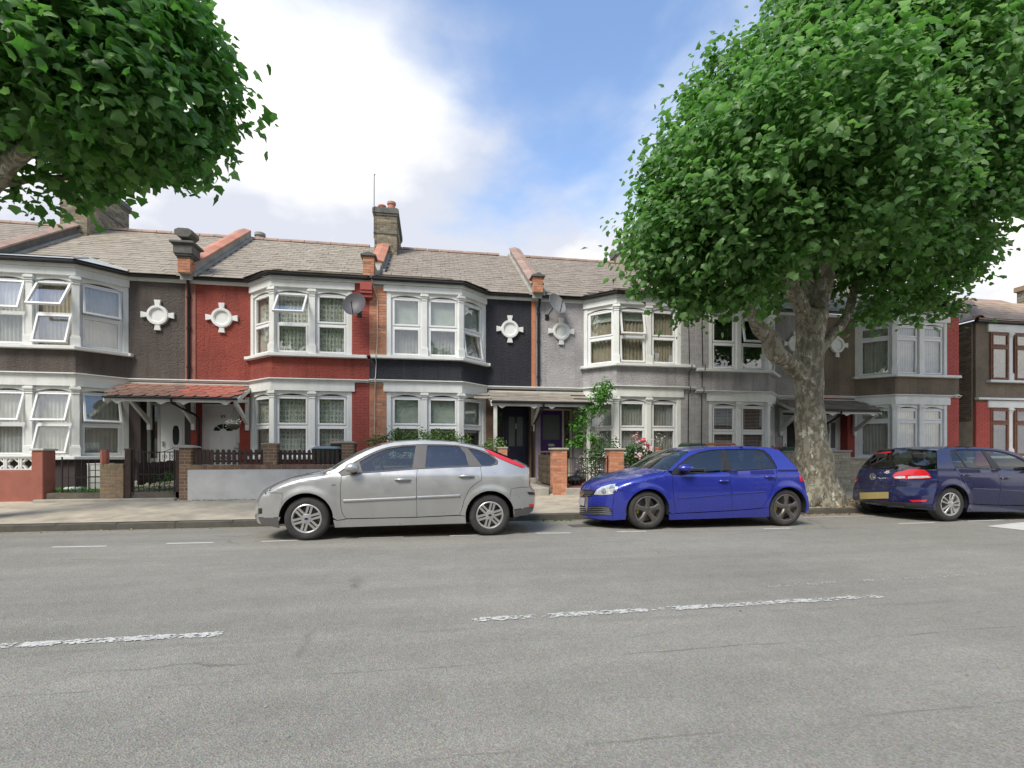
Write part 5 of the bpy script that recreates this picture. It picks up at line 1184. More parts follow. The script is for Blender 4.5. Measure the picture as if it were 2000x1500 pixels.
rlow = TT((1905, 300), (1908, 390), (1936, 425), (1942, 470), (1940, 522))
sv.top = bon
beltF, beltR = T(570, 312), T(1690, 240)
# flank panels
c0, c1 = sv.wheels; zl = .20
aF = lambda a0, a1: arc_pts(c0, sv.arch, a0, a1); aR = lambda a0, a1: arc_pts(c1, sv.arch, a0, a1)
dF = TT((622, 314), (612, 400), (616, 520), (628, 575), (650, 607)); bP = TT((1140, 268), (1135, 330), (1138, 596)); dR = TT((1574, 249), (1580, 300), (1578, 345), (1530, 375), (1495, 410), (1462, 480), (1445, 545), (1430, 582))
blF = T(622, 314); win_b = TT((622, 314), (760, 296), (950, 282), (1140, 268)); win_b2 = TT((1140, 268), (1350, 257), (1574, 249))
sillF = T(588, 660)
bump_top = T(215, 432)
fender = [T(215, 432)] + [T(140, 430), T(95, 424)] + bon[1:] + [T(600, 290), blF] + dF[1:] + TT((640, 612), (590, 618)) + [(c0[0] + sv.arch * math.cos(R(2)), c0[1] + sv.arch*math.sin(R(2)))] + aF(2, 150)
sv.panel('front_wing', fender, M['p_silver'])
sv.panel('front_bumper', TT((50, 598), (50, 560), (52, 500), (64, 468), (95, 424), (140, 430), (215, 432)) + aF(150, 183) + TT((200, 598)), M['p_silver'])
sv.panel('front_valance', TT((50, 600), (200, 600)) + [(c0[0] - sv.arch, c0[1] - .02), (c0[0] - sv.arch, .19)] + TT((68, 645)), M['trim_grey'])
sv.panel('door', dF[::-1] + win_b[1:] + bP[1:], M['p_silver'])
sv.panel('door', bP[::-1][:-1] + win_b2 + dR[1:], M['p_silver'])
quarter = [dR[0]] + TT((1640, 246), (1690, 235), (1693, 212), (1660, 178), (1600, 146), (1540, 128), (1480, 115)) + TT((1520, 106), (1600, 124)) + rear_[1:] + TT((1905, 300), (1908, 390), (1850, 392), (1785, 402)) + aR(38, 178) + [T(1475, 590)] + dR[::-1][:-1]
sv.panel('rear_wing', quarter, M['p_silver'])
sv.panel('rear_bumper', TT((1785, 402), (1850, 392), (1908, 390), (1936, 425), (1942, 470), (1940, 522), (1800, 545)) + aR(-2, 38), M['p_silver'])
sv.panel('rear_valance', TT((1802, 548), (1940, 524), (1925, 560), (1888, 582), (1805, 600)), M['trim_grey'])
sv.panel('sill', TT((650, 610), (900, 605), (1138, 599), (1430, 586), (1475, 592)) + [(c1[0] - sv.arch, c1[1] - .03), (c1[0] - sv.arch + .01, .20), (c0[0] + sv.arch + .02, .18)] + [(c0[0] + sv.arch, c0[1] - .02)] + TT((590, 620), (640, 614)), M['p_silver'])
# greenhouse: rail, pillars with openings, panes
dlo_top = smooth_open(TT((575, 308), (650, 255), (735, 203), (830, 155), (930, 119), (1040, 103), (1150, 97), (1300, 97), (1400, 102), (1480, 115)), 3)
rail = [T(600, 288)] + pil[:] + []
rail_poly = [T(572, 270)] + [p for p in pil if p[0] < T(1520, 106)[0]] + [T(1520, 106)] + dlo_top[::-1] 
sv.panel('roof_rail', rail_poly, M['p_silver'], gap=.0)
pane_q = TT((596, 303), (645, 262), (690, 236), (660, 300)); pane_f = TT((742, 218), (830, 168), (930, 129), (1040, 112), (1130, 107), (1106, 262), (764, 288)); pane_r = TT((1208, 105), (1330, 106), (1430, 113), (1470, 160), (1494, 243), (1194, 258)); pane_b = TT((1486, 124), (1560, 140), (1635, 172), (1678, 207), (1676, 226), (1648, 240), (1582, 243), (1545, 195))
surround = dlo_top + TT((1540, 128), (1600, 146), (1660, 178), (1693, 212), (1690, 235), (1640, 246)) + win_b2[::-1] + win_b[::-1][1:]
fr = sv.panel('window_frame', surround, M['trim_grey'], holes=[pane_f, pane_r, pane_b], gap=.004, off=.012)
for nm, pn, m in (('side_window', pane_f, 'carglass'), ('side_window', pane_r, 'tint'), ('quarter_light', pane_b, 'tint')):
    sv.panel(nm, pn, M[m], gap=-.008, off=.022, thick=0)
# strips over the top
E = lambda pts, b0, b1: [(p[0], p[1], b0[0] + (b1[0]-b0[0])*i/(len(pts)-1), b0[1] + (b1[1]-b0[1])*i/(len(pts)-1)) for i, p in enumerate(pts)]
nose_pts = TT((68, 645), (50, 600), (50, 560), (52, 500), (64, 468), (95, 424))
sv.strip('nose', E(nose_pts, (-.22, 0), (-.20, -.01)), M['p_silver'])
sv.strip('bonnet', E(bon, (-.20, -.01), (-.16, .02)), M['p_silver'])
ws_i = next(i for i, p in enumerate(pil) if p[0] > T(880, 105)[0])
sv.strip('windscreen', E(pil[:ws_i + 1], (-.16, .02), (-.10, .03)), M['carglass'], thick=0)
ri = next(i for i, p in enumerate(pil) if p[0] > T(1560, 106)[0])
sv.strip('roof', E(pil[ws_i:], (-.10, .03), (.06, .03)), M['p_silver'])
sv.strip('rear_window', E(rear_[:7], (.06, .03), (.10, .02)), M['tint'], thick=0)
sv.strip('tailgate', E(rear_[6:] + TT((1905, 300), (1908, 390)), (.10, .02), (.12, 0)), M['p_silver'])
sv.strip('rear_bumper_bar', E(TT((1908, 390), (1936, 425), (1942, 470), (1940, 522), (1925, 560), (1888, 582)), (.12, 0), (.13, 0)), M['p_silver'])
sv.inner(-.7, wb + .7); sv.wheel(0, 'bars', .205); sv.wheel(1, 'bars', .205)
sv.mirror_(T(700, 290)[0], T(700, 290)[1], (.10, .07, .085), M['p_silver'])
for p in ((1040, 340), (1478, 316)): sv.handle(*T(*p), M['p_silver'], .23)
sv.along('rub_strip', TT((634, 486), (1130, 463)), .042, .014, M['p_silver']); sv.along('rub_strip', TT((1142, 462), (1432, 449)), .042, .014, M['p_silver'])
sv.bvh(); ZP2 = lambda *a: [(490 + x/3.509, 840 + y/3.509) for x, y in a]
sv.panel('tail_light', TT((1600, 128), (1620, 131), (1700, 167), (1800, 208), (1866, 239), (1880, 250), (1858, 256), (1780, 226), (1700, 192), (1630, 156)), M['redlens'], off=-.014, gap=0, sp=.03)
sv.decal('headlight', ZP2((92, 432), (120, 408), (155, 392), (130, 418), (98, 440)), M['clearlens'], .008, 3)
sv.decal('fog_light', ZP2((53, 537), (76, 535), (77, 570), (54, 575)), M['trim'], .006, 3)
sv.decal('wing_badge', ZP2((548, 374), (558, 367), (578, 368), (582, 374), (572, 379), (554, 380)), M['chrome'], .006, 3)
sv.decal('bumper_insert', ZP2((1893, 424), (1930, 424), (1944, 432), (1940, 446), (1905, 442)), M['trim'], .008, 3)
sv.decal('reflector', ZP2((1906, 507), (1940, 503), (1938, 520), (1908, 525)), M['redlens'], .008, 3)
sv.root.rotation_euler.x = 0

# ---------------------------------------------------------------- bright blue hatchback (front in view) and dark blue hatchback (tail in view)
def golf(name, label, Yn, place, rx, tz, pm, style, rim, glass, shp=None):
    """shp: outlines in local metres; traced once from the bright blue car"""
    c = Car(name, label, 1.76, Yn, place, pm, [(0, .322), (2.578, .322)], .322, .91, (-.56, .02, .17), (2.578 + .30, 2.578 + .62, .05))
    c.arch = .362
    if shp is None:
        T_ = lambda a: [c.tr(1100 + x/4, 840 + y/4, rx) for x, y in a]; s = {}
        s['bon'] = smooth_open(T_([(428, 428), (520, 393), (640, 358), (740, 333), (820, 316)]), 4)
        s['pil'] = smooth_open(T_([(820, 316), (880, 258), (930, 208), (985, 168)]), 4)
        s['roof'] = smooth_open(T_([(985, 168), (1080, 147), (1200, 134), (1350, 128), (1500, 131), (1620, 140), (1690, 158)]), 3)
        s['rear'] = smooth_open(T_([(1690, 158), (1750, 215), (1812, 280), (1842, 322)]), 3)
        s['rear2'] = smooth_open(T_([(1842, 322), (1866, 370), (1884, 410), (1896, 470)]), 3)
        s['rlow'] = T_([(1896, 470), (1912, 520), (1918, 560), (1918, 622), (1890, 652)])
        s['flow'] = T_([(392, 706), (386, 690), (386, 600), (398, 500), (410, 460), (428, 428)])
        for k, v in dict(dF=[(852, 350), (856, 450), (866, 560), (880, 650)], bP=[(1300, 322), (1306, 400), (1318, 628)], dR=[(1668, 300), (1672, 350), (1655, 400), (1625, 480), (1600, 540), (1570, 590), (1530, 612)],
                         wbF=[(852, 350), (1000, 342), (1150, 333), (1300, 322)], wbR=[(1300, 322), (1480, 312), (1668, 300)], dlo=[(850, 318), (905, 268), (985, 205), (1060, 172), (1140, 155), (1250, 148), (1400, 146), (1500, 147), (1570, 158), (1615, 198), (1650, 250), (1668, 288)],
                         pf=[(925, 300), (945, 262), (1000, 214), (1070, 178), (1150, 161), (1236, 154), (1248, 324), (1010, 336)], pr=[(1268, 154), (1400, 151), (1508, 154), (1550, 298), (1325, 314)], pq=[(1520, 156), (1565, 168), (1610, 212), (1645, 262), (1656, 288), (1562, 297)], tri=[(862, 340), (875, 315), (918, 276), (905, 335)],
                         rub=[(893, 534), (1312, 498), (1322, 497), (1576, 480)], hn=[(1252, 398), (1612, 366)], wm=[(935, 325)], sl=[(850, 658), (880, 653), (1100, 643), (1318, 631), (1530, 615), (1608, 606)], arL=[(1640, 470)]).items(): s[k] = T_(v)
        shp = s
    s = shp; c.top = s['bon']; c0, c1 = c.wheels
    aF = lambda a0, a1: arc_pts(c0, c.arch, a0, a1); aR = lambda a0, a1: arc_pts(c1, c.arch, a0, a1)
    W_ = {}
    c.panel('front_wing', s['bon'] + [s['dF'][0]] + s['dF'][1:] + [s['sl'][0], (c0[0] + c.arch, c0[1] - .03)] + aF(0, 128) + [s['flow'][-2]], pm)
    c.panel('front_bumper', [s['flow'][0], s['flow'][1], s['flow'][2], s['flow'][3], s['flow'][4]] + aF(128, 190) + [(c0[0] - c.arch, .17)], pm)
    c.panel('door', s['dF'][::-1] + s['wbF'][1:] + s['bP'][1:], pm); c.panel('door', s['bP'][::-1][:-1] + s['wbR'] + s['dR'][1:], pm)
    c.panel('rear_wing', [s['dR'][0], s['dlo'][-1]] + s['dlo'][::-1][1:6] + [p for p in s['roof'] if p[0] > s['dlo'][-6][0]] + s['rear'][1:] + s['rear2'][1:] + aR(28, 176) + [s['sl'][-1]] + s['dR'][::-1][:-1], pm)
    c.panel('rear_bumper', s['rlow'] + aR(-12, 28), pm)
    c.panel('sill', s['sl'] + [(c1[0] - c.arch, c1[1] - .02), (c1[0] - c.arch + .02, .17), (c0[0] + c.arch + .02, .15), (c0[0] + c.arch, c0[1] - .05)], pm)
    c.panel('roof_rail', s['pil'] + [p for p in s['roof'][1:] if p[0] <= s['dlo'][-6][0]] + s['dlo'][::-1][5:], pm, gap=0)
    c.panel('window_frame', s['dlo'] + s['wbR'][::-1] + s['wbF'][::-1][1:], M['trim'], holes=[s['pf'], s['pr'], s['pq']], gap=.004, off=.012)
    for nm, k in (('side_window', 'pf'), ('side_window', 'pr'), ('quarter_light', 'pq')): c.panel(nm, s[k], M[glass], gap=-.008, off=.020, thick=0)
    E_ = lambda pts, b0, b1: [(p[0], p[1], b0[0] + (b1[0]-b0[0])*i/(len(pts)-1), b0[1] + (b1[1]-b0[1])*i/(len(pts)-1)) for i, p in enumerate(pts)]
    c.strip('nose', E_(smooth_open(s['flow'], 3), (-.33, 0), (-.30, -.03)), pm, n=28); c.strip('bonnet', E_(s['bon'], (-.30, -.03), (-.20, .03)), pm, n=28)
    c.strip('windscreen', E_(s['pil'], (-.20, .03), (-.12, .035)), M['carglass'], thick=0); c.strip('roof', E_(s['roof'], (-.12, .035), (.05, .03)), pm)
    c.strip('rear_window', E_(s['rear'], (.05, .03), (.11, .0)), M['tint'], thick=0, n=24); c.strip('tailgate', E_(s['rear2'], (.11, 0), (.18, .0)), pm, n=28); c.strip('rear_bumper_bar', E_(smooth_open(s['rlow'], 3), (.18, 0), (.20, 0)), pm, n=28)
    c.inner(-.55, 2.578 + .55); c.wheel(0, style, rim); c.wheel(1, style, rim)
    c.along('rub_strip', s['rub'][:2], .022, .010, pm); c.along('rub_strip', s['rub'][2:], .022, .010, pm)
    for p in s['hn']: c.handle(*p, pm, .17)
    c.mirror_(s['wm'][0][0], s['wm'][0][1], (.135, .10, .072), pm)
    c.bvh(); return c, shp
wbl = [pt(1100 + 668/4, 840 + 637/4, 7.6), pt(1100 + 1755/4, 840 + 612/4, 7.6)]
kx = 2.578 / (wbl[1].x - wbl[0].x); xb_ = wbl[0].x
bl, SHP = golf('parked_car', 'bright blue hatchback with dark five-spoke wheels parked beside the plane tree', 7.6, lambda p: Vector((xb_ + p[0] / kx, 7.6 + p[1], p[2])), lambda x: (x - xb_) * kx, 0, M['p_blue'], 'star', .232, 'tint')
Q = lambda *a: [(1100 + x/4, 840 + y/4) for x, y in a]
bl.decal('headlight', Q((243, 503), (262, 470), (300, 445), (360, 428), (415, 421), (430, 435), (424, 465), (408, 495), (360, 503), (300, 507)), M['clearlens'], .008, 4)
for (cx_, cy_, r_) in ((385, 460, 24), (320, 478, 20)): bl.decal('lamp_reflector', Q(*[(cx_ + r_ * math.cos(t*.524), cy_ + r_ * 1.1 * math.sin(t*.524)) for t in range(12)]), M['chrome'], .013, 4)
bl.decal('upper_grille', Q((118, 520), (140, 472), (165, 464), (235, 470), (255, 478), (228, 516), (180, 522)), M['trim'], .006, 4)
for k in range(3): bl.decal('grille_bar', Q((165 + 2*k, 482 + 13*k), (232 - 6*k, 484 + 12*k), (230 - 6*k, 489 + 12*k), (164 + 2*k, 487 + 13*k)), M['trim_grey'], .013, 4)
bl.decal('grille_surround', Q((178, 520), (195, 522), (196, 590), (184, 660), (176, 590)), M['chrome'], .009, 4)
bl.decal('lower_grille', Q((98, 590), (104, 582), (180, 584), (182, 660), (150, 664), (104, 655)), M['trim'], .006, 4)
bl.decal('side_grille', Q((198, 596), (250, 590), (345, 596), (375, 618), (386, 650), (350, 662), (250, 666), (198, 660)), M['trim'], .006, 4)
for k in range(4):
    bl.decal('grille_slat', Q((200, 604 + 16*k), (300, 602 + 16*k), (362 + 5*k, 608 + 15*k), (364 + 5*k, 613 + 15*k), (300, 608 + 16*k), (200, 610 + 16*k)), M['chrome'], .012, 4)
    bl.decal('grille_slat', Q((101, 600 + 15*k), (178, 604 + 16*k), (178, 610 + 16*k), (101, 605 + 15*k)), M['chrome'], .012, 4)
bl.decal('number_plate', Q((92, 522), (172, 530), (168, 592), (96, 578)), M['plate_w'], .014, 4)
bl.decal('splitter', Q((95, 672), (180, 692), (320, 702), (505, 706), (505, 716), (320, 716), (180, 706), (96, 682)), M['trim_grey'], .020, 4)
bl.decal('tail_light', Q((1838, 330), (1850, 330), (1872, 355), (1884, 396), (1868, 400), (1848, 402), (1842, 360)), M['redlens'], .010, 3)
def vw(c, cx_, cy_, rx_, ry_, sc, ox, oy):
    f = lambda x, y: (ox + (cx_ + x * rx_)/sc, oy + (cy_ + y * ry_)/sc)
    ring = [f(math.cos(t*math.pi/12), math.sin(t*math.pi/12)) for t in range(24)]; inr = [f(.80*math.cos(t*math.pi/12), .80*math.sin(t*math.pi/12)) for t in range(24)]
    b = c.decal('emblem', ring, M['trim'], .010, 3); c.decal('emblem_ring', ring, M['chrome'], .015, 2.5, holes=[inr])
    for poly in ([(-.36, -.72), (-.18, -.76), (.0, -.22), (.18, -.76), (.36, -.72), (.08, .0), (-.08, .0)], [(-.78, -.30), (-.62, -.46), (-.32, .42), (-.08, .04), (.08, .04), (.32, .42), (.62, -.46), (.78, -.30), (.42, .70), (.24, .72), (0, .28), (-.24, .72), (-.42, .70)]):
        c.decal('emblem_letter', [f(*p) for p in poly], M['chrome'], .016, 2.0)
vw(bl, 150, 494, 15, 22, 4, 1100, 840)
# dark blue hatchback: faces right, its tail towards the camera
Y3 = 7.62; xr3 = pt(1640 + 1225/5.556, 980, Y3).x; xf3 = xr3 + 2.578
nv, _ = golf('parked_car', 'dark navy blue hatchback at the right edge with a yellow rear number plate', Y3, lambda p: Vector((xf3 - p[0], Y3 + p[1], p[2])), None, 0, M['p_navy'], 'y', .212, 'carglass', SHP)
DY3 = 6.
Q3 = lambda *a: [(1640 + x/5.556, 860 + y/5.556 + DY3) for x, y in a]
nv.decal('tail_light', Q3((580, 345), (610, 318), (690, 300), (760, 280), (850, 278), (930, 292), (970, 325), (1000, 378), (900, 388), (720, 392), (610, 388), (585, 370)), M['redlens'], .012, 4)
nv.decal('tail_light', Q3((95, 385), (105, 355), (160, 345), (190, 365), (200, 400), (180, 425), (110, 430)), M['redlens'], .012, 4)
for q in (((600, 368), (650, 360), (715, 360), (718, 382), (640, 386), (604, 380)), ((745, 364), (850, 358), (960, 356), (990, 374), (900, 382), (750, 386)), ((108, 408), (190, 402), (180, 422), (112, 428))): nv.decal('reversing_light', Q3(*q), M['clearlens'], .018, 3)
nv.decal('number_plate', Q3((222, 535), (535, 528), (535, 598), (226, 606)), M['plate_y'], .014, 5)
nv.decal('reflector', Q3((755, 616), (955, 612), (940, 632), (790, 638)), M['redlens'], .012, 4)
nv.decal('rear_valance', Q3((150, 640), (320, 625), (500, 632), (700, 640), (880, 650), (950, 690), (600, 706), (250, 706), (170, 690)), M['trim'], .010, 6)
nv.decal('exhaust', Q3((210, 690), (262, 682), (266, 706), (214, 712)), M['chrome'], .016, 4)
nv.decal('brake_light', Q3((388, 112), (560, 94), (575, 108), (400, 140)), M['redlens'], .03, 4)
nv.decal('boot_crease', Q3((150, 484), (500, 462), (780, 448), (780, 454), (500, 470), (150, 492)), M['trim'], .006, 4)
nv.decal('wiper', Q3((366, 268), (500, 262), (640, 246), (640, 252), (500, 270), (368, 276)), M['trim'], .015, 4)
vw(nv, 364, 364, 34, 36, 5.556, 1640, 860 + DY3)
# ================================================================ foliage
nr = np.random.default_rng(11)
def leaf_shape(kind):
    if kind == 'plane':      # five pointed lobes, x across, y from stalk to tip
        o = [(0,-.04),(.22,-.08),(.46,-.06),(.46,.16),(.60,.38),(.38,.52),(.24,.70),(0,1.0),(-.24,.70),(-.38,.52),(-.60,.38),(-.46,.16),(-.46,-.06),(-.22,-.08)]
    elif kind == 'oval':
        o = [(0,0),(.28,.25),(.30,.55),(0,1.0),(-.30,.55),(-.28,.25)]
    elif kind == 'petal':
        o = [(math.cos(t*math.pi/3)*.5, .5+math.sin(t*math.pi/3)*.5) for t in range(6)]
    else:
        o = [(0,0),(.10,.3),(.08,.7),(0,1),(-.08,.7),(-.10,.3)]
    P = np.array([(x, y, -.42 * abs(x) - .30 * max(0, y - .3)**1.4) for x, y in o] + [(0, .36, .04)])
    n = len(o); Fs = [(i, (i+1) % n, n) for i in range(n)]
    return P, np.array(Fs)
def leaf_cloud(name, pos, nrm, size, shape, mat, parent=None, droop=.5, **kw):
    """pos (n,3), nrm (n,3) outward directions: one mesh of single leaves"""
    P, Fs = leaf_shape(shape); n = len(pos); k = len(P)
    nv = nrm * .55 + nr.normal(0, .42, (n, 3)) + np.array([0, 0, .55]); nv /= np.linalg.norm(nv, axis=1)[:, None]
    ax = nrm * .5 + nr.normal(0, .7, (n, 3)) + np.array([0, 0, -droop]); ax -= nv * (ax * nv).sum(1)[:, None]; ax /= np.linalg.norm(ax, axis=1)[:, None]
    sx = np.cross(ax, nv); sz = size * nr.uniform(.45, 1.25, n)
    V = pos[:, None, :] + (P[None, :, 0:1] * sx[:, None, :] + P[None, :, 1:2] * ax[:, None, :] + P[None, :, 2:3] * nv[:, None, :]) * sz[:, None, None]
    F_ = (Fs[None, :, :] + (np.arange(n) * k)[:, None, None]).reshape(-1, 3)
    me = bpy.data.meshes.new(name); V = V.reshape(-1, 3); me.vertices.add(len(V)); me.vertices.foreach_set('co', V.ravel())
    me.loops.add(F_.size); me.loops.foreach_set('vertex_index', F_.ravel()); me.polygons.add(len(F_)); me.polygons.foreach_set('loop_start', np.arange(0, F_.size, 3)); me.polygons.foreach_set('loop_total', np.full(len(F_), 3))
    me.polygons.foreach_set('use_smooth', np.ones(len(F_), bool)); me.update(calc_edges=True); me.materials.append(mat)
    return link(bpy.data.objects.new(name, me), parent, **kw)
def clumps(lobes, dens_, sub=.30, per=26, shell=.5, flat=.8):
    """lobes: (centre, radius). Twig ends are scattered in each lobe's outer part, leaves round each twig end."""
    P, Nn = [], []; C_ = np.array([l[0] for l in lobes]); Rr = np.array([l[1] for l in lobes])
    for c, r_ in lobes:
        m = max(3, int(dens_ * r_ ** 2.3)); d = nr.normal(size=(m, 3)); d /= np.linalg.norm(d, axis=1)[:, None]
        rad = r_ * (shell + (1.08 - shell) * nr.random(m) ** .55); tw = np.array(c) + d * rad[:, None]
        dd = ((tw[:, None, :] - C_[None]) ** 2).sum(2) ** .5 / Rr[None]; keep = (dd < .62).sum(1) <= (0 if shell > .62 else 1)
        tw, d = tw[keep], d[keep]
        for t, dv in zip(tw, d):
            k = int(per * nr.uniform(.5, 1.3)); q = nr.normal(0, 1, (k, 3)) * np.array([1, 1, flat]) * sub * nr.uniform(.6, 1.2)
            P.append(t + q); Nn.append(np.repeat((dv * .7 + np.array([0, 0, .25]))[None], k, 0) + q / sub * .25)
    P = np.concatenate(P); Nn = np.concatenate(Nn); Nn /= np.linalg.norm(Nn, axis=1)[:, None] + 1e-6
    return P, Nn
M['leaf_plane'] = leafmat('leaf_plane', (.070, .170, .038), (.128, .262, .072), (.230, .380, .140), .52)
M['leaf_plane2'] = leafmat('leaf_plane2', (.060, .160, .034), (.110, .245, .062), (.20, .35, .12), .55)
M['leaf_hedge'] = leafmat('leaf_hedge', (.07, .13, .03), (.12, .21, .05), (.20, .28, .09), .3)
M['leaf_dark'] = leafmat('leaf_dark', (.025, .075, .016), (.05, .13, .028), (.09, .19, .045), .3)
M['leaf_fresh'] = leafmat('leaf_fresh', (.06, .19, .02), (.09, .26, .035), (.14, .33, .06), .4)
M['petal_w'] = pmat('petal_w', (.72, .70, .66), rough=.7, var=.05); M['petal_p'] = pmat('petal_p', (.65, .09, .16), rough=.7, var=.15); M['petal_pale'] = pmat('petal_pale', (.72, .42, .42), rough=.7, var=.1); M['petal_y'] = pmat('petal_y', (.72, .66, .38), rough=.7, var=.1)
M['dry'] = pmat('dry', (.30, .20, .10), rough=.9, var=.35, scale=20)
def bark():
    m, t, N_, L_, b = nodes('bark'); P = wpos(t); mp = node(t, 'ShaderNodeMapping'); mp.inputs['Scale'].default_value = (1, 1, .62); L_.new(P, mp.inputs[0])
    n_ = noi(t, mp.outputs[0], 11, 8, .62); n3 = noi(t, mp.outputs[0], 4.0, 6, .6)
    k = mixn(t, rampn(t, n_, .46, .54), (.165, .145, .10), (.29, .275, .20)); k = mixn(t, rampn(t, noi(t, mp.outputs[0], 8.0, 7, .62), .565, .60), k, (.56, .54, .44)); k = mixn(t, rampn(t, n3, .55, .63, 0, .8), k, (.11, .096, .066))
    L_.new(k, b.inputs['Base Color']); b.inputs['Roughness'].default_value = .9
    bn = node(t, 'ShaderNodeBump', Strength=.9, Distance=.03); L_.new(n_, bn.inputs['Height']); L_.new(bn.outputs[0], b.inputs['Normal']); return m
M['bark'] = bark()
def limbs(name, paths, parent, vox=.035):
    g = MB()
    for p, r_ in paths:
        sp = smooth_open([(*a, b) for a, b in zip([tuple(q) for q in p], r_)], 5)
        g.tube([q[:3] for q in sp], [q[3] * (1 + .13 * noise.noise((q[0]*3, q[1]*3, q[2]*2.2))) for q in sp], 14)
    o = g.build(name, M['bark'], parent, smooth=180)
    md = o.modifiers.new('merge', 'REMESH'); md.mode = 'VOXEL'; md.voxel_size = vox; md.use_smooth_shade = True
    md = o.modifiers.new('soft', 'SMOOTH'); md.iterations = 3
    return o
# ---- right-hand plane tree
YT = 10.05
tb = pg(1600, 978); tb = Vector((xat(1598, YT), YT, gz(YT)))
tree = thing('plane_tree', 'large leafy plane tree with mottled bark standing on the pavement at the right', 'tree', tb, 'street trees')
q = lambda px, py, Y=YT: pt(px, py, Y)
sc_ = 1 / (F / (YT / den_(1600)))
paths = [([tb + Vector((0, 0, -.12)), q(1598, 968), q(1594, 940), q(1588, 890), q(1582, 820), q(1580, 740), q(1582, 660), q(1588, 610)], [x * sc_ for x in (52, 47, 39, 33, 27, 26, 25, 27)]),
         ([q(1590, 960, YT - .1), q(1635, 985, YT - .25), q(1655, 1000, YT - .3)], [x*sc_ for x in (22, 14, 5)]), ([q(1596, 955, YT - .2), q(1575, 985, YT - .4), q(1555, 1000, YT - .5)], [x*sc_ for x in (22, 13, 5)]), ([q(1600, 955, YT + .1), q(1640, 975, YT + .35)], [20*sc_, 7*sc_]),
         ([q(1578, 745), q(1545, 712, YT - .1), q(1515, 690, YT - .25), q(1503, 660, YT - .35), q(1482, 640, YT - .5), q(1462, 600, YT - .8), q(1440, 540, YT - 1.1)], [x*sc_ for x in (17, 16, 17, 15, 12, 8, 5)]),
         ([q(1586, 640), q(1560, 590, YT - .15), q(1538, 540, YT - .4), q(1510, 470, YT - .8), q(1470, 380, YT - 1.3), q(1430, 300, YT - 1.5)], [x*sc_ for x in (17, 14, 11, 9, 6, 4)]),
         ([q(1588, 625), q(1580, 560, YT + .2), q(1578, 480, YT + .5), q(1570, 380, YT + .8), q(1560, 250, YT + 1)], [x*sc_ for x in (17, 13, 11, 8, 5)]),
         ([q(1590, 625), q(1610, 560, YT - .1), q(1622, 490, YT - .2), q(1650, 390, YT - .3), q(1680, 260, YT - .3), q(1700, 120, YT - .2)], [x*sc_ for x in (18, 15, 13, 10, 7, 4)]),
         ([q(1594, 690), q(1625, 655, YT + .1), q(1655, 615, YT + .2), q(1672, 560, YT + .3), q(1720, 480, YT + .4), q(1790, 400, YT + .4), q(1870, 320, YT + .3)], [x*sc_ for x in (11, 10, 9, 8, 8, 6, 4)]),
         ([q(1672, 560, YT + .3), q(1740, 540, YT + .9), q(1820, 510, YT + 1.2), q(1900, 470, YT + 1.2)], [x*sc_ for x in (7, 6, 4, 3)])]
limbs('trunk', paths, tree)
LB = [(1475,175,10,1.2),(1380,280,9.6,1.0),(1335,375,9.6,1.05),(1310,470,9.2,.95),(1335,535,9.3,.72),(1430,520,8.8,.85),(1415,420,8.4,1.15),(1500,300,8,1.4),(1625,135,9,1.35),(1570,85,10.5,1.0),(1700,30,9,1.7),
      (1620,230,7.6,1.4),(1560,420,8.2,1.0),(1690,350,8,1.4),(1760,190,8.5,1.7),(1850,60,9,1.9),(1900,250,9,1.6),(1870,380,9,1.05),(1780,470,9.4,.9),(1690,490,9.8,.8),(1950,375,9.7,.9),(1990,200,10,1.8),(1840,510,10.2,.8),(1740,585,10.8,.6),(1815,570,11.0,.62),(1600,500,11.3,1.1),(1500,470,11.6,1.3),(1600,300,12,2.0),(1750,330,12,2.0),
      (1490,575,11.0,.5),(1350,590,9.8,.42),(1730,-90,10,2.0),(1850,-130,10,2.3),(2090,250,10.5,1.3),(2100,100,10,2.1),(1610,-60,11,1.3),(1400,240,10.4,.85),(1300,430,10.2,.7),(1880,470,9.4,.6),(1720,595,10.0,.38),(1890,490,10.4,.4),(1270,455,9.6,.45),(1850,610,11,.3)]
P, Nn = clumps([(tuple(pt(a, b, Y)), r_) for a, b, Y, r_ in LB], 46, .24, 44, .5)
print('leaves right', len(P)); leaf_cloud('crown', P, Nn, .135, 'plane', M['leaf_plane'], tree, kind='stuff')
# ---- left-hand plane tree, its trunk just outside the frame
YL = 9.6
xt = xat(-135, YL); tl = Vector((xt, YL, gz(YL))); tree2 = thing('plane_tree', 'plane tree at the left edge with only its overhanging crown in view', 'tree', tl, 'street trees')
ql = lambda px, py, Y: pt(px, py, Y)
limbs('trunk', [([tl + Vector((0, 0, -.1)), tl + Vector((.02, 0, .5)), tl + Vector((0, .05, 2)), ql(-110, 480, 9.4), ql(-70, 420, 9.1), ql(-20, 362, 8.8), ql(20, 318, 8.6), ql(62, 285, 8.4), ql(120, 240, 8.2), ql(200, 170, 8.0)], [.42, .34, .29, .24, .20, .15, .13, .11, .07, .03]),
                ([tl + Vector((0, .05, 2)), ql(-140, 420, 9.5), ql(-150, 250, 9.3), ql(-120, 100, 9)], [.28, .2, .15, .08]), ([ql(20, 318, 8.6), ql(20, 270, 8.6), ql(40, 200, 8.5), ql(90, 100, 8.5)], [.09, .07, .05, .03]), ([ql(-20, 362, 8.8), ql(60, 350, 9.0), ql(150, 345, 9.2), ql(260, 330, 9.2)], [.08, .06, .045, .02])], tree2)
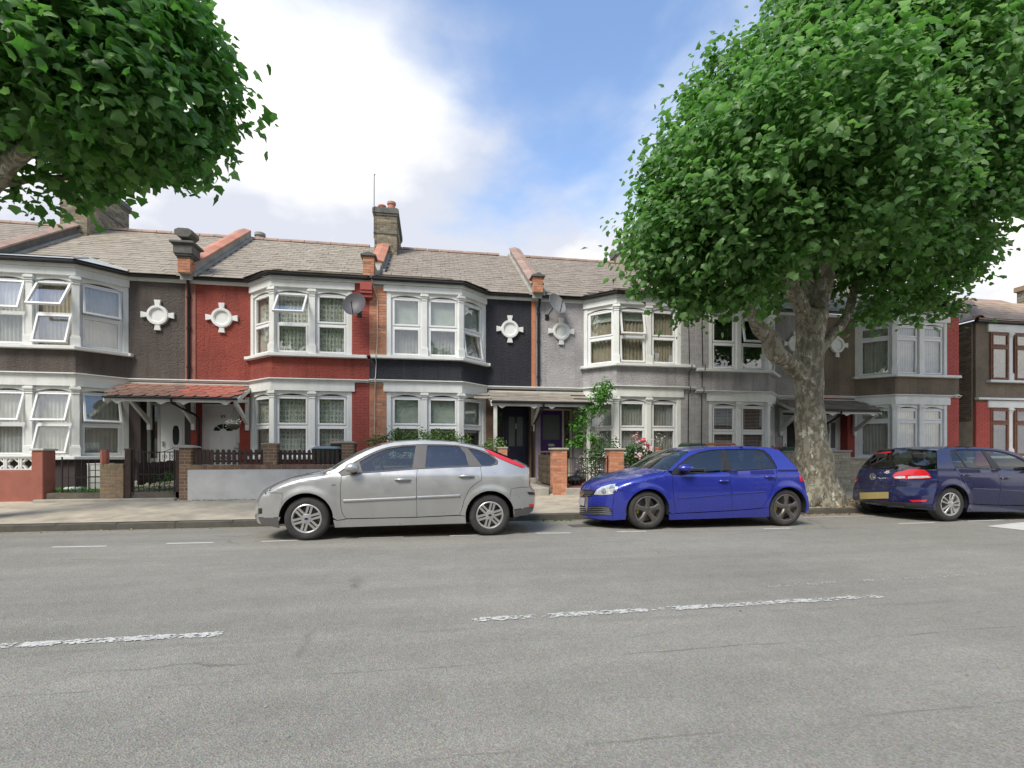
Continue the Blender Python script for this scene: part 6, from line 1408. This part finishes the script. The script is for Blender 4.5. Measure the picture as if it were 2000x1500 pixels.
LL = [(340,80,8.2,.62),(385,190,8.4,.46),(365,275,8.6,.45),(260,190,7.6,.80),(150,90,7.4,1.0),(215,300,8.6,.48),(300,305,9.0,.36),(70,150,7.6,.85),(30,60,7.8,1.1),(250,20,8.2,.8),(130,310,9.0,.40),(60,385,9.3,.26),(130,365,9.2,.27),(-90,200,8.4,.8),(-150,100,8.4,1.3),(200,-80,8.7,1.1),(340,-30,9,.55),(0,-120,8.2,1.4),(400,120,8.8,.36),(330,340,9.3,.20),(235,345,9.4,.24),(420,215,8.8,.2),(150,230,8.8,.7),(-300,180,9.5,1.2)]
P, Nn = clumps([(tuple(pt(a, b, Y)), r_) for a, b, Y, r_ in LL], 62, .21, 40, .45)
print('leaves left', len(P)); leaf_cloud('crown', P, Nn, .15, 'plane', M['leaf_plane2'], tree2, kind='stuff')

# ================================================================ garden plants
def blob(pts, n, size, kind, mat, name, root, dens_=None, sub=.05, per=7, shell=.3):
    P_, N_ = clumps([(tuple(p), r_) for p, r_ in pts], n, sub, per, shell); return leaf_cloud(name, P_, N_, size, kind, mat, root, kind='stuff')
def stems(root, base, tips, r_=.008, mat=None):
    g = MB()
    for t in tips: g.tube([base, (Vector(base) + Vector(t))/2 + Vector((rnd.uniform(-.04, .04), rnd.uniform(-.04, .04), .03)), t], [r_, r_*.8, r_*.5], 5)
    return g.build('stems', mat or M['bark'], root, smooth=60)
def dots(root, name, centers, spread, n, size, mat):
    P_ = np.concatenate([np.array(c)[None] + nr.normal(0, 1, (n, 3)) * np.array(spread) for c in centers]); N_ = np.tile(np.array([0, -.7, .5]), (len(P_), 1)); return leaf_cloud(name, P_, N_, size, 'petal', mat, root, kind='stuff')
YH = 12.55
hedge = thing('hedge', 'light green garden hedge behind the silver car', 'hedge', (xat(820, YH), YH, .42))
pts = [(pt(x, y, YH + dy), r_) for x, y, dy, r_ in ((735, 874, 0, .32), (760, 862, -.1, .30), (790, 860, 0, .33), (820, 860, .1, .32), (850, 862, -.1, .32), (880, 864, 0, .32), (905, 868, 0, .28), (745, 905, 0, .4), (800, 905, 0, .42), (860, 905, 0, .42), (905, 905, 0, .4))]
blob(pts, 1500, .06, 'oval', M['leaf_hedge'], 'foliage', hedge, sub=.045, per=7); stems(hedge, (xat(820, YH), YH, .42), [p for p, _ in pts[7:]], .015)
sh = thing('shrub', 'small leafy shrub left of the navy front door', 'shrub', (xat(962, 12.5), 12.5, .42)); pts = [(pt(958, 872, 12.5), .24), (pt(972, 868, 12.45), .2), (pt(945, 875, 12.5), .18)]
blob(pts, 1200, .07, 'oval', M['leaf_hedge'], 'foliage', sh, sub=.05); stems(sh, (xat(962, 12.5), 12.5, .42), [p for p, _ in pts], .012)
cl = thing('climbing_plant', 'bright green climber growing up the canopy post of the grey house', 'climber', (xat(1150, 13.7), 13.7, .42))
pts = [(pt(x, y, Y), r_) for x, y, Y, r_ in ((1172, 770, 13.55, .30), (1180, 762, 13.5, .26), (1168, 800, 13.55, .20), (1130, 805, 13.75, .16), (1128, 830, 13.8, .22), (1135, 855, 13.75, .22), (1122, 868, 13.8, .20), (1140, 820, 13.7, .18), (1158, 850, 13.6, .15), (1148, 800, 13.65, .16), (1185, 750, 13.5, .14), (1163, 860, 13.6, .12))]
blob(pts, 1300, .08, 'oval', M['leaf_fresh'], 'foliage', cl, sub=.055, shell=.2); stems(cl, (xat(1150, 13.7), 13.7, .42), [p for p, _ in pts], .008)
da = thing('daisy_bush', 'bush of small white daisies behind the low railing gate', 'flower bush', (xat(1152, 12.6), 12.6, .43)); pts = [(pt(x, y, 12.6), r_) for x, y, r_ in ((1148, 920, .24), (1162, 910, .22), (1140, 908, .18), (1165, 930, .2))]
blob(pts, 900, .05, 'oval', M['leaf_dark'], 'foliage', da, sub=.04); dots(da, 'flowers', [pt(1150, 915, 12.45), pt(1160, 925, 12.42), pt(1142, 905, 12.5), pt(1168, 912, 12.45)], (.13, .10, .12), 34, .034, M['petal_w']); stems(da, (xat(1152, 12.6), 12.6, .43), [p for p, _ in pts])
b2 = thing('shrub', 'dark green shrub above the daisies beside the canopy post', 'shrub', (xat(1168, 12.9), 12.9, .43)); pts = [(pt(x, y, 12.95), r_) for x, y, r_ in ((1165, 885, .26), (1185, 878, .22), (1150, 890, .18), (1200, 868, .18))]
blob(pts, 900, .075, 'oval', M['leaf_dark'], 'foliage', b2, sub=.05); stems(b2, (xat(1168, 12.9), 12.9, .43), [p for p, _ in pts])
rb = thing('rose_bush', 'rose bush with pale pink and deep pink blooms behind the blue car', 'rose bush', (xat(1245, 12.5), 12.5, .42)); pts = [(pt(x, y, 12.5), r_) for x, y, r_ in ((1240, 880, .28), (1258, 895, .30), (1232, 905, .28), (1270, 885, .2), (1248, 915, .3), (1225, 885, .2), (1275, 905, .2))]
blob(pts, 1000, .08, 'oval', M['leaf_dark'], 'foliage', rb, sub=.055); dots(rb, 'pink_roses', [pt(1258, 862, 12.3), pt(1264, 868, 12.3), pt(1255, 860, 12.32)], (.035, .04, .035), 26, .06, M['petal_p']); dots(rb, 'pale_roses', [pt(1238, 854, 12.35), pt(1243, 850, 12.35), pt(1246, 862, 12.32), pt(1268, 875, 12.3), pt(1245, 890, 12.25)], (.035, .04, .03), 18, .055, M['petal_pale']); stems(rb, (xat(1245, 12.5), 12.5, .42), [p for p, _ in pts])
pot = thing('flower_pot', 'terracotta pot of white flowers on the low wall under the bay window', 'flower pot', (xat(1287, 13.3), 13.3, .95))
c = pt(1287, 890, 13.3); MB(Matrix.Translation((c.x, c.y, c.z))).lathe([(0, 0), (.085, 0), (.115, .20), (.125, .20), (.125, .25), (.10, .25), (.09, .22), (0, .22)], 20).build('pot', M['terracotta'], pot, smooth=40)
MB().box(xat(1270, 13.3), xat(1360, 13.3), 13.05, YB - .02, .42, c.z - .001).build('planter_shelf', M['concrete'], kind='structure')
blob([(c + Vector((0, 0, .42)), .17)], 420, .07, 'thin', M['leaf_hedge'], 'foliage', pot, sub=.06); dots(pot, 'flowers', [c + Vector((-.03, -.05, .55)), c + Vector((.08, -.05, .5)), c + Vector((-.12, -.05, .45))], (.06, .05, .05), 14, .035, M['petal_w']); stems(pot, c + Vector((0, 0, .2)), [c + Vector((.05, 0, .45)), c + Vector((-.08, 0, .42))], .006)
def potted(label, px, py, Y, r_, mat, leafm, size, petal=None, hgt=.2):
    c = pt(px, py, Y); c.z = .95 if hgt < .3 else c.z; root = thing('potted_plant', label, 'potted plant', c); MB(Matrix.Translation(c)).lathe([(0, 0), (.08, 0), (.11, .18), (.115, .2), (.09, .2), (0, .18)], 16).build('pot', mat, root, smooth=40)
    blob([(c + Vector((0, 0, .18 + r_)), r_)], 420, size, 'oval', leafm, 'foliage', root, sub=.05); stems(root, c + Vector((0, 0, .15)), [c + Vector((.04, 0, .2 + r_)), c + Vector((-.05, 0, .25 + r_))], .006)
    if petal: dots(root, 'flowers', [c + Vector((0, -.06, .3 + r_)), c + Vector((.08, -.06, .2 + r_))], (.06, .04, .06), 8, .06, petal)
potted('low pot of yellow-green leaves beside the terracotta flower pot', 1313, 890, 13.3, .15, M['trim'], M['leaf_hedge'], .06)
potted('pot of pale yellow roses at the end of the bay window', 1342, 890, 13.3, .26, M['trim'], M['leaf_fresh'], .07, M['petal_y'])
# hanging basket
hb = pt(457, 829, 13.45); hk = thing('hanging_basket', 'hanging basket of white flowers beside the number 89 door', 'hanging basket', hb)
MB(Matrix.Translation(hb)).lathe([(0, -.14), (.07, -.13), (.13, -.07), (.155, 0), (.145, 0), (.12, -.06), (0, -.11)], 20).build('basket', M['timber2'], hk, smooth=50)
blob([(hb + Vector((0, 0, .03)), .15), (hb + Vector((.08, 0, .04)), .1), (hb + Vector((-.08, 0, .03)), .1)], 700, .045, 'oval', M['leaf_hedge'], 'foliage', hk, sub=.03, per=6); dots(hk, 'flowers', [hb + Vector((0, -.12, .04)), hb + Vector((.1, -.1, .05)), hb + Vector((-.1, -.1, .05))], (.05, .03, .04), 24, .03, M['petal_w'])
g = MB(); [g.tube([hb + Vector((.15*math.cos(a), .15*math.sin(a), 0)), hb + Vector((0, .0, .44))], .003, 4) for a in (0, 2.1, 4.2)]; g.build('chains', M['iron'], hk)
# weeds and grass behind the gates
gr = thing('weeds', 'tall green weeds growing behind the scrolled iron gate', 'weeds', (xat(310, 12.6), 12.6, .42)); pts = [(pt(x, y, Y), r_) for x, y, Y, r_ in ((330, 940, 12.35, .2), (315, 945, 12.5, .2), (300, 950, 12.5, .16), (270, 958, 12.3, .14), (338, 930, 12.6, .2), (285, 955, 12.4, .14))]
blob(pts, 1000, .07, 'thin', M['leaf_fresh'], 'foliage', gr, sub=.06); stems(gr, (xat(310, 12.6), 12.6, .42), [p for p, _ in pts], .006, M['leaf_dark'])
n = 2600; P_ = np.stack([nr.uniform(xat(60, 12.6), xat(235, 12.6), n), nr.uniform(12.2, 13.6, n), np.full(n, .42)], 1); N_ = nr.normal(0, .25, (n, 3)) + np.array([0, 0, 1.]); leaf_cloud('grass', P_, N_, .09, 'thin', M['leaf_fresh'], droop=-1.8, kind='stuff')
# fallen leaves round the trunk and along the kerb
n = 900; ang = nr.uniform(0, 6.28, n); rad = np.abs(nr.normal(0, .55, n)) + .3; P_ = np.stack([tb.x + rad*np.cos(ang)*1.2, tb.y + rad*np.sin(ang)*.8, np.zeros(n)], 1); P_ = P_[(P_[:, 1] > YK + .02)]
P_[:, 2] = [gz(y) + .006 + .03 * abs(nr.normal()) * (abs(y - YT) < .5) for y in P_[:, 1]]
leaf_cloud('fallen_leaves', P_, np.tile(np.array([0, 0, 1.]), (len(P_), 1)) + nr.normal(0, .3, (len(P_), 3)), .075, 'oval', M['dry'], droop=0, label='dry fallen leaves round the foot of the plane tree', kind='stuff')
def litter(px0, px1, n, mat, sz, sp=.10):
    a, b = xat(px0, YK - .15), xat(px1, YK - .15); P_ = np.stack([nr.uniform(a, b, n), YK - .03 - np.abs(nr.normal(0, sp, n)), np.zeros(n)], 1); P_[:, 2] = [gz(y) + .006 for y in P_[:, 1]]
    leaf_cloud('leaf_litter', P_, np.tile(np.array([0, 0, 1.5]), (n, 1)), sz, 'oval', mat, droop=0, kind='stuff')
litter(1040, 1125, 90, M['leaf_hedge'], .06); litter(1560, 1700, 160, M['dry'], .06, .12); litter(-50, 520, 60, M['dry'], .045); litter(620, 1000, 90, M['dry'], .05, .12)
n = 420; P_ = np.stack([nr.uniform(xat(560, 6), xat(1990, 7.3), n), nr.uniform(2.0, 8.9, n), np.zeros(n)], 1); P_[:, 2] = [gz(y) + .005 for y in P_[:, 1]]; leaf_cloud('road_grit', P_, np.tile(np.array([0, 0, 2.]), (n, 1)), .016, 'petal', M['dirt'], droop=0, kind='stuff')
# weeds along the foot of the white wall
n = 260; P_ = np.stack([nr.uniform(xat(380, YW), xat(560, YW), n), YW - .05 - np.abs(nr.normal(0, .03, n)), np.full(n, ZP - .004)], 1); leaf_cloud('wall_weeds', P_, nr.normal(0, .4, (n, 3)) + np.array([0, -.3, .8]), .05, 'thin', M['leaf_dark'], droop=-1, kind='stuff')
# ================================================================ dishes, aerial, bins and other small things
def dish(label, c, az, el, r_, col, arm_to):
    root = thing('satellite_dish', label, 'satellite dish', arm_to); D = Matrix.Translation(c) @ Matrix.Rotation(az, 4, 'Z') @ Matrix.Rotation(R(90) - el, 4, 'X')
    g = MB(D @ Matrix.Scale(1.12, 4, (0, 1, 0))); pr = [(r_ * t, .16 * r_ * t * t * 2) for t in np.linspace(0, 1, 8)]; g.lathe(pr + [(r_ + .006, .32 * r_ - .004)] + [(a, b - .012) for a, b in pr[::-1]], 36); g.build('reflector', col, root, smooth=50)
    f = D @ Vector((0, -r_ * .25, r_ * .95)); lo = D @ Vector((0, -r_ * 1.02, r_*.25))
    MB().tube([lo, lo + (f - lo) * .5 + Vector((0, 0, -.03)), f], .012, 6).build('feed_arm', M['iron'], root, smooth=60); MB().tube([f + Vector((0, 0, .03)), f - Vector((0, 0, .03))], .03, 8).build('receiver', M['trim_grey'], root, smooth=60)
    MB().tube([D @ Vector((0, 0, -.01)), D @ Vector((0, 0, -.10)), Vector(arm_to)], .016, 6).build('bracket', M['iron'], root, smooth=60); MB().box(arm_to[0] - .06, arm_to[0] + .06, arm_to[1] - .012, arm_to[1], arm_to[2] - .09, arm_to[2] + .09).build('wall_plate', M['iron'], root)
M['dish_dark'] = pmat('dish_dark', (.085, .08, .085), rough=.5, var=.15, scale=4); M['dish_grey'] = pmat('dish_grey', (.22, .22, .22), rough=.5, var=.12, scale=5)
c = pt(694, 597, 13.45); dish('dark round satellite dish on the red brick pier', c, R(-12), R(18), .30, M['dish_dark'], (c.x + .05, YB - .002, c.z - .12))
c = pt(1085, 596, 14.20); dish('grey satellite dish on the grey rendered wall', c, R(28), R(22), .31, M['dish_grey'], (c.x - .18, YR - .002, c.z - .28))
a0 = pt(731, 404, 17.6); ae = thing('aerial_pole', 'thin aerial pole rising beside the middle chimney stack', 'aerial', (a0.x, 17.55, 8.9))
a1 = pt(731, 343, 17.55); MB().tube([(a0.x, 17.53, 8.8), (a1.x, 17.53, a1.z)], .014, 6).build('pole', M['iron'], ae); MB().tube([(a1.x, 17.53, a1.z), (a1.x + .03, 17.53, a1.z + .05)], .02, 6).build('tip', M['iron'], ae)
# wheelie bins
M['bin_green'] = pmat('bin_green', (.035, .10, .045), rough=.5, var=.12, scale=5); M['bin_dgreen'] = pmat('bin_dgreen', (.025, .06, .03), rough=.5, var=.12); M['bin_orange'] = pmat('bin_orange', (.52, .17, .06), rough=.5, var=.12); M['bin_grey'] = pmat('bin_grey', (.30, .33, .34), rough=.5, var=.1); M['bin_salmon'] = pmat('bin_salmon', (.55, .26, .20), rough=.6, var=.12)
def bin_(label, xc, Y, ztop, w_, body, lid, z0=.42):
    root = thing('wheelie_bin', label, 'bin', (xc, Y, z0), 'wheelie bins'); h_ = ztop - z0 - .06; t, b = w_/2, w_/2 * .82
    g = MB(Matrix.Translation((xc, Y, z0))); g.add([(-b, -b, .04), (b, -b, .04), (b, b, .04), (-b, b, .04), (-t, -t, h_), (t, -t, h_), (t, t, h_), (-t, t, h_)], [(0,3,2,1),(4,5,6,7),(0,1,5,4),(1,2,6,5),(2,3,7,6),(3,0,4,7)]); g.box(-t - .015, t + .015, -t - .015, t + .015, h_ - .05, h_ - .004); g.build('body', body, root, bevel=.012)
    g = MB(Matrix.Translation((xc, Y, z0 + h_))); g.add([(-t-.02, -t-.03, .0), (t+.02, -t-.03, .0), (t+.02, t+.02, 0), (-t-.02, t+.02, 0), (-t*.85, -t*.85, .055), (t*.85, -t*.85, .055), (t*.85, t*.9, .07), (-t*.85, t*.9, .07)], [(0,3,2,1),(4,5,6,7),(0,1,5,4),(1,2,6,5),(2,3,7,6),(3,0,4,7)]); g.build('lid', lid, root, bevel=.012)
    g = MB(); g.tube([(xc - t, Y + t + .03, z0 + h_ - .04), (xc + t, Y + t + .03, z0 + h_ - .04)], .015, 6); g.build('handle', body, root)
    for s in (-1, 1): MB(Matrix.Translation((xc + s * (b - .03), Y + b, z0 + .10)) @ Matrix.Rotation(R(90), 4, 'Y')).lathe([(0, -.02), (.10, -.02), (.10, .02), (0, .02)], 16).build('wheel', M['tyre'], root, smooth=40)
YBI = 12.65
bin_('green wheelie bin with a green lid behind the blue car roof', xat(1353, YBI), YBI, zat(1353, 866, YBI), .55, M['bin_green'], M['bin_green'])
bin_('wheelie bin with an orange lid beside the green-lidded bin', xat(1407, YBI), YBI, zat(1407, 865, YBI), .58, M['bin_dgreen'], M['bin_orange'])
bin_('dark green wheelie bin beside the stone wall left of the tree', xat(1538, 12.55), 12.55, zat(1538, 873, 12.55), .50, M['bin_green'], M['bin_dgreen'])
bin_('bin with a grey lid behind the picket fence of the red house', xat(640, 12.6), 12.6, zat(640, 872, 12.6), .60, M['bin_dgreen'], M['bin_grey'])
bin_('bin with a salmon pink lid behind the right brick pier of the white wall', xat(672, 13.0), 13.0, zat(672, 862, 13.0), .55, M['bin_dgreen'], M['bin_salmon'])
# black rubbish bag behind the railing gate
M['bag'] = pmat('bag', (.012, .012, .013), rough=.28, var=.2, bump=.8, bscale=22, bdist=.03)
rb_ = thing('rubbish_bag', 'black plastic rubbish bag behind the low railing gate', 'rubbish bag', (xat(1124, 12.75), 12.75, .43)); c = Vector((xat(1124, 12.75), 12.75, .43)); rows = []
for j in range(13):
    t = j / 12; rr = .26 * math.sin(math.pi * min(1, t * 1.08 + .04)) ** .6; rows.append([(c.x + rr * 1.15 * math.cos(a) * (1 + .22 * noise.noise((math.cos(a)*1.6, math.sin(a)*1.6, t*3))), c.y + rr * .8 * math.sin(a) * (1 + .2 * noise.noise((math.cos(a)*2, math.sin(a)*2, t*3 + 5))), c.z + .30 * t) for a in np.linspace(0, 2*math.pi, 25)])
MB().grid(rows).build('bag', M['bag'], rb_, smooth=180); MB().tube([(c.x, c.y, c.z + .27), (c.x + .03, c.y, c.z + .34), (c.x + .07, c.y - .02, c.z + .38)], [.05, .02, .05], 8).build('knot', M['bag'], rb_, smooth=60)
# weathered crate by the brown house, white stones
cr = thing('wooden_crate', 'weathered whitewashed wooden crate under the bay window of the brown house', 'crate', (xat(186, 12.9), 12.9, .42)); x0, x1 = xat(172, 12.9), xat(206, 12.9); zt2 = zat(186, 906, 12.9); k = 4
MB().box(x0 + .01, x1 - .01, 12.92, 13.18, .45, zt2 - .02).build('inside', M['timber'], cr)
for i in range(k): MB().box(x0, x1, 12.89, 12.912, .44 + i*(zt2-.44)/k + .006, .44 + (i+1)*(zt2-.44)/k - .012).build('slat', M['offwhite'], cr)
MB().box(x0 - .02, x1 + .02, 12.88, 13.2, zt2 - .012, zt2 + .012).build('lid', M['offwhite'], cr); [MB().box(xx, xx + .04, 12.872, 12.888, .42, zt2 - .014).build('corner_post', M['offwhite'], cr) for xx in (x0, x1 - .04)]
st_ = thing('stone_edging', 'row of white edging stones on the grass behind the thin iron gate', 'stones', (xat(145, 12.75), 12.75, .42))
for i, px in enumerate((128, 134, 141, 149, 157, 161)):
    c = pt(px, 944, 12.75); g = MB(Matrix.Translation((c.x, 12.75 + rnd.uniform(-.1, .1), .44))); r_ = rnd.uniform(.045, .07)
    rows = [[(r_*1.2*math.sin(a)*math.cos(b)*(1+.25*noise.noise((a*2, b, i))), r_*math.sin(a)*math.sin(b), r_*.8*math.cos(a) + .02) for b in np.linspace(0, 6.2832, 9)] for a in np.linspace(0, math.pi, 6)]
    g.grid(rows); g.build('edging_stone', M['offwhite'], st_, smooth=180)
# camera on the red pier, flower pot of red geraniums, letter-size signs
cc = pt(1869, 774, 13.7); cv_ = thing('security_camera', 'small white dome security camera on the bright red brick pier', 'camera', (cc.x, 13.8, cc.z)); MB(Matrix.Translation(cc)).lathe([(0, .05), (.07, .05), (.08, .02), (.075, 0), (.05, -.045), (0, -.06)], 18).build('housing', M['upvc'], cv_, smooth=50); MB().box(cc.x - .03, cc.x + .03, 13.70, 13.80, cc.z + .03, cc.z + .06).build('mount', M['upvc'], cv_); MB(Matrix.Translation(cc + Vector((0, -.062, -.01))) @ Matrix.Rotation(R(90), 4, 'X')).lathe([(0, .016), (.03, .012), (.032, 0), (0, 0)], 12).build('lens', M['black'], cv_)
c = pt(1512, 876, 12.3); rg = thing('potted_plant', 'pot of small red flowers between the blue car roof and the grey house', 'potted plant', (c.x, 12.3, .42)); MB(Matrix.Translation((c.x, 12.3, .42))).lathe([(0, 0), (.12, 0), (.17, c.z - .60), (.18, c.z - .55), (.14, c.z - .55), (0, c.z - .6)], 18).build('pot', M['trim'], rg, smooth=40); blob([(c + Vector((0, 0, -.05)), .12)], 500, .05, 'oval', M['leaf_dark'], 'foliage', rg, sub=.03); dots(rg, 'flowers', [c + Vector((0, -.05, .03)), c + Vector((.06, -.05, .02))], (.06, .04, .03), 14, .035, M['petal_p'])
# manhole cover and small hatch in the pavement
for (px, py, w_, d_) in ((1140, 979, .5, .32), (1160, 986, .3, .2)):
    p = pg(px, py); MB().box(p.x - w_/2, p.x + w_/2, p.y - d_/2, p.y + d_/2, p.z - .02, p.z + .006).build('manhole_cover', M['kerb'], pave, M=Matrix())
# the row of houses across the street, behind the camera (seen only in reflections)
op = thing('opposite_terrace', 'plain brick terrace across the street, seen only as reflections in glass', 'building', (0, -13, 0))
MB().box(-40, 40, -19, -13.5, -.2, 6.0).build('wall', M['b_brown'], op); g = MB(); g.prism([(-19.5, 6.0), (-13.2, 6.0), (-16.3, 8.6)], -40, 40, 'x'); g.build('roof', M['deck'], op)
for i in range(16):
    for z0 in (1.0, 3.9): MB().box(-37 + i*4.8, -34.6 + i*4.8, -13.5, -13.42, z0, z0 + 1.6).build('window', M['offwhite'], op)

for i, (tx, ty) in enumerate(((-12, -9.0), (1.0, -9.2), (13, -9.1))):
    t_ = thing('plane_tree', ('leafy tree across the street on the left, seen only in reflections', 'leafy tree across the street in the middle, seen only in reflections', 'leafy tree across the street on the right, seen only in reflections')[i], 'tree', (tx, ty, -.2), 'street trees')
    MB().tube([(tx, ty, -.2), (tx, ty, 2), (tx + .1, ty, 5), (tx, ty, 8)], [.35, .28, .2, .08], 10).build('trunk', M['bark'], t_, smooth=60)
    P_, N_ = clumps([((tx + dx, ty + dy, z_), r_) for dx, dy, z_, r_ in ((0, 0, 6.6, 2.2), (-1.8, .3, 5.6, 1.6), (1.9, -.2, 5.8, 1.7), (.2, .8, 4.8, 1.4), (-3.2, 0, 5.2, 1.2), (3.3, 0, 5.4, 1.2))], 9, .55, 22, .4); leaf_cloud('crown', P_, N_, .5, 'plane', M['leaf_plane2'], t_, kind='stuff')
